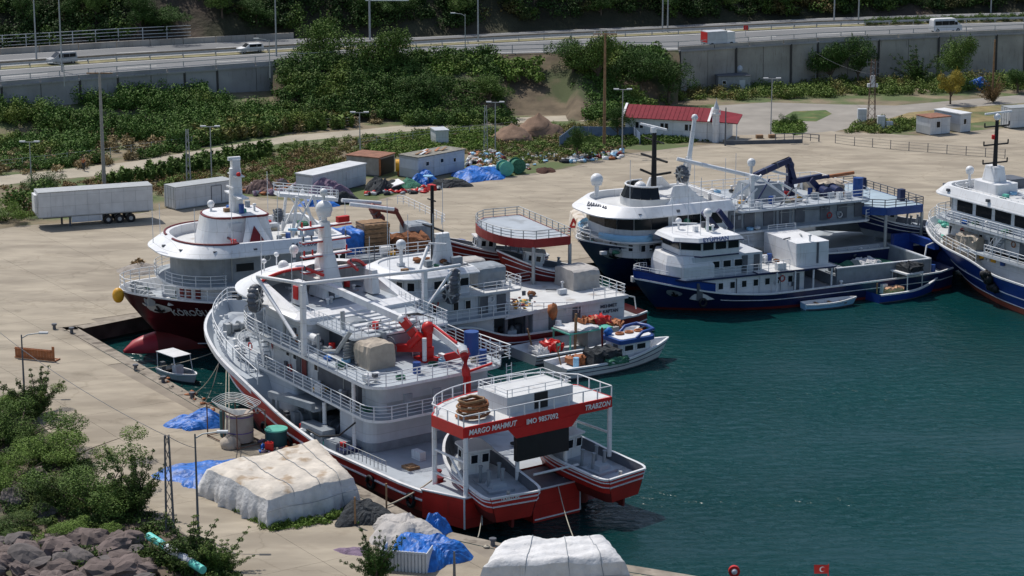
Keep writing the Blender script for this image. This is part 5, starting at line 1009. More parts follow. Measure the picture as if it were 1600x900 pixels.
def ship_mid():
    hd = 211; p = P(1018, 490, 1.6); r = R(hd)
    o = (p.x - 4.9 * -math.sin(r) * 1.0, p.y - 4.9 * math.cos(r), 0)
    t = thing('fishing_ship', 'maroon and white ship in the middle, with a long pale roofed side deck', 'ship', o, r)
    zg0 = sm([(0, 2.7), (12, 2.5), (15.5, 2.6), (18.5, 3.9), (25, 4.2), (35, 5.2)]); zd0 = interp([(0, 2.0), (21.9, 2.0), (22, 3.3), (35, 4.2)]); zg = lambda x: zg0(x) - 1; zd = lambda x: zd0(x) - 1
    h = Hull(0, 35, 5.2, zg, zd, 23, rake=4, p=2.1, q=1.5, stern=[(0, .82), (1.5, .95), (4, 1)], zboot=.35, wtaper=.5, flare=1.5)
    h.build(t, (MAROON, MAROON, WHITE2, DECKG, WHITE2)); h.stripe(t, .42, WHITE2, .06, 0, .9); h.stripe(t, 0, WHITE2, .05, 0, .95, 'waterline_stripe', z=.33)
    hullset = set(t.children); h.zg = zg0
    a = M(); a.prism(rr(2.6, 12.3, -4.3, 4.5, .1, .2), 2.0, 4.3); aft = a.done('aft_house', WALLG, t)
    text('MEHMET', .42, TEXTD, t, (4.4, 4.56, 3.8), (R(90), 0, R(180)), sx=1.1); text('S. KAPTAN', .42, TEXTD, t, (4.4, 4.56, 3.3), (R(90), 0, R(180)))
    for x in (9.9, 7.4): a = M(); a.box(x, x + .8, 4.46, 4.56, 2.2, 4.1); a.done('door', DARKG, aft)
    ed = lambda x, y: 4.3 - max(0, min(.3, (x - 9) * .05))
    a = M(); a.prism([(2.4, -4.6), (10, -4.7), (15.3, -4.7), (15.3, 4.8), (12, 4.8), (10, 4.8), (2.4, 4.7)][::1], lambda x, y: ed(x, y), lambda x, y: ed(x, y) + .3, 0, 1); a.done('long_deck', [WALLG, DECKW], t)
    for x in (12.9, 15.0): a = M(); a.bar((x, 4.3, 2.0), (x, 4.3, 4.0), .3); a.done('deck_pillar', DARKG, t)
    a = M(); a.box(12.4, 20.4, -3.2, 1.5, 2.0, 4.0); a.done('engine_casing', DARKG, t)
    for k in range(9): a = M(); x = 13 + k * .8; y = rnd.uniform(2.2, 4); a.sph(x, y, 2.5, rnd.uniform(.3, .55), 7, jit=.3); a.done('deck_gear', [DARKG, MIDG, NETD][k % 3], t)
    a = M(); a.rail([(6, 4.5, 4.6), (2.6, 4.5, 4.6), (2.6, -4.5, 4.6), (15, -4.5, 4.35)], .95, 3, 1.2, .028); a.done('railing', RAILW, t)
    cover(t, 'covered_box', 3.0, 5.8, -2.4, 1.0, 4.6, 6.4, TANG, seed=31)
    a = M()
    for k in range(40): x = 12.2 + rnd.gauss(0, .9); y = 2.2 + rnd.gauss(0, .8); a.sph(x, y, 4.5 + rnd.uniform(0, .1), rnd.uniform(.12, .3), 6, rnd.randint(0, 3), sz=.4, jit=.3)
    g = a.done('loose_gear', [MAROON, YEL, CANW, NETG], t); g['kind'] = 'stuff'
    # superstructure
    before = set(t.children)
    up = rr(14.5, 34.5, -4.7, 4.8, 3.4, .5, 8); wq = lambda x, y: 0
    a = M(); a.prism([p for p in rr(20.4, 32.2, -4.7, 4.8, 3.4, .2, 8)], 6.0, 6.25, 0, 1); a.done('bridge_deck', [WALLG, DECKG], t)
    a = M(); a.prism(rr(21.5, 31.4, -4.0, 4.1, 3.0, .3, 8), 3.6, 6.0); a.done('lower_house', WALLG, t)
    a = M(); a.prism(rr(19.8, 30.6, -3.9, 4.0, 3.0, .3, 8), 6.25, 8.1); a.done('middle_house', WALLG, t)
    for x in (20.4, 22.2): a = M(); a.box(x, x + .9, 3.96, 4.06, 6.4, 7.9); a.done('door', DARKG, t)
    for x in (24.2, 25.4, 27.4): window(t, x, 4.02, 7.4, .5, .7, 90)
    a = M(); a.rail([(p[0], p[1], 6.25) for p in rr(20.4, 32.1, -4.6, 4.7, 3.4, .2, 8) if not (p[0] < 20.8 and abs(p[1]) < 4)], .95, 3, 1.2, .028); a.done('railing', RAILW, t); a = M(); a.rail([(20.5, 4.7, 6.25), (13, 4.7, 5.4)], .95, 3, 1.2, .028); a.done('railing', RAILW, t)
    d3 = rr(18.8, 31.4, -4.3, 4.4, 3.2, .6, 8); a = M(); a.prism(d3, 8.1, 8.3, 0, 1); a.done('upper_deck', [WALLG, DECKW], t); a = M(); a.rail([(p[0], p[1], 8.3) for p in d3], .9, 3, 1.3, .025, closed=True); a.done('railing', RAILW, t)
    wh = rr(23.6, 30.0, -3.4, 3.5, 2.4, .3, 8)
    bridge(t, wh, 8.3, 10.1, rr(22.9, 31.6, -4.0, 4.1, 3.6, .3, 8), rr(23.2, 30.4, -3.5, 3.6, 3.0, .3, 8), 10, 10.6, WHITE, WHITE2, deckz=10.45)
    for x in (24.5, 26.6, 28.2): window(t, x, 3.52, 9.3, 1.3 if x < 28 else .7, .75, 90)
    for k in (75, 50, 25): window(t, 27.6 + 2.44 * math.cos(R(k)), 1.1 + 2.44 * math.sin(R(k)), 9.3, .6, .75, k)
    a = M(); a.prism(rr(23.4, 25.6, -.5, .5, .3, .3), 10.4, 13.0, inset=.4); a.done('mast_foot', WHITE, t)
    a = M(); a.cyl(25.4, 0, 10.4, 17.3, .16, 8); a.bar((25.4, -1.7, 13.6), (25.4, 1.9, 13.6), .15); a.bar((25.4, -.8, 16.0), (25.4, .6, 16.0), .1); ms = a.done('mast', BLACK, t)
    a = M(); a.box(25.0, 25.5, -.7, .1, 16.8, 17.3); a.done('navigation_lamp', REDB, ms); a = M(); a.bar((26.6, 1.5, 12.6), (25.7, 3.0, 12.7), .14); a.bar((26.8, -.4, 14.2), (26, 1, 14.1), .12); a.done('radar_scanner', WHITE, ms)
    radome(t, 28.4, -.2, 12.0, .45, 1.3, 'dome'); antennas(t, [(29, 2.2, 10.5, 5), (27, 3, 10.5, 5), (29.8, 0, 10.6, 6), (24.6, .4, 10.5, 7)])
    a = M(); a.tube([(28.2, 2.5, 10.4), (26.4, 1.0, 12.2)], .16, 8); a.done('davit_strut', WHITE, t)
    cover(t, 'covered_box', 19.6, 22.4, 0.2, 2.8, 8.5, 10.1, MIDG, seed=33, sag=.03); cover(t, 'covered_box', 19.2, 22.0, -3.6, -1.4, 8.4, 9.8, TANG, seed=34, sag=.03)
    power_block(t, 26.6, 5.3, 8.9, .95, R(20)); a = M(); a.tube([(31.6, 4.6, 6.3), (26.8, 5.0, 9.6)], .16, 8); a.done('davit_strut', WHITE, t)
    for c in t.children:
        if c not in before: c.location = c.location + Vector((-5.6, 0, -1.8))
    a = M(); a.rail(h.edge(22, 35, .2, 16), .95, 3, 1.3, .028); a.done('bow_railing', RAILW, t)
    for k in range(4): a = M(); a.sph(26 + k * 1.2, 4.0 - k * .3, 4.0, .4, 7, jit=.3); a.done('deck_gear', NETD, t)
    kit(t, [(22, 33, -3.5, 3.8, 3.7, 12), (3, 14.5, -4, 4.2, 4.62, 9), (13.6, 16, -3.6, 3.8, 6.5, 8), (17.8, 24, -3, 3.2, 8.68, 12), (.6, 2.2, -3.5, 3.5, 2.05, 5), (12.5, 20, 3, 4.6, 2.02, 12)], 12); wallkit(t, 11, 25, 4.02, 4.6, 6.2, 10, 9)
    h2 = M(); h2.tube([(0.4, 3.0, 2.7), (1.0, 3.6, 4.0), (2.2, 4.2, 4.4)], .06, 5); h2.done('stern_frame', WHITE, t)
    for c in t.children:
        if c not in hullset: c.location = c.location + Vector((0, 0, -1.0))
ship_mid()
def ship_right():
    hd = 118; t = thing('fishing_ship', 'bright blue hulled ship cut off by the right edge of the photo, white bridge', 'ship', base(1468, 332, 5.6, hd, 40), R(hd))
    zg = sm([(0, 2.8), (21, 2.9), (24.5, 3.0), (28, 3.9), (33, 4.4), (40, 5.4)]); zd = interp([(0, 2.2), (27, 2.2), (27.1, 3.6), (33, 4.0), (40, 4.7)])
    h = Hull(0, 40, 6.2, zg, zd, 29, rake=4.6, p=2.2, q=1.6, zboot=.6, wtaper=.45, flare=1.6)
    h.build(t, (BOOT, BLUE, WHITE, DECKW, WHITE2)); h.stripe(t, .38, WHITE, .06, 0, .9); h.stripe(t, 0, WHITE, .05, 0, .97, 'waterline_stripe', z=.62)
    a = M(); a.rail(h.edge(27, 40, .3, 20), .95, 3, 1.2, .028); a.done('bow_railing', RAILW, t)
    a = M(); rings = [[(39.5 - 6 + 8 * k, 0, 0) for k in (0,)]]; a.sph(38.3, 0, 1.0, 1.1, 14, sx=2.0); a.done('bulbous_bow', BLUEP, t)
    a = M(); a.prism(rr(12, 34.6, -5.0, 4.2, 1.6, .3, 6), 3.8, 6.6, inset=.02); a.done('fore_house', WHITE, t)
    a = M(); a.prism(rr(12, 30, -4.9, 4.9, .4, .3, 6), 2.2, 4.6); a.done('main_house', WALLG, t)
    dk = rr(10, 35.4, -5.6, 5.4, 2.4, .4, 7); a = M(); a.prism(dk, 6.6, 6.8, 0, 1); a.done('bridge_deck', [WHITE, DECKG], t)
    a = M(); a.prism([(p[0], p[1]) for p in rr(10, 30.2, -5.9, 5.9, .5, .4)], 4.4, 4.6, 0, 1); a.done('boat_deck', [WHITE, DECKG], t)
    a = M(); a.rail([(p[0], p[1], 6.8) for p in dk], .95, 4, 1.1, .03, closed=True); a.rail([(26, 5.8, 4.6), (10, 5.8, 4.6)], .95, 3, 1.2, .03); a.done('railing', RAILW, t)
    bp = rr(18, 34.4, -4.6, 4.2, 2.0, .3, 7)
    bridge(t, bp, 6.8, 8.9, rr(16, 36.2, -5.2, 4.9, 2.4, .4, 8), rr(16.4, 35.0, -4.8, 4.5, 2.1, .4, 8), 9.3, 9.9, WHITE, DECKW, deckz=9.2)
    band(t, [(34.4, -2.6), (34.4, 2.2)], 7.6, 8.75, .05, GLASS, 'window', per=1.6, gap=.2)
    band(t, [(32.4, 4.2), (18.4, 4.2)], 7.6, 8.75, .05, GLASS, 'window', per=3.0, gap=.55)
    for k in (25, 60): window(t, 32.4 + 2.0 * math.cos(R(k)), 2.2 + 2.0 * math.sin(R(k)), 8.2, .8, 1.0, k)
    for x in (33, 31.2, 28.4, 26.8): window(t, x, 4.22 - (.0 if x < 33 else .12), 5.5, .5, .8, 90)
    for y in (-2, 0, 2): window(t, 34.5, y, 5.5, .5, .8, 0)
    text('KARDEŞLER', .5, TEXTD, t, (35.6, 1.6, 9.45), (R(60), 0, R(90)), sx=1.1)
    cover(t, 'covered_winch', 27.6, 30.6, 4.4, 5.6, 3.7, 5.8, TAN, seed=41, sag=.2)
    cover(t, 'covered_gear', 31.2, 32.8, 4.3, 5.3, 4.0, 5.0, TAN, seed=42, sag=.2)
    for x in (22.0, 20.4): a = M(); a.box(x, x + .8, 4.18, 4.28, 4.7, 6.5); a.done('door', DARKG, t)
    stairs(t, (26.4, 5.0, 4.0), (24.0, 5.0, 6.7), .7, 9)
    a = M(); a.prism(rr(29.8, 33.4, -1.4, 1.4, .3, .3), 9.2, 10.2, inset=.02); a.prism(rr(30.8, 33.0, -.8, .8, .3, .3), 10.2, 11.7, inset=.25); ms = a.done('mast_tower', WHITE, t); before = set(t.children) | set(ms.children)
    a = M(); a.cyl(26.4, 0, 12.9, 18.4, .24, 8, r2=.17)
    for z in (14.2, 16.0, 17.8): a.bar((26.4, -1.5, z), (26.4, 1.5, z), .14); a.bar((26.4, -1.5, z), (26.4, -1.5, z + .4), .1); a.bar((26.4, 1.5, z), (26.4, 1.5, z + .4), .1)
    a.done('mast', BLACK, ms); a = M(); a.sph(26.4, 0, 18.7, .36, 10); a.bar((26.2, -1.6, 19.2), (26.8, 1.2, 19.0), .18, .16); a.done('radar_scanner', WHITE, ms); a = M(); a.cyl(26.6, .1, 16.5, 16.9, .25, 8); a.done('navigation_lamp', REDB, ms)
    
    for c in ms.children: c.location = c.location + Vector((5.5, 0, -2.2))
    radome(t, 34.4, 1.0, 10.6, .42, 1.3, 'dome'); a = M(); a.rail([(p[0], p[1], 9.2) for p in rr(16.8, 34.2, -4.5, 4.1, 2.3, .4, 7)], .8, 3, 1, .025, closed=True); a.done('railing', RAILW, t)
    a = M(); a.prism(rr(31.8, 34.4, -4.2, -2.0, .5, .3), 9.2, 10.1, inset=.1); a.done('windscreen', DARKG, t)
    a = M(); c = (38.2, -.2, 4.5)
    for k in range(6): a.sph(c[0] + rnd.uniform(-1.1, 1.1), c[1] + rnd.uniform(-1.4, 1.4), c[2] + .25, rnd.uniform(.35, .6), 8, jit=.2, sz=.6)
    a.cyl(c[0], c[1], 4.5, 5.6, .6, 8, r2=.3); a.done('net_pile', GREENP, t)
    a = M()
    for k in range(26): x = 25.2 + rnd.gauss(0, .4); q = h.pt(x / 40, 2.6 + rnd.gauss(-.3, .6)); a.sph(q[0], q[1] + .2, q[2], rnd.uniform(.2, .45), 7, jit=.25)
    g = a.done('tyre_fender', BLACK, t)
    for x in (38.6, 36.4, 34.2): a = M(); y = h.B(x) - .6; a.cyl(x - .2, y, 4.2, 5.0, .15, 8); a.cyl(x + .25, y, 4.2, 5.0, .15, 8); a.done('bollard', WHITE, t)
    for x in (8, 12, 16, 20): a = M(); a.bar((x, 5.7, 2.2), (x, 5.7, 4.4), .2); a.done('deck_pillar', WHITE, t)
    for q in ((42.0, .8, 3.5), ): a = M(); 
    kit(t, [(33, 39, -3, 4.2, 4.35, 18), (24, 33, 4.4, 5.4, 3.8, 8), (18, 34, -4, 4, 9.22, 14), (20, 32, 4.4, 5.1, 6.82, 6)], 15); wallkit(t, 20, 33, 4.2, 4.4, 6.4, 10, 10); lights(t, [(35.8, 1, 9.4), (35.4, 3.2, 9.4), (33, 4.7, 9.4), (27, 4.8, 9.4)])
    f = tobj(t)
    person_green(f(38.6, -1.4, 4.6))
def body(name, label, loc, rz, pose, top, bottom, skin, hair, h=1.74):
    """standing figure: one skinned surface, clothes as its children"""
    t = thing(name, label, 'person', loc, rz); S = h / 1.74
    V = {}; E_ = []; Rr = {}
    def v(k, x, y, z, r): V[k] = (x * S, y * S, z * S); Rr[k] = r * S
    def e(*k):
        for a_, b_ in zip(k, k[1:]): E_.append((a_, b_))
    v('pel', 0, 0, .95, .15); v('bel', 0, 0, 1.12, .13); v('che', .02, 0, 1.33, .16); v('nek', .03, 0, 1.50, .06); v('hd', .05, 0, 1.58, .085); v('hd2', .05, 0, 1.70, .09)
    st = pose.get('stride', .12); ar = pose.get('arm', (.15, -.1))
    for sd, sx, af in ((1, st, ar[0]), (-1, -st, ar[1])):
        k = str(sd); v('hip' + k, 0, .1 * sd, .90, .105); v('kne' + k, sx * .7, .11 * sd, .5, .065); v('ank' + k, sx, .11 * sd, .08, .045); v('toe' + k, sx + .17, .13 * sd, .035, .04)
        v('sho' + k, .02, .19 * sd, 1.42, .065); v('elb' + k, af * .5, .25 * sd, 1.15, .045); v('wri' + k, af * 1.5, .25 * sd, .92, .03); v('han' + k, af * 1.8, .25 * sd, .84, .035)
        e('pel', 'hip' + k, 'kne' + k, 'ank' + k, 'toe' + k); e('che', 'sho' + k, 'elb' + k, 'wri' + k, 'han' + k)
    e('pel', 'bel', 'che', 'nek', 'hd', 'hd2'); ks = list(V); ix = {k: i for i, k in enumerate(ks)}
    def skin_mesh(sel, grow, nm, m):
        kk = [k for k in ks if k in sel]; jx = {k: i for i, k in enumerate(kk)}
        me = bpy.data.meshes.new(nm); me.from_pydata([V[k] for k in kk], [(jx[a_], jx[b_]) for a_, b_ in E_ if a_ in jx and b_ in jx], [])
        o = bpy.data.objects.new(nm, me); COL.objects.link(o); md = o.modifiers.new('s', 'SKIN'); 
        for i, k in enumerate(kk): d = me.skin_vertices[0].data[i]; d.radius = (Rr[k] * grow, Rr[k] * grow); d.use_root = (i == 0)
        o.modifiers.new('u', 'SUBSURF').levels = 2; o.modifiers['u'].render_levels = 2
        bpy.context.view_layer.update(); m2 = bpy.data.meshes.new_from_object(o.evaluated_get(bpy.context.evaluated_depsgraph_get())); bpy.data.objects.remove(o); m2.materials.clear(); m2.materials.append(m); return link(nm, m2, t)
    skin_mesh(set(ks), 1.0, 'body', skin)
    skin_mesh({'pel', 'bel', 'che', 'sho1', 'sho-1', 'elb1', 'elb-1'}, 1.14, 'shirt', top)
    skin_mesh({'pel', 'hip1', 'hip-1', 'kne1', 'kne-1', 'ank1', 'ank-1'}, 1.16, 'trousers', bottom)
    a = M(); a.sph(.035 * S, 0, 1.69 * S, .112 * S, 10, sz=.9); a.done('hair', hair, t)
    for sd in (1, -1):
        a = M()
        for k in range(4): x, y, z = V['han' + str(sd)]; a.tube([(x + .01, y + (k - 1.5) * .018, z - .02), (x + .02, y + (k - 1.5) * .02, z - .095 + abs(k - 1.5) * .01)], .009, 5)
        a.tube([(x + .02, y, z + .01), (x + .06, y, z - .03)], .01, 5); a.done('fingers', skin, t)
    return t
SKIN = mat('skin', (.38, .22, .15), .6, .05); HAIR = mat('dark hair', (.02, .015, .012), .7)
def person_green(loc): body('person', 'person in green overalls standing at the bow of the blue ship on the right', loc, R(200), {'stride': .05, 'arm': (.2, .25)}, mat('green work cloth', (.02, .2, .14), .8), mat('green work trousers', (.02, .15, .12), .8), SKIN, HAIR)
ship_right()
# ---------------------------------------------------------------- small boats
def smallboat(name, label, loc, rz, L, hb, hullm, capm, deckm, fb=.9, strip=None, cat='boat', rise=.6, trans=.8):
    t = thing(name, label, cat, loc, rz)
    h = Hull(0, L, hb, sm([(0, fb), (L * .5, fb), (L, fb + rise)]), interp([(0, fb - .45), (L * .75, fb - .4), (L, fb + .1)]), L * .45, rake=L * .12, p=1.8, q=1.2, stern=[(0, trans), (L * .2, .97), (L * .4, 1)], zboot=.12, wtaper=.3, wk=.8, zbot=-.4, flare=.9)
    h.build(t, (DARKG, hullm, capm, deckm, deckm), cap=.1 if L < 7 else .2)
    if strip:
        for f in strip[1]: h.stripe(t, f, strip[0], .035, 0, .98)
    return t, h
def head(a, b, z=0):  # heading from pixel a to pixel b on the water
    p, q = P(*a, z), P(*b, z); return math.atan2(q.y - p.y, q.x - p.x), (q - p).length, p, q
# white and blue cabin boat
r_, L_, p_, q_ = head((895, 583), (1040, 536), .6)
def cabin_boat():
    rz = math.atan2(.56, .83); pa = P(862, 577, .9); t, h = smallboat('fishing_boat', 'white wooden boat with a blue roofed cabin, dark net heaped behind it', (pa.x + .3, pa.y + .9, 0), rz, 12.0, 2.0, WHITE, WHITE, WHITE2, 1.0, (NAVY, (.8, .42)), rise=.75, trans=.85)
    a = M(); a.prism(rr(6.0, 9.4, -1.15, 1.15, .5, .2), .6, 2.15); c = a.done('cabin', WHITE, t)
    a = M(); a.prism(rr(5.8, 9.8, -1.35, 1.35, .8, .3), 2.15, 2.5, 0); a.done('roof_band', BLUEP, c); a = M(); a.prism(rr(6.0, 9.5, -1.15, 1.15, .7, .3), 2.5, 2.57, 0); a.done('roof_deck', WHITE, c)
    for x in (6.8, 8.1): window(t, x, -1.17, 1.75, .9, .45, -90, WHITE)
    for x in (6.8, 8.1): window(t, x, 1.17, 1.75, .9, .45, 90, WHITE)
    a = M(); a.box(5.94, 6.02, -.7, -.1, .7, 2.0); a.done('door', DARKG, t)
    a = M(); a.tube([(7.6, -1.2, 2.5), (8.2, -1.25, 2.95), (9.4, -1.2, 3.05), (9.7, 0, 3.05), (9.4, 1.2, 3.05), (8.2, 1.25, 2.95), (7.6, 1.2, 2.5)], .14, 6); a.done('roof_rail', BLUEP, t)
    a = M(); a.sph(6.2, .9, 2.8, .4, 8, jit=.25); a.done('blue_bag', TARPB, t)
    for k in range(3): a = M(); a.tube([(7 + k + .35 * math.cos(i), .4 + .3 * math.sin(i), 2.65) for i in np.linspace(0, 5.7, 9)], .09, 6, closed=True); a.done('life_ring', ORANGE, t)
    cover(t, 'net_heap', 3.0, 5.8, -1.6, .3, .7, 1.9, NETD, seed=51, sag=.18); cover(t, 'green_net', 4.0, 6.2, -2.1, -1.5, .8, 1.25, NETG, seed=52, sag=.12)
    cover(t, 'orange_floats', 1.8, 3.2, -.2, 1.2, .7, 1.3, ORANGE, seed=53, sag=.2); cover(t, 'blue_cloth', 4.6, 6.2, -.2, 1.2, .65, .95, TARPB, seed=54, sag=.1)
    a = M(); a.cyl(1.8, -.5, .6, 1.5, .25, 10); a.done('bucket', LBLUE, t); a = M(); a.tube([(5.3, .5, .6), (5.2, .5, 3.4)], .09, 8); a.done('mast', MAROON, t)
    a = M(); a.bar((1.1, .7, .7), (.7, .9, 2.6), .09); a.done('steering_arm', WOOD, t)
cabin_boat()
def work_boat():
    rz = math.atan2(.56, .83); pa = P(812, 553, .9); t, h = smallboat('work_boat', 'low flat boat heaped with red nets, between the cabin boat and the maroon ship', (pa.x + .3, pa.y + .9, 0), rz, 12.5, 2.3, WALLG, WHITE2, WHITE2, .85, (BLACK, (.75, .4)), rise=.5, trans=.9)
    a = M(); a.box(6.2, 9.6, -.9, .9, .5, 1.9, 0); a.done('engine_box', TANG, t)
    a = M(); a.box(3.9, 8.6, -1.3, 1.4, 2.0, 2.12)
    for x in (4.1, 8.4):
        for y in (-1.2, 1.3): a.bar((x, y, .5), (x, y, 2.0), .12)
    a.done('work_table', GREENP, t)
    cover(t, 'white_cloth', 4.0, 7.2, -1.2, 1.3, 2.12, 2.35, CANW, seed=61, sag=.08)
    for k, (x, y, z) in enumerate(((7.2, .8, 2.3), (8.4, .6, 2.3), (9.4, .2, 1.8), (3.0, .2, .9))): cover(t, 'red_net', x - .8, x + .9, y - .7, y + .7, z - .35, z + .35, REDB if k % 2 else ORANGE, seed=62 + k, sag=.22)
    a = M(); a.cyl(4.4, 1.0, 2.12, 2.8, .33, 10, r2=.25); a.done('bucket', WHITE, t); a = M(); a.sph(4.4, 1.9, 3.4, .5, 8, sz=1.4, jit=.2); a.done('float_bag', ORANGE, t)
    cover(t, 'rope_heap', 1.2, 2.4, -.6, 1.0, .5, 1.0, CANW, seed=71, sag=.2); a = M(); a.cyl(3.4, -.3, .5, 1.2, .28, 10); a.done('bucket', GREENP, t)
    a = M(); a.bar((1.8, 1.2, .6), (1.4, 1.4, 2.4), .12); a.bar((4.6, -1.2, .6), (4.7, -1.2, 3.8), .18); a.done('post', WOOD, t)
work_boat()
def blue_boat():
    pa = P(1352, 452, .8); qa = P(1455, 432, .9); rz = math.atan2(qa.y - pa.y, qa.x - pa.x) * .9; t, h = smallboat('fishing_boat', 'small open blue boat with a canopy frame, white bow rim, beside the dark blue ship', (pa.x + .4, pa.y - 1.6, 0), rz, 8.2, 1.5, BLUE, WHITE, GREENP, .85, None, rise=.6, trans=.85)
    a = M(); a.prism([(3.2, -1.2), (5.2, -1.3), (6.2, 0), (5.2, 1.3), (3.2, 1.2)], 2.35, 2.5); a.done('canopy', WHITE, t)
    for x, y in ((3.4, -1.1), (3.4, 1.1), (5.6, -.7), (5.6, .7)): a = M(); a.bar((x, y, .4), (x, y, 2.4), .07); a.done('canopy_post', WHITE, t)
    cover(t, 'net_heap', 3.6, 5.6, -.9, .9, 2.5, 3.1, NETD, seed=81, sag=.2); cover(t, 'orange_net', 1.6, 3.4, -.7, .6, .5, 1.1, mat('pale orange net', (.55, .33, .2), .9, bump=.6), seed=82, sag=.15)
    a = M(); a.box(1.5, 2.1, .2, .8, .5, 1.4); a.done('crate', WHITE, t); a = M(); a.bar((.6, 0, .4), (.6, 0, 1.7), .09); a.done('post', WOOD, t)
blue_boat()
def row_boat():
    pa = P(1253, 471, .5); qa = P(1321, 462, .5); rz = math.atan2(qa.y - pa.y, qa.x - pa.x) * .7; t, h = smallboat('rowing_boat', 'narrow pale open boat lying beside the hull of the dark blue ship', (pa.x, pa.y - 1.0, 0), rz, 5.6, .85, LBLUE, WHITE, WHITE2, .55, None, rise=.25, trans=.75)
    for x in (1.4, 2.8, 4.0): a = M(); a.box(x, x + .25, -.68, .68, .38, .44); a.done('thwart', WOOD, t)
row_boat()
def canopy_boat():
    pa = P(256, 572, .6); qa = P(299, 592, .6); rz = math.atan2(qa.y - pa.y, qa.x - pa.x); t, h = smallboat('motor_boat', 'small white motor boat with a white awning by the quay wall at left', (pa.x, pa.y, 0), rz + .1, 4.9, .95, WHITE, WHITE, MIDG, .6, None, rise=.3, trans=.85)
    a = M(); a.box(.2, 2.9, -.85, .85, 2.05, 2.1); a.done('awning', WHITE, t)
    for x0, x1, y in ((.3, .3, .8), (.3, .3, -.8), (2.8, 3.2, .8), (2.8, 3.2, -.8)): a = M(); a.bar((x1, y, .5), (x0, y, 2.05), .05); a.done('awning_pole', RAILW, t)
    a = M(); a.box(1.9, 2.4, -.4, .4, .2, 1.1); a.done('console', WHITE, t); a = M(); a.box(1.0, 1.5, -.5, .5, .2, .6); a.done('seat', BLACK, t)
    a = M(); a.box(-.35, .02, -.18, .18, .0, .95); a.done('outboard_motor', DARKG, t)
canopy_boat()
def edge_boat():
    p = P(1270, 945, 1.2); t = thing('pilot_boat', 'white boat roof with rails and a small red flag cut by the bottom edge', 'boat', (p.x, p.y, 0), R(10))
    h = Hull(-7, 5, 2.0, sm([(-7, 1.0), (5, 1.5)]), interp([(-7, .6), (5, .9)]), 0, rake=1, p=2, q=1.3, zbot=-.4, zboot=.1); h.build(t, (DARKG, WHITE, WHITE, WHITE2))
    a = M(); a.box(-1.5, 1.5, -1.1, 1.1, .7, 2.0); a.done('cabin_roof', WHITE, t); a = M(); a.rail([(-1.4, -1, 2.0), (-1.4, 1, 2.0), (1.4, 1, 2.0), (1.4, -1, 2.0)], .5, 2, .9, .025); a.done('railing', RAILW, t)
    a = M(); a.tube([(1.0, .3, 1.15), (1.0, .3, 3.6)], .03, 6); f = a.done('flag_pole', REDB, t); a = M(); a.add([(1.0, .3, 3.55), (.1, .35, 3.6), (.12, .3, 3.05), (1.0, .3, 3.0)], [(0, 1, 2, 3)]); fl = a.done('flag', REDB, t)
    a = M(); c = (.6, 3.31)
    ang = [R(40 + k * 28) for k in range(11)]; v = [(c[0] + .17 * math.cos(x), .27, c[1] + .17 * math.sin(x)) for x in ang] + [(c[0] + .04 + .13 * math.cos(x), .27, c[1] + .13 * math.sin(x)) for x in ang]; n = 11; a.add(v, [(i, i + 1, n + i + 1, n + i) for i in range(n - 1)]); a.done('crescent', TEXTW, fl)
edge_boat()
p = P(1147, 897, .9); t = thing('marker_buoy', 'red and white round marker light at the bottom edge of the water', 'buoy', (p.x, p.y, 0))
a = M(); a.cyl(0, 0, -.3, .9, .05, 8); a.cyl(0, 0, -.3, .15, .35, 10); a.done('pole', REDB, t); a = M(); a.tube([(0, -.12, 1.1), (0, .12, 1.1)], .36, 16); a.done('disc', REDB, t); a = M(); a.sph(0, -.12, 1.1, .2, 10); a.done('lamp', WHITE, t)
# ---------------------------------------------------------------- vegetation
rng = np.random.default_rng(5)
def leafmat(name, col, isl=.45, col2=None, c2k=.5, c2s=.5):
    m = mat(name, col, .65, .3, .9, island=isl, spec=.25, col2=col2, c2k=c2k, c2s=c2s); b = m.node_tree.nodes['Principled BSDF']; b.inputs['Specular IOR Level'].default_value = .12; return m
LF = leafmat('dark green leaves', (.05, .10, .022), .32); LF2 = leafmat('mid green leaves', (.088, .145, .03), .32); LF3 = leafmat('bright green leaves', (.12, .19, .035), .3); LFY = leafmat('yellow leaves', (.30, .24, .04)); LFB = leafmat('brown dry leaves', (.20, .13, .06)); LFE = leafmat('slope leaves', (.066, .12, .026), .32, (.11, .16, .03), .55, .14); LFD = leafmat('dry straw leaves', (.26, .20, .10))
LFH = leafmat('hillside leaves', (.036, .068, .018), .55, col2=(.12, .09, .035), c2k=.54, c2s=.10)
LFM = leafmat('mixed field leaves', (.125, .18, .04), .32, col2=(.20, .17, .06), c2k=.52, c2s=.2); LFC = leafmat('crop leaves', (.085, .155, .032), .32, col2=(.17, .21, .045), c2k=.5, c2s=.1)
BARK = mat('bark', (.12, .09, .065), .9, .3, 4)
def leaves_np(C, Rd, n, size, up=.35, stretch=1.0, shell=.5):
    """n leaf quads spread through blobs C (k,3) with radii Rd (k,3)"""
    pr = Rd[:, 0] ** 2 / np.sum(Rd[:, 0] ** 2); k = rng.choice(len(C), n, p=pr) if len(C) > 1 else np.zeros(n, int)
    d = rng.normal(size=(n, 3)); d /= np.linalg.norm(d, axis=1)[:, None]; rad = shell + (1 - shell) * rng.random(n) ** .5; rad[rng.random(n) < .25] *= .7
    pos = C[k] + d * Rd[k] * rad[:, None]
    nm = d * .6 + rng.normal(size=(n, 3)) * .6; nm[:, 2] += up; nm /= np.linalg.norm(nm, axis=1)[:, None]
    a = np.cross(nm, rng.normal(size=(n, 3))); a /= np.linalg.norm(a, axis=1)[:, None] + 1e-9; b = np.cross(nm, a)
    s = size * (.6 + .8 * rng.random(n))[:, None]; a *= s * .5; b *= s * .5 * stretch
    return np.stack([pos - b, pos + a * .8, pos + b, pos - a * .8], 1)
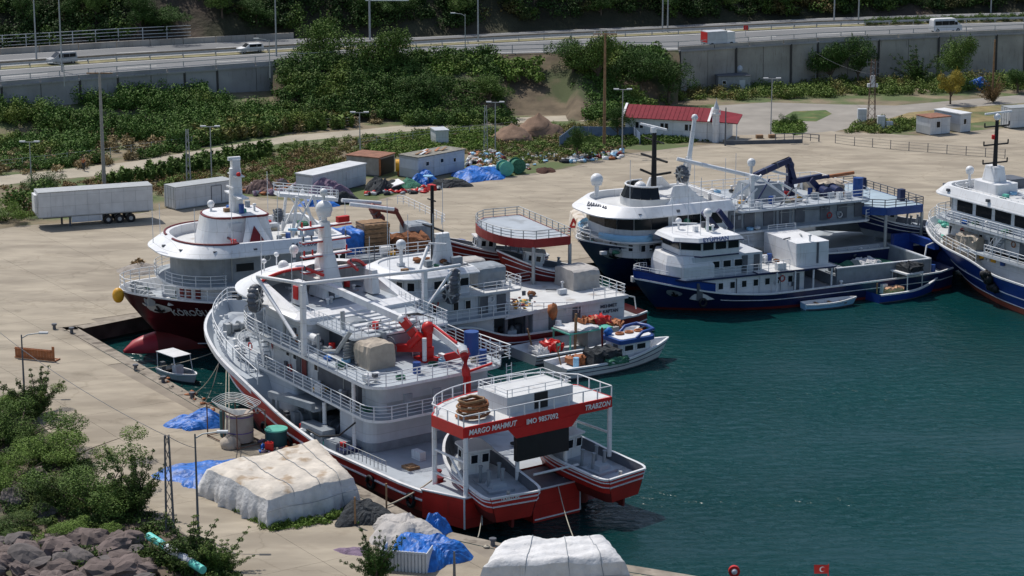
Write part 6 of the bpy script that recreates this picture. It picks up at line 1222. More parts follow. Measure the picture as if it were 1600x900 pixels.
def qmesh(name, Q, m):
    n = len(Q); me = bpy.data.meshes.new(name); me.vertices.add(n * 4); me.vertices.foreach_set('co', Q.reshape(-1).astype(np.float32)); me.loops.add(n * 4); me.loops.foreach_set('vertex_index', np.arange(n * 4, dtype=np.int32))
    me.polygons.add(n); me.polygons.foreach_set('loop_start', np.arange(0, n * 4, 4, dtype=np.int32)); me.polygons.foreach_set('loop_total', np.full(n, 4, np.int32)); me.update(); me.validate(); me.materials.append(m); return me
_tp = {}
def tree_proto(kind, m, n=9500, leaf=.19, seed=0):
    """unit tree: 1 m high overall, scaled on placing"""
    k = (kind, m.name, seed)
    if k in _tp: return _tp[k]
    r = random.Random(seed * 7 + len(kind)); H = 8.0
    bl = []
    if kind == 'round': c = 15; bl = [(r.gauss(0, 1.7), r.gauss(0, 1.7), r.uniform(3.2, 6.8), r.uniform(1.0, 1.9)) for _ in range(c)] + [(0, 0, 4.8, 2.3)]
    elif kind == 'bush': bl = [(r.gauss(0, 2.6), r.gauss(0, 2.6), r.uniform(1.0, 4.8), r.uniform(1.0, 2.0)) for _ in range(16)] + [(0, 0, 2.2, 2.8)]
    elif kind == 'loose':
        for _ in range(20):
            tx, ty, tz = r.gauss(0, 2.6), r.gauss(0, 2.6), r.uniform(2.5, 7.6)
            for q in (.3, .5, .68, .85, 1.0): bl.append((tx * q, ty * q, tz * q ** .8, 1.15 - .85 * q))
    C = np.array([b[:3] for b in bl]); Rd = np.array([[b[3], b[3], b[3] * .8] for b in bl])
    sh = []
    for b in bl[:9]:  # stray shoots for an uneven outline
        sh.append((b[0] * 1.05, b[1] * 1.05, b[2] + b[3] * .8, .35))
    C2 = np.array([s[:3] for s in sh]); R2 = np.array([[.2, .2, .9]] * len(sh))
    Q = np.concatenate([leaves_np(C, Rd, n, leaf), leaves_np(C2, R2, n // 30, leaf)]); Q[:, :, 2] = np.maximum(Q[:, :, 2], .05)
    cm = qmesh('crown', Q, m); a = M()
    if kind == 'round': a.tube([(0, 0, -.6), (.1, 0, 1.5), (0, .1, 3.6), (0, 0, 5.4)], .3, 7, r2=.08)
    for b in (bl[:7] if kind != 'loose' else bl[4::5]):
        z0 = 1.6 if kind == 'round' else .1; a.tube([(0, 0, z0), (b[0] * .4, b[1] * .4, z0 + (b[2] - z0) * .5), (b[0], b[1], b[2])], .13, 5, r2=.03)
    _tp[k] = (cm, a.mesh('trunk', BARK)); return _tp[k]
def tree(kind, m, loc, H, W, label, cat='tree', group=None, seed=0, name='tree', n=9500, leaf=.19):
    cm, tm = tree_proto(kind, m, n, leaf, seed); t = thing(name, label, cat, tuple(loc), rnd.uniform(0, 6.28), group); t.scale = (W / 8., W / 8., H / 8.)
    link('trunk', tm, t); link('crown', cm, t); return t
from mathutils import noise as mnoise
def rect_pts(poly, n, patchy=False):
    xs = [p[0] for p in poly]; ys = [p[1] for p in poly]; o = []
    while len(o) < n:
        x = rnd.uniform(min(xs), max(xs)); y = rnd.uniform(min(ys), max(ys))
        if inpoly(x, y, poly) and (not patchy or mnoise.noise(Vector((x * .07, y * .12, 3))) > (-.33 if patchy == 2 else -.12)): o.append((x, y))
    return o
def growth(name, label, poly, n, hr, wr, leaf, per, m, stretch=1.0, zf=None, up=.35, cat='undergrowth'):
    leaf *= .78; per = int(per * 1.45)
    pts = rect_pts(poly, n, 2 if name in ('hillside_scrub', 'slope_bushes') else (1 if name == 'leafy_crops' else 0)); Qs = []
    for x, y in pts:
        h = rnd.uniform(*hr); w_ = rnd.uniform(*wr); z = zf(x, y) if zf else QZ
        Qs.append(leaves_np(np.array([[x, y, z + h * .45]]), np.array([[w_, w_, h * .55]]), per, leaf, up, stretch, .3))
    me = qmesh(name, np.concatenate(Qs), m); return tag(link(name, me), label, cat, kind='stuff')
pp = lambda pts, z=QZ: pxpoly(pts, z)
# field left of the yard
def risez(x, y):
    ey = None
    for p, q in zip(nl, nl[1:]):
        if p.x <= x <= q.x: ey = p.y + (q.y - p.y) * (x - p.x) / (q.x - p.x)
    if ey is None or x > P(455, 100, ZR).x: return QZ
    return max(QZ, 4.9 - max(0, ey - y - .4) * .22)
wr_ = [(p.x, p.y - .8) for p in (P(x, interp(near)(x), ZR) for x in range(-60, 461, 40))]
growth('leafy_crops', 'dense dark green plants below the left retaining wall', wr_ + pp([(560, 165), (620, 190), (470, 205), (330, 225), (150, 255), (-20, 240)]), 1000, (1.0, 3.0), (.7, 1.4), .3, 150, LFC, zf=risez)
growth('dry_grass', 'straw coloured dry grass and gaps among the plants below the left wall', pp([(-20, 280), (-20, 190), (470, 155), (620, 190), (470, 208), (330, 225), (150, 262)]), 420, (.6, 1.8), (.5, 1.0), .24, 70, LFD, 2.2)
growth('leafy_crops', 'bright low green plants beside the dirt track at left', pp([(-20, 278), (-20, 232), (150, 222), (330, 205), (470, 195), (300, 236), (210, 250), (140, 257), (60, 266)]), 560, (.6, 1.6), (.5, 1.1), .26, 90, LFC)
growth('reed_stalks', 'upright corn stalks in rows near the track', pp([(250, 218), (440, 188), (540, 185), (560, 200), (450, 208), (300, 232)]), 420, (1.4, 2.3), (.25, .45), .34, 60, LFM, 2.8)
growth('weeds', 'tall weeds and dry brush between the track and the trailers', pp([(150, 292), (150, 278), (300, 258), (450, 228), (560, 216), (700, 203), (760, 200), (740, 218), (640, 240), (560, 262), (450, 290), (360, 300), (260, 296)]), 560, (.3, 1.0), (.4, .8), .22, 60, LFM)
growth('weeds', 'rows of upright green plants just beyond the short white trailer', pp([(160, 285), (240, 268), (420, 236), (430, 246), (300, 275), (170, 292)]), 190, (1.2, 2.0), (.22, .4), .32, 60, LF2, 2.6)
growth('dry_scrub', 'orange brown dry scrub behind the trailers', pp([(20, 345), (0, 290), (120, 285), (300, 275), (480, 232), (520, 262), (430, 300), (250, 312), (120, 325)]), 420, (.3, .8), (.4, .8), .2, 60, LFB)
growth('dry_grass', 'pale dry grass between the yard and the dirt track', pp([(380, 300), (480, 240), (600, 215), (980, 195), (980, 232), (800, 262), (640, 245), (560, 262), (450, 292)]), 420, (.2, .6), (.4, .8), .18, 60, LFD, 2.2)
growth('vine_patch', 'yellow green creeping vines behind the white shed', pp([(570, 232), (600, 218), (700, 205), (780, 205), (770, 232), (700, 240), (640, 242), (590, 250)]), 420, (.3, .9), (.5, .9), .24, 80, LF3)
growth('weeds', 'weeds and grass between the rubbish piles and the soil heaps', pp([(740, 268), (760, 205), (860, 196), (960, 190), (970, 232), (880, 250), (800, 262)]), 360, (.3, .9), (.4, .9), .22, 60, LFM)
growth('weeds', 'low hedge of weeds in front of the red roofed building', pp([(900, 240), (980, 228), (1110, 220), (1110, 213), (980, 215), (900, 225)]), 300, (.3, .8), (.5, .8), .28, 60, LF2)
growth('bushes', 'green bushes along the foot of the right retaining wall', pp([(1000, 190), (1000, 170), (1080, 158), (1200, 156), (1300, 152), (1440, 148), (1610, 140), (1610, 122), (1400, 128), (1200, 132), (1040, 140), (940, 165), (900, 180)]), 620, (.5, 2.0), (.7, 1.4), .3, 90, LFM)
growth('weeds', 'weeds around the equipment boxes by the transformer tower', pp([(1325, 208), (1330, 196), (1380, 188), (1440, 190), (1432, 206), (1370, 210)]), 120, (.4, 1.0), (.4, .8), .25, 60, LFM)
growth('weeds', 'green weeds on the verge by the gate', pp([(1208, 206), (1212, 192), (1250, 190), (1260, 206), (1240, 213)]), 80, (.3, .7), (.5, .9), .25, 60, LF3)
# embankment growth: height follows the slope
def embz(x, y):
    # nearest road edge row
    best = min(nl, key=lambda p: abs(p.x - x)); i = nl.index(best); ey = None
    for p, q in zip(nl, nl[1:]):
        if p.x <= x <= q.x: ey = p.y + (q.y - p.y) * (x - p.x) / (q.x - p.x)
    if ey is None: ey = best.y
    d = ey - y
    return ZR - (ZR - QZ) * max(0, min(1, d / 17.0)) ** 1.2
er = [tuple(P(x, interp(near)(x) + 1, ZR)[:2]) for x in range(440, 1060, 30)]; ef = [tuple(P(x, 196 - max(0, x - 900) * .18, QZ)[:2]) for x in range(1040, 430, -30)]
growth('slope_bushes', 'dense bushes covering the slope left of the bare earth patch', [p for p in er if p[0] < -1] + [p for p in ef if p[0] < 1], 620, (.8, 2.3), (.8, 1.6), .34, 170, LFE, zf=embz)
growth('slope_bushes', 'bushes on the slope right of the bare earth patch', [p for p in er if p[0] > 8] + [p for p in ef if p[0] > 9], 260, (.8, 2.2), (.8, 1.4), .34, 130, LFC, zf=embz)
growth('slope_bushes', 'yellowish bushes near the top of the slope under the highway', [(-12, nl[5].y - 1.5), (4, nl[5].y + 0), (5, nl[5].y - 5), (-12, nl[5].y - 8)], 80, (.9, 2.0), (.8, 1.4), .42, 80, LF3, zf=embz)
hx = [(-100, 330), (140, 395), (140, 430), (-100, 360)]
eh = [(e.x, e.y) for e in (P(x, fe(x), ZR) for x in range(-60, 1701, 110))]
def hz(x, y):
    ey = None
    for p, q in zip(eh, eh[1:]):
        if p[0] <= x <= q[0]: ey = p[1] + (q[1] - p[1]) * (x - p[0]) / (q[0] - p[0])
    if ey is None: ey = eh[0][1] if x < eh[0][0] else eh[-1][1]
    return hillz(max(0, y - ey), x)
hp_poly = [(p[0], p[1] + 2.5) for p in eh] + [(p[0], p[1] + 24) for p in eh[::-1]]
growth('hillside_scrub', 'dark scrub and creepers covering the hillside beyond the highway', hp_poly, 1300, (1.0, 3.4), (1.0, 2.3), .4, 150, LFH, zf=hz, cat='scrub')
growth('hillside_scrub', 'brighter green bushes scattered on the hillside beyond the highway', hp_poly, 200, (1.2, 3.2), (1.0, 2.2), .4, 150, LF2, zf=hz, cat='scrub')
mp_ = [(p.x, p.y - .3) for p in c1[6:]] + [(p.x, p.y + .3) for p in c2[6:][::-1]]
for k in range(26):
    x = 1355 + k * 10.5
    if 1450 < x < 1462: pass
    y = interp(near)(x) - wA(x) - mA(x) * .6; p = P(x, y, ZR); tree('bush', LF2, p, rnd.uniform(1.2, 1.9), rnd.uniform(1.6, 2.4), 'rounded shrub in the central reserve of the highway at upper right', 'shrub', 'shrubs in the central reserve', k % 3, 'shrub', 900, .6)
T = [  # px, foot row, foot z, height, width, material, kind, label
 (505, 140, 3.5, 10.6, 10.0, LF2, 'round', 'big dark round tree left of the other big tree, in front of the highway'),
 (605, 140, 4.0, 10.0, 9.0, LF2, 'round', 'big green tree in the middle of the embankment, hiding the highway'),
 (560, 168, 2.0, 5.5, 7.0, LF, 'round', 'lower dark tree between the two big embankment trees'),
 (660, 170, 2.5, 5.0, 7.5, LF, 'round', 'dark bushy tree right of the two big embankment trees'),
 (430, 165, 2.0, 4.5, 7.0, LF, 'round', 'dark bushy tree at the end of the left retaining wall'),
 (765, 165, 3.0, 4.5, 6.0, LF2, 'round', 'leafy tree just left of the bare earth patch'),
 (895, 120, 5.5, 5.5, 8.0, LF, 'round', 'dark tree on top of the bare earth slope'),
 (935, 135, 4.5, 8.6, 7.5, LF2, 'round', 'tree behind the tall wooden pole near the red roof'),
 (1000, 150, 3.0, 7.0, 8.0, LF, 'round', 'dark tree left of the start of the right retaining wall'),
 (1045, 160, 2.0, 6.5, 7.0, LF, 'round', 'dark tree touching the start of the right retaining wall'),
 (1298, 134, 1.6, 7.4, 6.5, LF, 'round', 'dark tree against the wall left of the transformer tower'),
 (1340, 133, 1.6, 7.6, 6.5, LF, 'round', 'dark tree against the wall just behind the transformer tower'),
 (1435, 132, 1.6, 6.2, 6.0, LF, 'loose', 'thin dark tree against the wall left of the bright green tree'),
 (1495, 138, 1.6, 8.8, 7.4, LF2, 'round', 'bright green tree rising above the right retaining wall'),
 (1485, 163, 1.6, 5.2, 4.2, LFY, 'round', 'small tree with yellow leaves beside the gravel road'),
 (1552, 160, 1.6, 4.2, 3.6, LFB, 'loose', 'thin brownish tree right of the yellow tree'),
 (1590, 145, 1.6, 4.0, 5.0, LF, 'round', 'dark tree at the right edge below the wall'),
 (965, 218, 1.6, 4.6, 3.4, LF, 'round', 'narrow dark tree beside the left gable of the red roofed building'),
 (902, 248, 1.6, 4.2, 3.2, LF, 'round', 'small dark tree among the blue netting enclosure'),
 (925, 243, 1.6, 2.2, 3.6, LF2, 'bush', 'low bush right of the small tree in the netting enclosure'),
 (40, 330, 1.6, 4.4, 5.0, LF2, 'bush', 'bush at the left end of the long white trailer'),
 (70, 305, 1.6, 3.4, 4.6, LF, 'bush', 'dark bush behind the lamp post at the left end of the long trailer'),
 (8, 345, 1.6, 3.0, 4.6, LF3, 'bush', 'light green bush at the left photo edge beside the yard'),
 (1232, 196, 1.6, 2.2, 1.8, LF, 'bush', 'small dark bush on the green verge by the gate')]
for k, (x, y, z, H, W_, m_, kd, lb) in enumerate(T): tree(kd, m_, P(x, y, z), H, W_, lb, 'bush' if kd == 'bush' else 'tree', None, k % 3, 'bush' if kd == 'bush' else 'tree')
for k in range(16):
    x = 15 + k * 62 + rnd.uniform(-20, 20); y = fe(x); e = P(x, y, ZR); d = rnd.uniform(3, 9)
    tree('round', (LF, LF, LF2)[k % 3], (e.x, e.y + d, hillz(d, e.x) - .5), rnd.uniform(4, 7), rnd.uniform(4.5, 7.5), 'leafy tree on the hillside beyond the highway', 'tree', 'trees on the hillside beyond the highway', k % 4)
for k in range(12):
    x = 950 + k * 58 + rnd.uniform(-20, 20); y = fe(x); e = P(x, y, ZR); d = rnd.uniform(3, 6)
    tree('round', (LF, LF2)[k % 2], (e.x, e.y + d, hillz(d, e.x) - .5), rnd.uniform(4, 6), rnd.uniform(5, 8), 'leafy tree on the hillside beyond the highway', 'tree', 'trees on the hillside beyond the highway', k % 4)
from mathutils import noise as mnoise
# foreground bushes on the bank, rocks, pipe
BR = leafmat('bank leaves', (.06, .10, .024), .5, (.12, .16, .035), .52, .35)
FB = [(30, 690, 3.6, 5.0, 'bush', LF2, 'dark green bush at the left edge, lowest of the group'), (60, 650, 3.8, 4.6, 'loose', BR, 'tall leafy bush with red brown shoots at the left edge, beside the leaning lamp'), (95, 725, 3.2, 5.4, 'bush', LF3, 'bright green bush in the middle of the left bank'), (155, 800, 4.2, 6.0, 'bush', LF2, 'large dark rounded bush above the boulders'), (60, 790, 3.2, 4.8, 'bush', BR, 'green bush on the bank at the left, above the boulders'), (215, 800, 4.2, 4.2, 'loose', BR, 'tall bush with long leafy shoots next to the lattice pole'), (15, 760, 3.0, 4.4, 'bush', LF3, 'dark bush cut by the left edge above the boulders'),
      (110, 840, 1.8, 3.4, 'bush', LF3, 'small bright bush growing between the boulders'), (300, 890, 3.2, 4.6, 'loose', BR, 'leafy bush at the foot of the two poles near the turquoise pipe'), (345, 895, 2.6, 3.4, 'loose', LF2, 'loose bush right of the turquoise pipe at the bottom'), (590, 905, 3.2, 2.8, 'loose', LF, 'upright dark shrub at the bottom edge beside the corrugated box'), (30, 650, 2.6, 3.6, 'bush', LF3, 'light green bush behind the left edge shrubs'), (20, 830, 1.5, 3.2, 'bush', BR, 'low bush at the far left over the boulders')]
for k, (x, y, H, W_, kd, m_, lb) in enumerate(FB): tree(kd, m_, P(x, y, QZ), H, W_, lb, 'bush', None, 10 + k % 3, 'bush', 16000, .17 if kd == 'bush' else .19)
growth('bank_grass', 'grass and creepers on the bank among the boulders', pp([(-20, 850), (-20, 640), (100, 700), (230, 800), (330, 860), (380, 920), (200, 940)]), 260, (.3, .9), (.5, 1.0), .16, 110, BR, 1.8)
growth('dock_weeds', 'weeds growing along the foot of the big canvas stack', pp([(355, 770), (368, 778), (425, 822), (500, 812), (560, 792), (560, 800), (500, 822), (420, 830), (350, 785)]), 90, (.15, .5), (.25, .5), .12, 80, LF3, 2)
SOILB = mat('bank soil', (.13, .10, .075), .95, .3, .8, bump=1, bscale=2, col2=(.07, .08, .04), c2s=.4, c2k=.5)
flat('bank', pxpoly([(-60, 950), (-60, 610), (40, 640), (120, 720), (190, 790), (260, 820), (330, 860), (400, 925), (400, 960)], QZ), QZ + .06, SOILB)
ROCK = [mat('boulder grey', (.12, .105, .10), .9, .3, .8, bump=.8, bscale=4), mat('boulder purple brown', (.15, .115, .105), .9, .3, .8, bump=.8, bscale=4), mat('boulder brown', (.13, .10, .09), .9, .3, .8, bump=.8, bscale=4)]
rk = []
for s_ in range(6):
    a = M(); r = random.Random(s_); n = 14; m_ = 9; v = []; fs = []; of = Vector((s_ * 7.3, 1.1, 4))
    for i in range(m_ + 1):
        t = math.pi * i / m_
        for k in range(n): p = 2 * math.pi * k / n; dv = Vector((math.sin(t) * math.cos(p), math.sin(t) * math.sin(p), math.cos(t))); q = 1 + .42 * mnoise.noise(dv * 1.3 + of) + .16 * mnoise.noise(dv * 3.4 + of) + r.uniform(-.03, .03); v.append((q * math.sin(t) * math.cos(p) * 1.25, q * math.sin(t) * math.sin(p), q * math.cos(t) * .75))
    for i in range(m_):
        for k in range(n): fs.append((i * n + k, (i + 1) * n + k, (i + 1) * n + (k + 1) % n, i * n + (k + 1) % n))
    a.add(v, fs, 0, False); rk.append(a.mesh('boulder', ROCK[s_ % 3]))
rp = pxpoly([(-30, 940), (-30, 838), (60, 842), (190, 838), (230, 860), (240, 940)], QZ); rc = 0
gx = []
for i in range(26):
    for j in range(14):
        x = -34 + i * 1.25 + rnd.uniform(-.3, .3); y = 118 + j * 1.9 + rnd.uniform(-.4, .4)
        if inpoly(x, y, rp): gx.append((x, y))
gx += rect_pts(pxpoly([(0, 770), (60, 740), (150, 800), (60, 812)], QZ), 9)
for k, (x, y) in enumerate(gx):
    o = link('boulder', rk[k % 6], None, (x, y, QZ + rnd.uniform(.0, .4)), rot=(rnd.uniform(-.4, .4), rnd.uniform(-.4, .4), rnd.uniform(0, 6))); s_ = rnd.uniform(.55, 1.2); o.scale = (s_, s_, s_ * rnd.uniform(.7, 1)); tag(o, 'brown grey boulder of the rock bank at the bottom left', 'boulder', 'boulders of the bank at bottom left')
# ---------------------------------------------------------------- things on land
def pole(name, label, x, yb, yt, r, m, z0=QZ, top=None, r2=None, cat='pole', lean=0):
    b = P(x, yb, z0); h = hp(x, yb, yt, z0); t = thing(name, label, cat, tuple(b)); a = M(); a.tube([(0, 0, 0), (lean, 0, h)], r, 8, r2=r2 or r * .6); a.done('shaft', m, t)
    if top: top(t, h)
    return t
def twin(t, h):
    a = M(); a.bar((-.9, 0, h), (.9, 0, h), .08); 
    for s_ in (-1, 1): b = M(); b.box(s_ * .5, s_ * 1.15, -.16, .16, h, h + .14); b.done('lamp_head', WHITE2, t)
    a.done('arm', GALV, t)
def single(t, h, s_=1): a = M(); a.tube([(0, 0, h - .3), (s_ * .5, 0, h), (s_ * 1.6, 0, h + .15)], .05, 6); a.done('arm', GALV, t); b = M(); b.box(s_ * 1.4, s_ * 2.1, -.14, .14, h + .08, h + .22); b.done('lamp_head', WHITE2, t)
def xarm(t, h):
    a = M(); a.bar((-1.5, 0, h - .1), (1.5, 0, h - .1), .14); a.done('crossarm', WOOD, t)
    for s_ in (-1.3, -.5, .5, 1.3): b = M(); b.cyl(s_, 0, h, h + .25, .06, 6); b.done('insulator', WHITE2, t)
for (x, yb, yt, f, lb) in ((563, 252, 176, twin, 'twin headed lamp post left of the rusty shed'), (50, 300, 222, twin, 'twin headed lamp post at the left end of the long trailer'), (331, 285, 198, twin, 'twin headed lamp post behind the short white trailer'), (972, 242, 140, twin, 'twin headed lamp post at the left gable of the red roofed building'), (774, 238, 160, twin, 'thin lamp post behind the net reels'), (1204, 218, 123, twin, 'twin headed lamp post on the terrace right of the minaret')):
    pole('lamp_post', lb, x, yb, yt, .09, GALV, top=f, cat='lamp post')
for x, yb, lb in ((97, 112, 'tall highway lamp pole at far left, behind the grey van'), (432, 88, 'tall highway lamp pole left of the first big tree'), (747, 66, 'tall highway lamp pole at the top centre, right of the shorter lamp'), (1035, 50, 'left pole of the close pair on the highway'), (1043, 50, 'right pole of the close pair on the highway'), (1303, 34, 'left one of two tall poles above the right wall'), (1341, 38, 'right one of two tall poles above the right wall'), (57, 92, 'thin pole beyond the tube railing at far left'), (1548, 20, 'tall pole near the top right corner')):
    pole('highway_lamp', lb, x, yb, -40, .13, GALV, z0=ZR, cat='lamp post')
for x, yb, yt, lb in ((422, 122, 62, 'short highway lamp in front of the white car'), (727, 88, 22, 'short highway lamp at the top centre'), (101, 135, 100, 'short lamp on the parapet in front of the grey van')): pole('highway_lamp', lb, x, yb, yt, .08, GALV, z0=ZR, top=lambda t, h: single(t, h, -1), cat='lamp post')
pole('utility_pole', 'tall concrete utility pole with a crossarm rising behind the long white trailer', 163, 292, 113, .24, CONC, top=xarm)
pole('utility_pole', 'tall wooden utility pole in front of the red roofed building', 944, 232, 52, .22, WOOD, top=xarm)
pole('utility_pole', 'brown utility pole in front of the wall at the far right', 1550, 158, 62, .18, WOOD)
pole('utility_pole', 'dark pole right beside the minaret', 1133, 228, 168, .12, DARKG)
for x, yb, yt, lb in ((38, 612, 523, 'leaning lamp post on the bank at the far left'), (310, 838, 678, 'thin lamp post left of the big canvas stack')): pole('lamp_post', lb, x, yb, yt, .09, DARKG, top=lambda t, h: single(t, h, 1), cat='lamp post')
pole('dock_post', 'short dark post at the bottom between the blue tarp and the white stack', 710, 905, 862, .1, DARKG); pole('dock_post', 'thin dark post rising against the white canvas stack at the bottom', 792, 905, 850, .05, DARKG)
def lattice(label, x, yb, yt, w_=.7, m=GALV, name='lattice_pole'):
    b = P(x, yb); h = hp(x, yb, yt); t = thing(name, label, 'pole', tuple(b)); L = [(-1, -1), (1, -1), (1, 1), (-1, 1)]
    for p in L: a = M(); a.bar((p[0] * w_ / 2, p[1] * w_ / 2, 0), (p[0] * w_ / 4, p[1] * w_ / 4, h), .07); a.done('leg', m, t)
    a = M(); n = int(h / .9)
    for k in range(n):
        z0, z1 = h * k / n, h * (k + 1) / n; f0, f1 = w_ / 2 * (1 - .5 * z0 / h), w_ / 2 * (1 - .5 * z1 / h)
        for i in range(4): p, q = L[i], L[(i + 1) % 4]; a.bar((p[0] * f0, p[1] * f0, z0), (q[0] * f1, q[1] * f1, z1), .04)
    a.done('lattice', m, t); return t, h
lattice('lattice power pole in the foreground left of the canvas stack', 266, 832, 680, .5, DARKG); lattice('lattice pole behind the short white trailer', 295, 288, 202, .5, GALV); lattice('lattice pole rising out of the rubbish right of the white shed', 759, 240, 165, .5, GALV); lattice('pale lattice mast against the right retaining wall', 1271, 132, 68, .6, WHITE2)
t, h = lattice('brown lattice tower with a transformer and a basket frame', 1361, 196, 92, 1.0, mat('dull brown steel', (.14, .09, .07), .8, .2), 'transformer_tower')
a = M(); a.cyl(0, 0, h * .62, h * .75, .35, 8); a.box(-.7, .7, -.3, .3, h * .58, h * .63); a.done('transformer', WHITE2, t); a = M()
for z in (h * .78, h * .86, h * .95): a.bar((-1.0, 0, z), (1.0, 0, z), .08); a.bar((0, -1.0, z), (0, 1.0, z), .08)
for x in (-.8, 0, .8): a.bar((x, 0, h * .76), (x, 0, h), .06)
a.done('basket_frame', DARKG, t)
def cable(label, p, q, sag, r=.02): return mooring(label, p, q, sag, r, DARKG, 'overhead_cable')
cable('overhead cable crossing the yard from the left edge to the foreground lattice pole', P(-60, 470, 8), P(266, 684, QZ + hp(266, 832, 680)), .8); cable('overhead cable from the foreground lattice pole past the canvas stack', P(266, 832) + Vector((0, 0, hp(266, 832, 680))), P(310, 838) + Vector((0, 0, hp(310, 838, 700))), .1)
cable('cable from the white lattice mast towards the transformer tower', P(1271, 132) + Vector((0, 0, 5)), P(1361, 196) + Vector((0, 0, 7)), .5)
# sign gantry
t = thing('sign_gantry', 'highway sign frame at the top edge of the photo', 'sign', tuple(P(578, 62, ZR))); a = M(); a.tube([(0, 0, 0), (0, 0, 7.2)], .16, 8); a.done('post', GALV, t); a = M()
for z in (6.0, 6.9): a.bar((-.6, 0, z), (6, 0, z), .1); a.bar((-.6, .6, z), (6, .6, z), .1)
for k in range(9): a.bar((-.6 + k * .8, 0, 6), (.2 + k * .8, 0, 6.9), .06)
a.done('truss', WHITE2, t)
t = thing('road_sign', 'small red and white sign on the verge of the highway', 'sign', tuple(P(1165, 57, ZR))); a = M(); a.tube([(0, 0, 0), (0, 0, 1.6)], .04, 6); a.done('post', GALV, t); a = M(); a.box(-.35, .35, -.03, .03, 1.0, 1.7); a.done('panel', REDB, t)
# vehicles
def wheels(t, xs, y, r=.36, w_=.24):
    for x in xs:
        for s_ in (1, -1):
            a = M(); a.tube([(x, s_ * y - w_ / 2, r), (x, s_ * y + w_ / 2, r)], r, 12); wl = a.done('wheel', BLACK, t); a = M(); a.tube([(x, s_ * (y + w_ / 2) - .01, r), (x, s_ * (y + w_ / 2) + .02, r)], r * .55, 8); a.done('rim', GALV, wl)
def carbody(label, loc, rz, prof, W, m, wins, wx, cat, name, scale=1.0):
    """prof: side outline (x,z) clockwise from rear bottom; wins: (x0,x1,z0,z1)"""
    t = thing(name, label, cat, tuple(loc), rz); a = M(); n = len(prof); g = []
    for y, k in ((-W / 2, .93), (-W / 2 + .02, 1), (W / 2 - .02, 1), (W / 2, .93)): g.append([(x, y * (1 - max(0, z - 1.0) * .12), z) for x, z in prof])
    a.loft(g, 0, False, True); a.add(g[0], [tuple(range(n))]); a.add(g[-1], [tuple(range(n))[::-1]]); a.done('body', m, t)
    for x0, x1, z0, z1 in wins:
        for s_ in (1, -1): a = M(); a.box(x0, x1, s_ * (W / 2 - .1), s_ * (W / 2 + .012), z0, z1); a.done('side_window', GLASS, t)
    wheels(t, wx, W / 2 - .12); t.scale = (scale,) * 3; return t
carp = [(0, .3), (0, 1.0), (.25, 1.55), (2.6, 1.6), (3.3, 1.05), (4.35, .85), (4.4, .3)]
rh = lambda x, y: math.atan2((P(x + 30, y - 2, ZR) - P(x, y, ZR)).y, 30 / 10.)
def roadhead(i): d = nl[i + 1] - nl[i]; return math.atan2(d.y, d.x)
def glasscar(label, x, y, rz, m, prof, L, wins, cat, name, W=1.8, sc=1.0, fw=None):
    t = carbody(label, P(x, y, ZR), rz, prof, W, m, wins, (.8, L - .85), cat, name, sc * .86)
    if fw: a = M(); (x0, z0), (x1, z1) = fw; a.add([(x0, -W / 2 * .85, z0), (x0, W / 2 * .85, z0), (x1, W / 2 * .8, z1), (x1, -W / 2 * .8, z1)], [(0, 1, 2, 3)]); o = a.done('windscreen', GLASS, t); o.location = (.03, 0, .03)
    return t
glasscar('white hatchback car driving left on the highway', 409, 81, roadhead(3) + math.pi, WHITE, carp, 4.4, [(.4, 1.2, 1.05, 1.48), (1.3, 2.6, 1.05, 1.48)], 'car', 'car', fw=((3.3, 1.05), (2.6, 1.6)), sc=1.0)
glasscar('grey van behind the lamp pole on the highway at the far left', 118, 98, roadhead(1) + math.pi, mat('silver grey paint', (.4, .41, .42), .35), [(0, .3), (0, 1.1), (.15, 1.9), (3.0, 1.95), (3.9, 1.15), (4.8, .95), (4.85, .3)], 4.85, [(.3, 1.3, 1.15, 1.7), (1.4, 2.4, 1.15, 1.7), (2.5, 3.2, 1.15, 1.7)], 'van', 'van', 1.9, fw=((3.9, 1.15), (3.0, 1.95)))
glasscar('white minibus with a dark window strip on the highway at upper right', 1455, 50.5, roadhead(9), WHITE, [(0, .35), (0, 2.2), (.2, 2.5), (4.4, 2.5), (5.1, 1.6), (5.75, 1.2), (5.8, .35)], 5.8, [(.3, 1.6, 1.35, 2.1), (1.7, 3.0, 1.35, 2.1), (3.1, 4.2, 1.35, 2.1), (4.3, 4.8, 1.35, 1.9)], 'minibus', 'minibus', 2.0, fw=((5.1, 1.6), (4.4, 2.5)))
t = thing('lorry', 'small box lorry with a red tailboard seen from behind the wall parapet', 'lorry', tuple(P(1100, 74, ZR)), roadhead(7)); a = M(); a.box(0, 3.4, -1, 1, .6, 2.4); a.done('cargo_box', WALLG, t); a = M(); a.box(-.05, 0.0, -.95, .95, .8, 2.3); a.done('tailboard', REDB, t); a = M(); a.prism([(3.45, -.95), (4.9, -.95), (4.9, .95), (3.45, .95)], .45, 2.2, inset=.08); a.done('cab', WHITE, t); wheels(t, (.8, 4.2), .9)
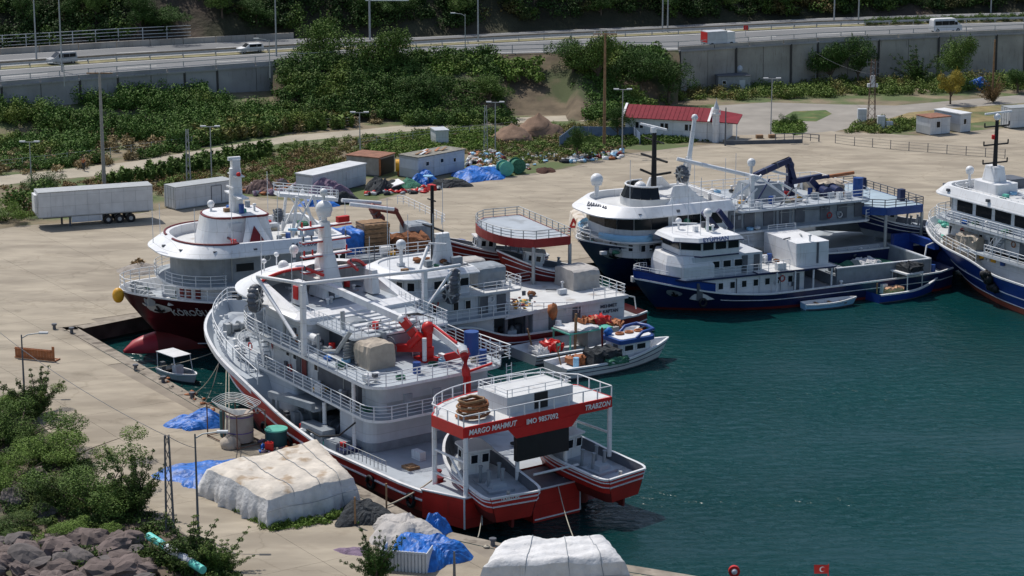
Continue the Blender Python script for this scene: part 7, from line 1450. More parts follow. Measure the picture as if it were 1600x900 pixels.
def trailer(label, pa, pb, hgt=2.75, z0=1.15, wheelset=True, W=2.5, door=None, name='trailer', m=WHITE2):
    a_, b_ = P(*pa), P(*pb); rz = math.atan2(b_.y - a_.y, b_.x - a_.x); L = (b_ - a_).length; t = thing(name, label, name, tuple(a_), rz); b = M(); b.box(0, L, 0, W, z0, z0 + hgt, 0, 1); bd = b.done('body', [m, WHITE], t)
    for z in (z0, z0 + hgt - .08): c = M(); c.box(-.03, L + .03, -.03, W + .03, z, z + .1); c.done('edge_trim', GALV, bd)
    for k in range(1, int(L / 1.3)): c = M(); c.box(k * 1.3 - .02, k * 1.3 + .02, -.018, 0, z0 + .12, z0 + hgt - .1); c.done('panel_seam', WALLG, bd)
    for y in (.3, .9, 1.5, 2.1):
        if y < W: c = M(); c.bar((-.07, y, z0 + .1), (-.07, y, z0 + hgt - .1), .04); c.bar((-.09, y - .1, z0 + 1.1), (-.09, y + .1, z0 + 1.1), .05); c.done('locking_bar', GALV, bd)
    for y in (0.05, W / 2 + .02): c = M(); c.box(-.05, -.01, y, y + W / 2 - .08, z0 + .12, z0 + hgt - .12); c.done('door', m, bd)
    if wheelset:
        for x in (L * .60, L * .70, L * .80):
            for y in (.25, W - .3): c = M(); c.tube([(x, y, .5), (x, y - .3, .5)], .5, 14); w_ = c.done('wheel', BLACK, t); c = M(); c.tube([(x, y - .28, .5), (x, y - .32, .5)], .22, 10); c.done('rim', GALV, w_)
        c = M(); c.box(L * .28, L * .55, .02, .12, .45, 1.1); c.done('side_guard', WALLG, t); c = M(); c.box(L * .27 - .1, L * .27 + .1, .2, .4, 0, 1.15); c.box(L * .22 - .1, L * .22 + .1, 1.8, 2.0, 0, 1.15); c.box(.5, L - .3, .7, .95, .9, 1.15); c.box(.5, L - .3, 1.6, 1.85, .9, 1.15); c.done('chassis', DARKG, t)
        c = M(); c.box(-.35, -.05, .4, 2.1, 1.7, 3.6); c.done('refrigeration_unit', WHITE, t)
    if door: c = M(); c.box(door, door + 1.3, -.03, 0, z0 + .15, z0 + 2.1); c.done('side_door', WALLG, bd); c = M(); c.bar((door, -.04, z0 + .15), (door, -.04, z0 + 2.1), .06); c.bar((door, -.04, z0 + 2.1), (door + 1.3, -.04, z0 + 2.1), .06); c.bar((door + 1.3, -.04, z0 + 2.1), (door + 1.3, -.04, z0 + .2), .06); c.done('door_frame', DARKG, bd)
    return t
trailer('long white refrigerated semitrailer standing on its legs at the left of the yard', (62, 358), (240, 345))
trailer('short white box trailer body on the ground with a side door', (275, 329), (366, 316), 2.5, .1, False, 2.4, 4.6, 'container', WHITE2)
def cabin(label, pa, pb, W, H, m, roofm, wins=(), name='cabin', dm=None, flat_roof=True, cat=None, z0=.12):
    a_, b_ = P(*pa), P(*pb); rz = math.atan2(b_.y - a_.y, b_.x - a_.x); L = (b_ - a_).length; t = thing(name, label, cat or name, tuple(a_), rz); b = M(); b.box(0, L, 0, W, z0, H, 0); wl = b.done('wall', m, t); c = M(); c.box(-.1, L + .1, -.1, W + .1, H, H + .12); c.done('roof', roofm, t); c = M(); c.box(.05, L - .05, .05, W - .05, 0, z0); c.done('base', DARKG, t)
    for x, z, w_, h_ in wins: window(wl, x, -.0, z, w_, h_, -90, WHITE)
    if dm is not None: c = M(); c.box(dm, dm + .9, -.05, -.01, z0, 2.05); c.done('door', WALLG, wl)
    for k in range(1, int(L / .9)): c = M(); c.box(k * .9 - .015, k * .9 + .015, -.015, 0, z0, H - .05); c.done('panel_seam', m, wl)
    return t, L
RUSTR = mat('rusted roof sheet', (.24, .11, .07), .85, .3, 1.5)
cabin('white cabin with a rust stained roof, front one of the pair at right', (1453, 212), (1484, 209), 3.0, 2.3, WHITE2, RUSTR, [(1.3, 1.4, .6, .8)], dm=1.9)
cabin('white cabin with a bright roof, just behind the rust roofed one', (1500, 208), (1516, 206), 5.0, 2.5, WALLG, WHITE, [(.8, 1.5, .5, .7)])
trailer('white box container cut by the right edge of the photo', (1578, 202), (1640, 198), 2.7, .15, False, 2.4, None, 'container')
cabin('white insulated container with a purple net heaped before it', (489, 309), (572, 289), 2.5, 2.5, WALLG, WHITE2, [], dm=6.0)
t, L = cabin('long white shed with three small dark windows and a messy roof', (654, 281), (726, 267), 3.2, 2.6, WALLG, mat('dirty roof felt', (.22, .21, .18), .9, .4, 2), [(1.5, 1.75, .5, .45), (4.0, 1.8, .5, .45), (6.2, 1.6, .4, .45)], name='shed', dm=2.6)
for k in range(7): a = M(); x = rnd.uniform(.5, L - 2); y = rnd.uniform(0, 2); a.bar((x, y, 2.8), (x + rnd.uniform(1, 2.4), y + .5, 2.85 + rnd.uniform(0, .2)), .3, .05); a.done('roof_board', [ORANGE, WOOD, WHITE2, RUSTR][k % 4], t)
cabin('small white hut standing in the green vines', (681, 229), (701, 228), 2.6, 2.0, WHITE2, WALLG, [], name='hut')
t, L = cabin('open fronted rusty roofed shed beside the yellow tank', (592, 276), (617, 268), 4.5, 2.2, mat('shed board', (.33, .30, .27), .8, .2), RUSTR, [], name='shed')
a = M(); a.box(.5, L - .3, -.06, -.01, .1, 2.0); a.done('opening', BLACK, t); a = M(); a.box(.02, .4, -.08, -.01, .1, 2.1); a.done('door_leaf', ORANGE, t)  # black sheet put in for the shade inside the open front
t = thing('tank', 'yellow plastic tank between the rusty shed and the long white shed', 'tank', tuple(P(629, 274))); a = M(); a.tube([(-.8, 0, 1.2), (.8, 0, 1.2)], .75, 14); a.sph(.8, 0, 1.2, .72, 12, sx=.4); a.done('body', YEL, t); a = M(); a.box(-.6, -.4, -.4, .4, 0, .8); a.box(.4, .6, -.4, .4, 0, .8); a.done('stand', ORANGE, t)
cabin('low concrete hut with a door at the foot of the right wall', (1122, 147), (1172, 146), 3.0, 2.6, mat('grey render', (.30, .31, .32), .9, .2), DARKG, [(.9, 1.7, .5, .5)], name='hut', dm=3.2)
t = thing('satellite_dish', 'pale round tank on the roof of the concrete hut', 'tank', tuple(P(1155, 143) + Vector((0, 1.5, 2.75)))); a = M(); a.sph(0, 0, .5, .62, 12); a.done('bowl', WALLG, t); a = M(); a.cyl(0, 0, 0, .2, .3, 8); a.done('foot', DARKG, t)
for lb, x, y, w_, h_ in (('tall pale equipment cabinet left of the transformer tower', 1347, 192, 1.2, 1.9), ('pale equipment cabinet right of the transformer tower', 1377, 201, 1.0, 1.7), ('small white air unit right of the equipment cabinets', 1390, 201, .9, .9)):
    t = thing('cabinet', lb, 'cabinet', tuple(P(x, y))); a = M(); a.box(-w_ / 2, w_ / 2, 0, .8, .08, h_); a.done('body', WALLG, t); a = M(); a.box(-w_ / 2 + .08, w_ / 2 - .08, -.03, 0, .2, h_ - .12); a.done('door', WHITE2, t)
# red roofed building with minaret
pa, pb = P(977, 214), P(1104, 221); rz = math.atan2(pb.y - pa.y, pb.x - pa.x); L = (pb - pa).length; RR = mat('red roof sheet', (.22, .022, .035), .75, .15, spec=.2)
t = thing('mosque', 'long white building with a red pitched roof beyond the yard', 'building', tuple(pa), rz); W_ = 4.0; H = 2.8
a = M(); a.box(0, L, 0, W_, 0, H); a.add([(0, 0, H), (0, W_, H), (0, W_ / 2, H + 1.15), (L, 0, H), (L, W_, H), (L, W_ / 2, H + 1.15)], [(0, 2, 1), (3, 4, 5)]); wl = a.done('wall', WHITE, t)
a = M(); 
for s_, y0 in ((1, -.35), (-1, W_ + .35)):
    a.add([(-.3, y0, H - .12), (L + .3, y0, H - .12), (L + .3, W_ / 2, H + 1.3), (-.3, W_ / 2, H + 1.3), (-.3, y0, H - .2), (L + .3, y0, H - .2), (L + .3, W_ / 2, H + 1.2), (-.3, W_ / 2, H + 1.2)], [(0, 1, 2, 3), (7, 6, 5, 4), (0, 4, 5, 1), (0, 3, 7, 4), (1, 5, 6, 2)])
rf = a.done('roof', RR, t)
for k in range(int(L / .6)): a = M(); x = -.1 + k * .6; a.bar((x, -.35, H - .08), (x, W_ / 2, H + 1.33), .04, .02); a.done('roof_rib', RR, rf)
for x in (-.35, L + .3): a = M(); a.bar((x, -.4, H - .1), (x, W_ / 2, H + 1.4), .3, .12); a.bar((x, W_ / 2, H + 1.4), (x, W_ + .4, H - .1), .3, .12); a.done('barge_board', WHITE, rf)
for x in (1.6, 2.2, 5.0, 5.6, 8.3, 8.9): window(wl, x, 0, 1.7, .45, .8, -90)
a = M(); a.box(L + .02, L + 2.6, .2, 3.6, 0, 2.5); ax = a.done('annex_wall', WHITE, t); window(ax, L + .9, .2, 1.6, .4, .8, -90); window(ax, L + 1.4, .2, 1.6, .4, .8, -90)
a = M(); a.add([(L + .4, -.1, 2.7), (L + 4.0, .4, 2.5), (L + 4.0, 3.2, 3.3), (L + .4, 3, 3.8)], [(0, 1, 2, 3)]); a.add([(L + .4, -.1, 2.6), (L + 4.0, .4, 2.4), (L + 4.0, 3.2, 3.2), (L + .4, 3, 3.7)], [(3, 2, 1, 0)]); a.done('porch_roof', RR, t)
for x in (3.8,): a = M(); a.bar((L + x, .8, 0), (L + x, .8, 2.5), .12); a.done('porch_post', WHITE, t)
mh = hp(1118, 221, 154); a = M(); q = M(); q.cyl(0, 0, 0, mh * .66, .47, 12); q.cyl(0, 0, mh * .64, mh * .68, .62, 12); q.cyl(0, 0, mh * .68, mh * .78, .36, 12); mn = q.done('minaret', WHITE, t, (L + 1.25, -.2, 0)); q = M(); q.cyl(0, 0, mh * .78, mh * .97, .42, 12, r2=.03); q.cyl(0, 0, mh * .95, mh * 1.03, .04, 6); q.done('spire', WALLG, mn); q = M(); q.rail([(.58 * math.cos(k), .58 * math.sin(k), mh * .68) for k in np.linspace(0, 6.28, 13)], .5, 2, .35, .02); q.done('balcony_rail', WHITE, mn)
pt = P(1135, 226); t = thing('terrace', 'low paved terrace with a dark kerb right of the minaret', 'terrace', tuple(pt), R(8)); a = M(); a.box(0, 10, 0, 5, 0, .35, 0); a.done('paving', CONCQ, t); a = M(); a.box(-.1, 10.1, -.2, -.02, 0, .5); a.done('kerb', DARKG, t)
for x in (4.5, 6.2): a = M(); a.box(x, x + .9, 2, 2.6, .35, .8); a.done('bench', WOOD, t)
a = M(); a.rail([(6.5, 0, .35), (10, 0, .35), (12.5, .5, 0)], .9, 2, 1.2, .04); a.done('railing', DARKG, t)
# fences
def fence(label, pts, h=1.1, sp=2.3, m=DARKG, mesh=True):
    L_ = [P(*p) for p in pts]; r = thing('fence', label, 'fence', tuple(L_[0])); o0 = L_[0]; a = M(); a.bar((0, 0, 0), (0, 0, h), .08); me = a.mesh('post', m); w_ = M()
    for p, q in zip(L_, L_[1:]):
        n = max(1, round((q - p).length / sp))
        for k in range(n + 1): link('post', me, r, p.lerp(q, k / n) - o0)
        for z in (.05, .35, .65, .95): w_.bar(p - o0 + Vector((0, 0, h * z)), q - o0 + Vector((0, 0, h * z)), .025)
    w_.done('wire', m, r); return r
fence('low dark wire fence with posts crossing the yard at right', [(1305, 224), (1335, 228), (1420, 236), (1570, 248)], 1.2, 2.6)
fence('wire fence along the dirt track at left', [(0, 268), (140, 252), (300, 230), (450, 205), (560, 198)], 1.4, 3.0, GALV)
fence('pale wire fence behind the green vines', [(560, 232), (700, 215), (800, 205)], 1.3, 3.0, GALV)
NETX = mat('grey blue shade netting', (.16, .22, .33), .9, .2, 2)
def netwall(label, pts, h):
    L_ = [P(*p) for p in pts]; r = thing('netting_enclosure', label, 'enclosure', tuple(L_[0])); o0 = L_[0]
    for p, q in zip(L_, L_[1:]):
        n = max(1, round((q - p).length / 2.2))
        for k in range(n): s0, s1 = p.lerp(q, k / n) - o0, p.lerp(q, (k + 1) / n) - o0; a = M(); a.bar(s0 + Vector((0, 0, h / 2)), s1 + Vector((0, 0, h / 2)), .05, h); a.done('net_panel', NETX, r); a = M(); a.bar(s0, s0 + Vector((0, 0, h + .1)), .07); a.done('post', GALV, r)
    return r
netwall('blue grey netting enclosure in front of the tall wooden pole', [(874, 232), (896, 215), (990, 216), (1000, 226)], 1.5)
# soil heaps
def heap(name, label, x, y, w_, d, h, m, cat, seed=0, n=14, rough=.12):
    r = random.Random(seed); b = P(x, y); a = M(); rings = []
    for i in range(n // 2 + 1):
        t = i / (n // 2); rr_ = (1 - t ** 1.5) if t < 1 else .02; rings.append([(w_ / 2 * rr_ * math.cos(2 * math.pi * k / n) * (1 + r.uniform(-rough, rough)), d / 2 * rr_ * math.sin(2 * math.pi * k / n) * (1 + r.uniform(-rough, rough)), h * t + r.uniform(-rough, rough) * h * .6 * (0 < i)) for k in range(n)])
    a.loft(rings, 0, True, True); a.add(rings[-1], [tuple(range(n))]); return tag(a.done(name, m, None, tuple(b)), label, cat)
SOIL = mat('brown soil', (.20, .13, .09), .95, .3, 1, bump=.8, bscale=5)
heap('soil_heap', 'brown soil heap, left of the two beyond the rubbish', 800, 218, 6, 6, 2.1, SOIL, 'soil heap', 1); heap('soil_heap', 'taller brown soil heap, right of the two beyond the rubbish', 842, 212, 7, 6, 2.9, SOIL, 'soil heap', 2)
def crumple(name, label, x, y, w_, d, h, m, cat, rz=0, seed=0, n=22, amp=.09):
    """crumpled sheet over a pile: height field with folds"""
    r = random.Random(seed); b = P(x, y); a = M(); v = []; f = []; ph = [r.uniform(0, 6) for _ in range(10)]
    for i in range(n + 1):
        for j in range(n + 1):
            u = 2 * i / n - 1; q = 2 * j / n - 1; e = max(abs(u), abs(q)) ; ang = math.atan2(q, u); rad = 1 + .16 * math.sin(3 * ang + ph[0]) + .10 * math.sin(5 * ang + ph[1]) + r.uniform(-.03, .03); fall = max(0, 1 - e ** 3.0)
            z = h * fall * (.72 + .22 * math.sin(2.3 * u + ph[2]) * math.cos(2.9 * q + ph[3]) + amp * math.sin(7 * u + 4 * q + ph[4]) * .8 + amp * math.sin(9 * q - 5 * u + ph[5]) * .7 + r.uniform(-amp, amp) * .35)
            k = math.hypot(u, q) / max(1e-6, e) ; s_ = rad * (1 / (1 + .25 * (k - 1) * 2)); v.append((u * w_ / 2 * s_, q * d / 2 * s_, max(.02, z)))
    for i in range(n):
        for j in range(n): k = i * (n + 1) + j; f.append((k, k + n + 1, k + n + 2, k + 1))
    a.add(v, f, 0, False); return tag(a.done(name, m, None, tuple(b), R(rz)), label, cat)
crumple('blue_tarp', 'blue tarp bundle on the dock near the rope frame, beside the water', 310, 662, 3.6, 4.2, 1.1, TARPB, 'tarp', -55, 1); crumple('blue_tarp', 'spread blue tarp behind the big canvas stack', 325, 742, 6.2, 5.8, .9, TARPB, 'tarp', 20, 2, 26)
crumple('blue_tarp', 'blue tarp heap beside the corrugated box at the bottom', 670, 870, 4.6, 5.0, 1.6, TARPB, 'tarp', 10, 3, 26); crumple('blue_tarp', 'small blue tarp bundle on top of the grey sheet at the bottom', 680, 832, 1.8, 2.2, 1.5, TARPB, 'tarp', 0, 4)
crumple('grey_sheet', 'grey sheet thrown over cargo next to the blue tarps at the bottom', 630, 838, 4.0, 6, 1.7, TANG, 'sheet', 25, 5, 24); crumple('striped_net', 'small purple and white net lying on the dock', 550, 862, 2.0, 1.4, .3, NETP, 'net', -15, 6)
crumple('dark_net_heap', 'dark net heap with wooden posts right of the canvas stack', 568, 808, 3.4, 4.0, 1.25, NETD, 'net', 0, 7, 26, .10)
for k, (x, y) in enumerate(((555, 822), (604, 800))): a = M(); a.bar((0, 0, 0), (0, 0, 2.0), .12); tag(a.done('wooden_post', WOOD, None, tuple(P(x, y))), ('wooden post at the left side of the dark net heap', 'wooden post at the right side of the dark net heap')[k], 'post')
crumple('blue_tarp', 'large blue tarp spread beside the green net reels', 748, 276, 6.4, 6.5, 1.3, TARPB, 'tarp', 10, 8, 24, .10); crumple('blue_tarp', 'blue tarp bundle in front of the long white shed', 663, 284, 3.0, 4.4, 1.5, TARPB, 'tarp', 0, 9); crumple('blue_tarp', 'blue tarp pile below the purple net', 500, 320, 4, 3.4, 1.1, TARPB, 'tarp', 0, 10); crumple('green_net_heap', 'green net heap left of the blue bundle before the shed', 640, 290, 2.6, 4, .9, NETG, 'net', 0, 11)
crumple('purple_net', 'purple fishing net heaped against the white container', 512, 308, 5.0, 3.6, 2.6, NETP, 'net', 25, 12, 24, .10); crumple('dark_net_heap', 'dark grey bundles of net in front of the purple net', 530, 316, 4.6, 3.4, 1.5, NETD, 'net', 0, 13, 22, .10); crumple('dark_net_heap', 'dark net heap between the white container and the white panels', 596, 296, 4.0, 5, 1.6, NETD, 'net', 0, 14, 22, .16)
crumple('blue_tarp', 'small blue tarp piece by the yellow bollard side of the wall foot at far right', 1531, 138, 3.4, 3, 2.0, TARPB, 'tarp', 0, 15); crumple('rubbish_heap', 'dark mixed rubbish heap left of the blue tarp and reels', 700, 290, 5, 3.6, .9, NETD, 'rubbish', 0, 16, 22, .18)
crumple('blue_tarp', 'blue covered boat shaped load on the quay behind the middle ship', 722, 402, 6.6, 6.0, 2.0, mat('deep blue tarp', (.012, .07, .30), .6, .3, 2, bump=.6, bscale=6), 'tarp', 20, 17, 22, .1)
crumple('brown_net', 'dark brown round net lying on the yard', 852, 268, 2.4, 3, .6, mat('brown net', (.07, .03, .02), .95, .3, bump=1), 'net', 0, 18)
t = thing('white_panel', 'white board lying tilted on the yard in front of the dark nets', 'board', tuple(P(612, 296)), R(12)); a = M(); a.bar((-1.3, 0, .25), (1.2, .3, .9), 2.6, .1); a.done('board', WHITE, t)
for lb, x, y, m_ in (('green net reel, front one of the pair by the blue tarp', 789, 274, GREENP), ('dark net reel behind the green one', 808, 270, NETG)):
    t = thing('net_reel', lb, 'reel', tuple(P(x, y)), R(-70)); a = M(); a.tube([(-.7, 0, .9), (-.62, 0, .9)], .9, 18); a.tube([(.62, 0, .9), (.7, 0, .9)], .9, 18); a.done('flange', m_, t); a = M(); a.tube([(-.62, 0, .9), (.62, 0, .9)], .7, 14); a.done('net_roll', NETG, t); a = M(); a.tube([(-.75, 0, .9), (-.70, 0, .9)], .16, 10); a.done('hub', BLACK, t)
t = thing('table', 'round blue topped table in front of the blue bundle', 'table', tuple(P(669, 288))); a = M(); a.cyl(0, 0, .95, 1.05, .6, 14); a.done('top', LBLUE, t); a = M(); a.cyl(0, 0, 0, .95, .06, 6); a.done('leg', GALV, t)
# scattered rubbish: one heap object each
def litter(label, poly, n, s=(.1, .35), mats=None, cat='rubbish'):
    mats = mats or [WHITE, CANW, NETD, LBLUE, MAROON, ORANGE, TANG]; a = M()
    for x, y in rect_pts(poly, n):
        r = rnd.uniform(*s); a.sph(x, y, QZ + r * .5, r, 6, rnd.randint(0, len(mats) - 1), sz=rnd.uniform(.4, .9), jit=.35, sx=rnd.uniform(.6, 1.6))
    return tag(a.done('rubbish_heap', mats), label, cat, kind='stuff')
litter('white and grey rubbish bags at the corner of the yard, left of the low hedge', pxpoly([(876, 250), (905, 242), (972, 236), (974, 248), (930, 252), (880, 256)], QZ), 150, (.12, .42)); litter('loose rubbish and nets between the shed and the net reels', pxpoly([(728, 262), (735, 240), (770, 238), (800, 258), (790, 266), (750, 268)], QZ), 130, (.15, .5)); litter('small rubbish scattered on the weeds near the orange ring', pxpoly([(790, 252), (830, 240), (880, 238), (876, 250), (830, 262), (820, 272)], QZ), 60, (.08, .3)); litter('rubbish in front of the nets and the white panel', pxpoly([(572, 306), (580, 296), (640, 298), (720, 284), (735, 288), (650, 304)], QZ), 90, (.1, .4), [NETD, CANW, REDB, MIDG, BLACK]); litter('scrap metal pile right of the short white trailer', pxpoly([(385, 302), (395, 290), (440, 286), (470, 292), (450, 304), (400, 308)], QZ), 90, (.15, .55), [NETD, ORANGE, MIDG, GALV, NETP])
crumple('scrap_cart', 'rusty brown sheet metal pile right of the short white trailer', 405, 299, 4, 4, 1.6, mat('brown scrap', (.14, .09, .08), .8, .3), 'scrap', 0, 19, 18, .16)
# big canvas covered stacks
def bigstack(name, label, pts, h, seed, side=CANW, top=CANV, n=30):
    """pts = four foot corners (photo pixels), near-left, near-right, far-right, far-left"""
    r = random.Random(seed); A = [P(*p) for p in pts]; o = sum(A, Vector()) / 4; t = thing(name, label, 'covered stack', tuple(o)); ph = [r.uniform(0, 6) for _ in range(8)]
    def g(u, v): return (A[0] * (1 - u) * (1 - v) + A[1] * u * (1 - v) + A[2] * u * v + A[3] * (1 - u) * v) - o
    def hh(u, v): return h * (.96 + .035 * math.sin(5 * u + ph[0]) * math.cos(4 * v + ph[1]) + .03 * math.sin(11 * u + ph[2]) * math.sin(9 * v + ph[3]) - .05 * abs(math.sin(3.2 * math.pi * u)) ** .3 * 0 + .022 * math.sin(17 * u + 6 * v + ph[4]) + .016 * math.sin(23 * v - 9 * u + ph[5])) + r.uniform(-.03, .03)
    a = M(); v = []; f = []
    for i in range(n + 1):
        for j in range(n + 1):
            u, w_ = i / n, j / n; uu = .035 + u * .93; ww = .035 + w_ * .93; p = g(uu, ww); e = min(u, 1 - u, w_, 1 - w_); q = hh(u, w_) * (1 - .13 * max(0, 1 - e * 12) ** 2); v.append((p.x, p.y, q))
    for i in range(n):
        for j in range(n): k = i * (n + 1) + j; f.append((k, k + n + 1, k + n + 2, k + 1))
    a.add(v, f, 0, True); a.done('canvas_top', top, t)
    per = [(i, 0) for i in range(n)] + [(n, j) for j in range(n)] + [(i, n) for i in range(n, 0, -1)] + [(0, j) for j in range(n, 0, -1)]
    a = M(); rings = []
    for k, (i, j) in enumerate(per):
        top_ = v[i * (n + 1) + j]; bs = g(i / n, j / n); fold = .13 * math.sin(k * 1.9) + .16 * math.sin(k * .63 + 1) + .08 * math.sin(k * 3.1); c = Vector((bs.x, bs.y, 0)).normalized(); row = [top_]
        for m_ in range(1, 6): q = m_ / 5; row.append((lerp(top_[0], bs.x, min(1, q * 1.6)) + c.x * fold * q + r.uniform(-.04, .04), lerp(top_[1], bs.y, min(1, q * 1.6)) + c.y * fold * q, top_[2] * (1 - q)))
        rings.append(row)
    rings.append(rings[0]); a.loft(rings, 0, True, False); a.done('canvas_side', side, t)
    for k in (.3, .62, .85):
        q = M(); line = []
        for j in range(n + 1): i = int(k * n); p = v[i * (n + 1) + j]; line.append((p[0], p[1], p[2] + .04))
        b0 = g(k, 0); b1 = g(k, 1); q.tube([(b0.x, b0.y, .1)] + line + [(b1.x, b1.y, .1)], .022, 4); q.done('tie_rope', MIDG, t)
    q = M(); q.tube([(lerp(g(u, 0).x, 0, -.03), lerp(g(u, 0).y, 0, -.03), h * .5 + .08 * math.sin(9 * u)) for u in np.linspace(0, 1, 12)], .022, 4); q.done('tie_rope', MIDG, t)
    return t
bigstack('covered_net_stack', 'large net stack under dirty cream canvas on the dock in the foreground', [(418, 826), (560, 790), (500, 725), (314, 775)], 2.3, 3); bigstack('covered_net_stack', 'white canvas covered stack cut by the bottom edge of the photo', [(745, 940), (985, 930), (950, 890), (780, 895)], 2.5, 5, CANW, CANW)
t = bigstack('covered_net_stack', 'cream canvas stack with red letters behind the bow of the navy ship', [(903, 378), (960, 372), (950, 348), (888, 352)], 2.0, 8, CANV, CANV, 16); text('ALAR', 2.0, TEXTR, None, tuple(P(922, 366) + Vector((0, -1.3, 1.2))), (R(68), 0, R(4)), name='painted_letters').parent = None
o = bpy.data.objects['painted_letters']; o.parent = t; o.location = o.location - t.location
t = thing('corrugated_box', 'pale corrugated box filled with blue tarp at the bottom centre', 'box', tuple(P(604, 880)), R(-12)); a = M(); a.box(0, 2.9, -1.2, .0, 0, .1); a.done('floor', WALLG, t)
for k in range(13): a = M(); a.box(k * .22, k * .22 + .14, -1.32, -1.22, 0, 1.35); a.done('slat', WALLG, t)
a = M(); a.box(0, 2.86, -1.22, -1.16, 0, 1.3); a.box(-.06, 0, -1.3, .3, 0, 1.3); a.box(2.86, 2.92, -1.3, .3, 0, 1.3); a.done('side_panel', WALLG, t)
# gear by the bow of the front ship
t = thing('rope_frame_cage', 'metal cage holding a concrete drum and coiled lines beside the front ship', 'cage', tuple(P(372, 690)), R(-52)); a = M()
for x in (-2.3, 0, 1.9):
    for y in (-1.2, 1.2): a.bar((x, y, 0), (x, y, 2.6), .07)
for z in (.15, 2.6): a.bar((-2.3, -1.2, z), (1.9, -1.2, z), .06); a.bar((-2.3, 1.2, z), (1.9, 1.2, z), .06); a.bar((-2.3, -1.2, z), (-2.3, 1.2, z), .06); a.bar((1.9, -1.2, z), (1.9, 1.2, z), .06)
a.done('frame', mat('rusty cage steel', (.18, .10, .07), .8, .3), t)
for k in range(7): a = M(); r = 1.5 + .12 * k; a.tube([(-.1 + r * math.cos(i), .9 * r * math.sin(i) * .8, 2.5 + .09 * k + .1 * math.sin(3 * i)) for i in np.linspace(0, 6.0, 22)], .03, 4); a.done('line_coil', GALV, t)
a = M(); a.cyl(.3, 0, .2, 2.3, 1.0, 20, 0, top=0); a.cyl(.3, 0, 2.1, 2.18, 1.03, 20, 1); a.cyl(.3, 0, .9, .96, 1.02, 20, 1); a.done('drum', [mat('drum concrete', (.36, .31, .27), .85, .15), mat('purple band', (.12, .06, .25), .6)], t)
a = M(); a.cyl(-1.6, 0, .1, 2.0, .5, 12); a.done('barrel', mat('dark teal drum', (.02, .08, .09), .6), t); a = M(); a.sph(.9, -1.2, .3, .8, 10, sz=.8, jit=.12); a.done('sack', TAN, t)
p = P(432, 695); t = thing('drum_table', 'round green topped drum with a red jerrycan at its side', 'drum', tuple(p)); a = M(); a.cyl(0, 0, 0, 1.15, .78, 18); a.done('barrel', mat('dark teal drum', (.02, .08, .09), .6), t); a = M(); a.cyl(0, 0, 1.15, 1.27, .85, 20); a.done('top', GREENP, t)
t = thing('jerrycan', 'red jerrycan in front of the green topped drum', 'jerrycan', tuple(P(421, 704))); a = M(); a.box(-.3, .3, -.2, .2, 0, .6); a.cyl(.15, 0, .6, .7, .06, 6); a.done('body', REDB, t); a = M(); a.tube([(-.2, 0, .6), (-.1, 0, .72), (.1, 0, .6)], .03, 5); a.done('handle', REDB, t)
litter('small cluttered gear on the dock around the green topped drum', pxpoly([(395, 706), (410, 690), (480, 700), (500, 712), (440, 712)], QZ), 46, (.08, .3), [NETP, ORANGE, ROPE, BLACK, TARPB])
litter('ropes and bits along the dock edge beside the motor boat', pxpoly([(240, 588), (250, 582), (345, 640), (335, 646)], QZ), 26, (.06, .2), [NETD, ORANGE, ROPE]); litter('rope bits along the dock edge at the bottom', pxpoly([(745, 850), (800, 862), (840, 878), (770, 862)], QZ), 14, (.06, .18), [NETD, ORANGE, ROPE])
a_, b_ = P(24, 560), P(86, 566); t = thing('rusty_frame', 'rust coloured metal frame with upright slats lying in the yard at left', 'frame', tuple(a_), math.atan2(b_.y - a_.y, b_.x - a_.x)); L = (b_ - a_).length
for k in range(14): a = M(); x = L * k / 14; a.box(x, x + L / 14 - .04, 0, .06, .1, 1.0 + (k == 13) * .3); a.done('slat', ORANGE, t)
a = M(); a.bar((0, -.05, .15), (L, -.05, .15), .12); a.bar((0, -.05, .9), (L * .9, -.05, .9), .08); a.bar((0, .8, .05), (L, .8, .05), .1); a.bar((L, 0, .1), (L, .8, .1), .1); a.done('bottom_rail', ORANGE, t)
pa, pb = P(234, 868), P(318, 915); t = thing('pipe', 'turquoise pipe with a white band lying over the bank at the bottom', 'pipe', tuple(pa)); a = M(); d = pb - pa; a.tube([(0, 0, 1.3), (d.x, d.y, 1.0)], .26, 12); a.done('tube', mat('turquoise paint', (.12, .55, .48), .5, .1), t); a = M(); a.tube([(d.x * .35, d.y * .35, 1.2), (d.x * .8, d.y * .8, 1.07)], .285, 12); a.done('band', WALLG, t)
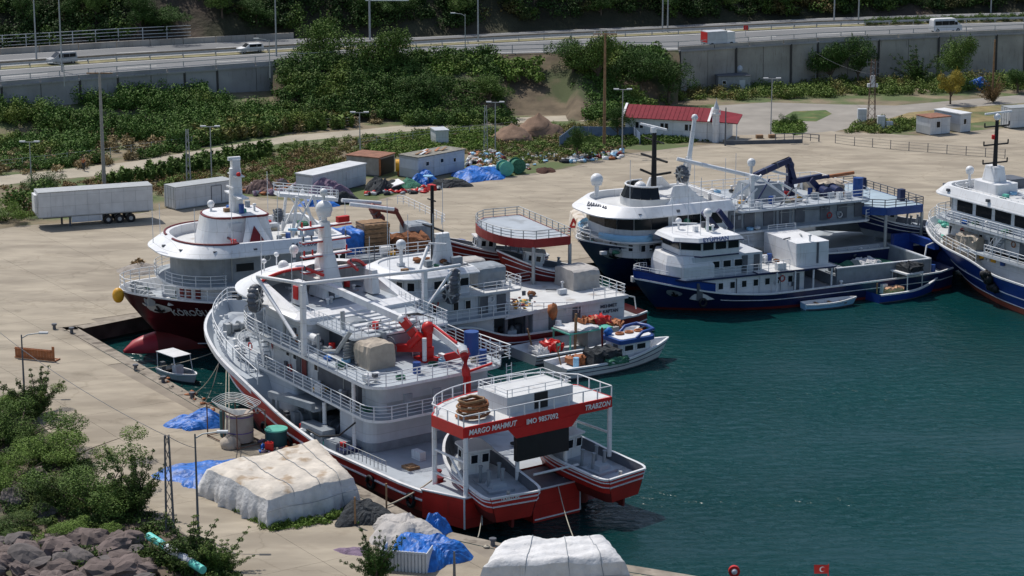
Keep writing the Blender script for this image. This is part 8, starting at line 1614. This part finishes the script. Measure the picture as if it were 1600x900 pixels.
for k, (x, y, lb) in enumerate(((85, 514, 'first of the two at the inner corner of the dock'), (112, 520, 'second of the two at the inner corner of the dock'), (212, 578, 'left of the small motor boat'), (255, 597, 'beside the small motor boat'), (300, 622, 'right of the small motor boat'), (770, 852, 'left of the white canvas stack at the bottom'), (822, 866, 'just behind the white canvas stack at the bottom'), (690, 822, 'behind the blue tarp heap at the bottom'))):
    t = thing('mooring_bollard', 'iron mooring bollard ' + lb, 'bollard', tuple(P(x, y, QZ + .05)), group='mooring bollards along the dock edge'); a = M(); a.cyl(0, 0, 0, .35, .16, 10, r2=.13); a.cyl(0, 0, .35, .48, .24, 10); a.done('post', DARKG, t)
heap('rubble_heap', 'pale rubble heap beyond the bow of the bulb-bowed ship', 222, 424, 5, 3.6, .9, mat('rubble', (.3, .27, .24), .95, .3, 2, bump=1), 'rubble', 5); growth('dock_weeds', 'dry weed tuft on the pale rubble', pp([(205, 424), (215, 414), (228, 418), (222, 426)]), 14, (.5, 1.1), (.3, .5), .2, 60, LFB, 2.5)
person = body('person', 'person in an orange shirt walking on the dirt track at left', tuple(P(131, 267, QZ + .01)), R(-90), {'stride': .18}, mat('orange shirt', (.5, .16, .06), .8), mat('dark trousers', (.03, .04, .04), .8), SKIN, HAIR)
# mooring ropes
f2 = lambda x, y, z: (1.97 + x * math.cos(R(126.4)) - y * math.sin(R(126.4)), 145.03 + x * math.sin(R(126.4)) + y * math.cos(R(126.4)), z)
mooring('long rope from the stern of the front ship down to the dock at the bottom', f2(-.6, -1.0, 2.3), P(905, 858, QZ), .5); mooring('rope from the near stern corner of the front ship into the water', f2(0, 4.9, 1.6), (-2.2, 136.6, QZ), .3)
for k, (px, lab) in enumerate((((262, 600), 'upper slack rope from the front ship bow to the dock'), ((300, 622), 'lower slack rope from the front ship bow to the dock'))): mooring(lab, f2(31.5, 7.2, 5.2), P(*px, QZ + .3), 1.6)
mooring('taut vertical rope from the front ship bow to the cage, left one', f2(30, 7.4, 5.0), P(352, 672, QZ + 2), .05); mooring('taut vertical rope from the front ship bow to the cage, right one', f2(29.6, 7.4, 4.9), P(358, 676, QZ + 2), .05)
mooring('pale rope from the bulb-bowed ship to the dock behind the motor boat', P(410, 512, 1.2), P(212, 577, QZ + .3), .8, .04); mooring('rope from the front ship deck to the dock by the canvas stack', f2(5, 5.0, 2.7), P(604, 790, QZ + .2), .2, .06)
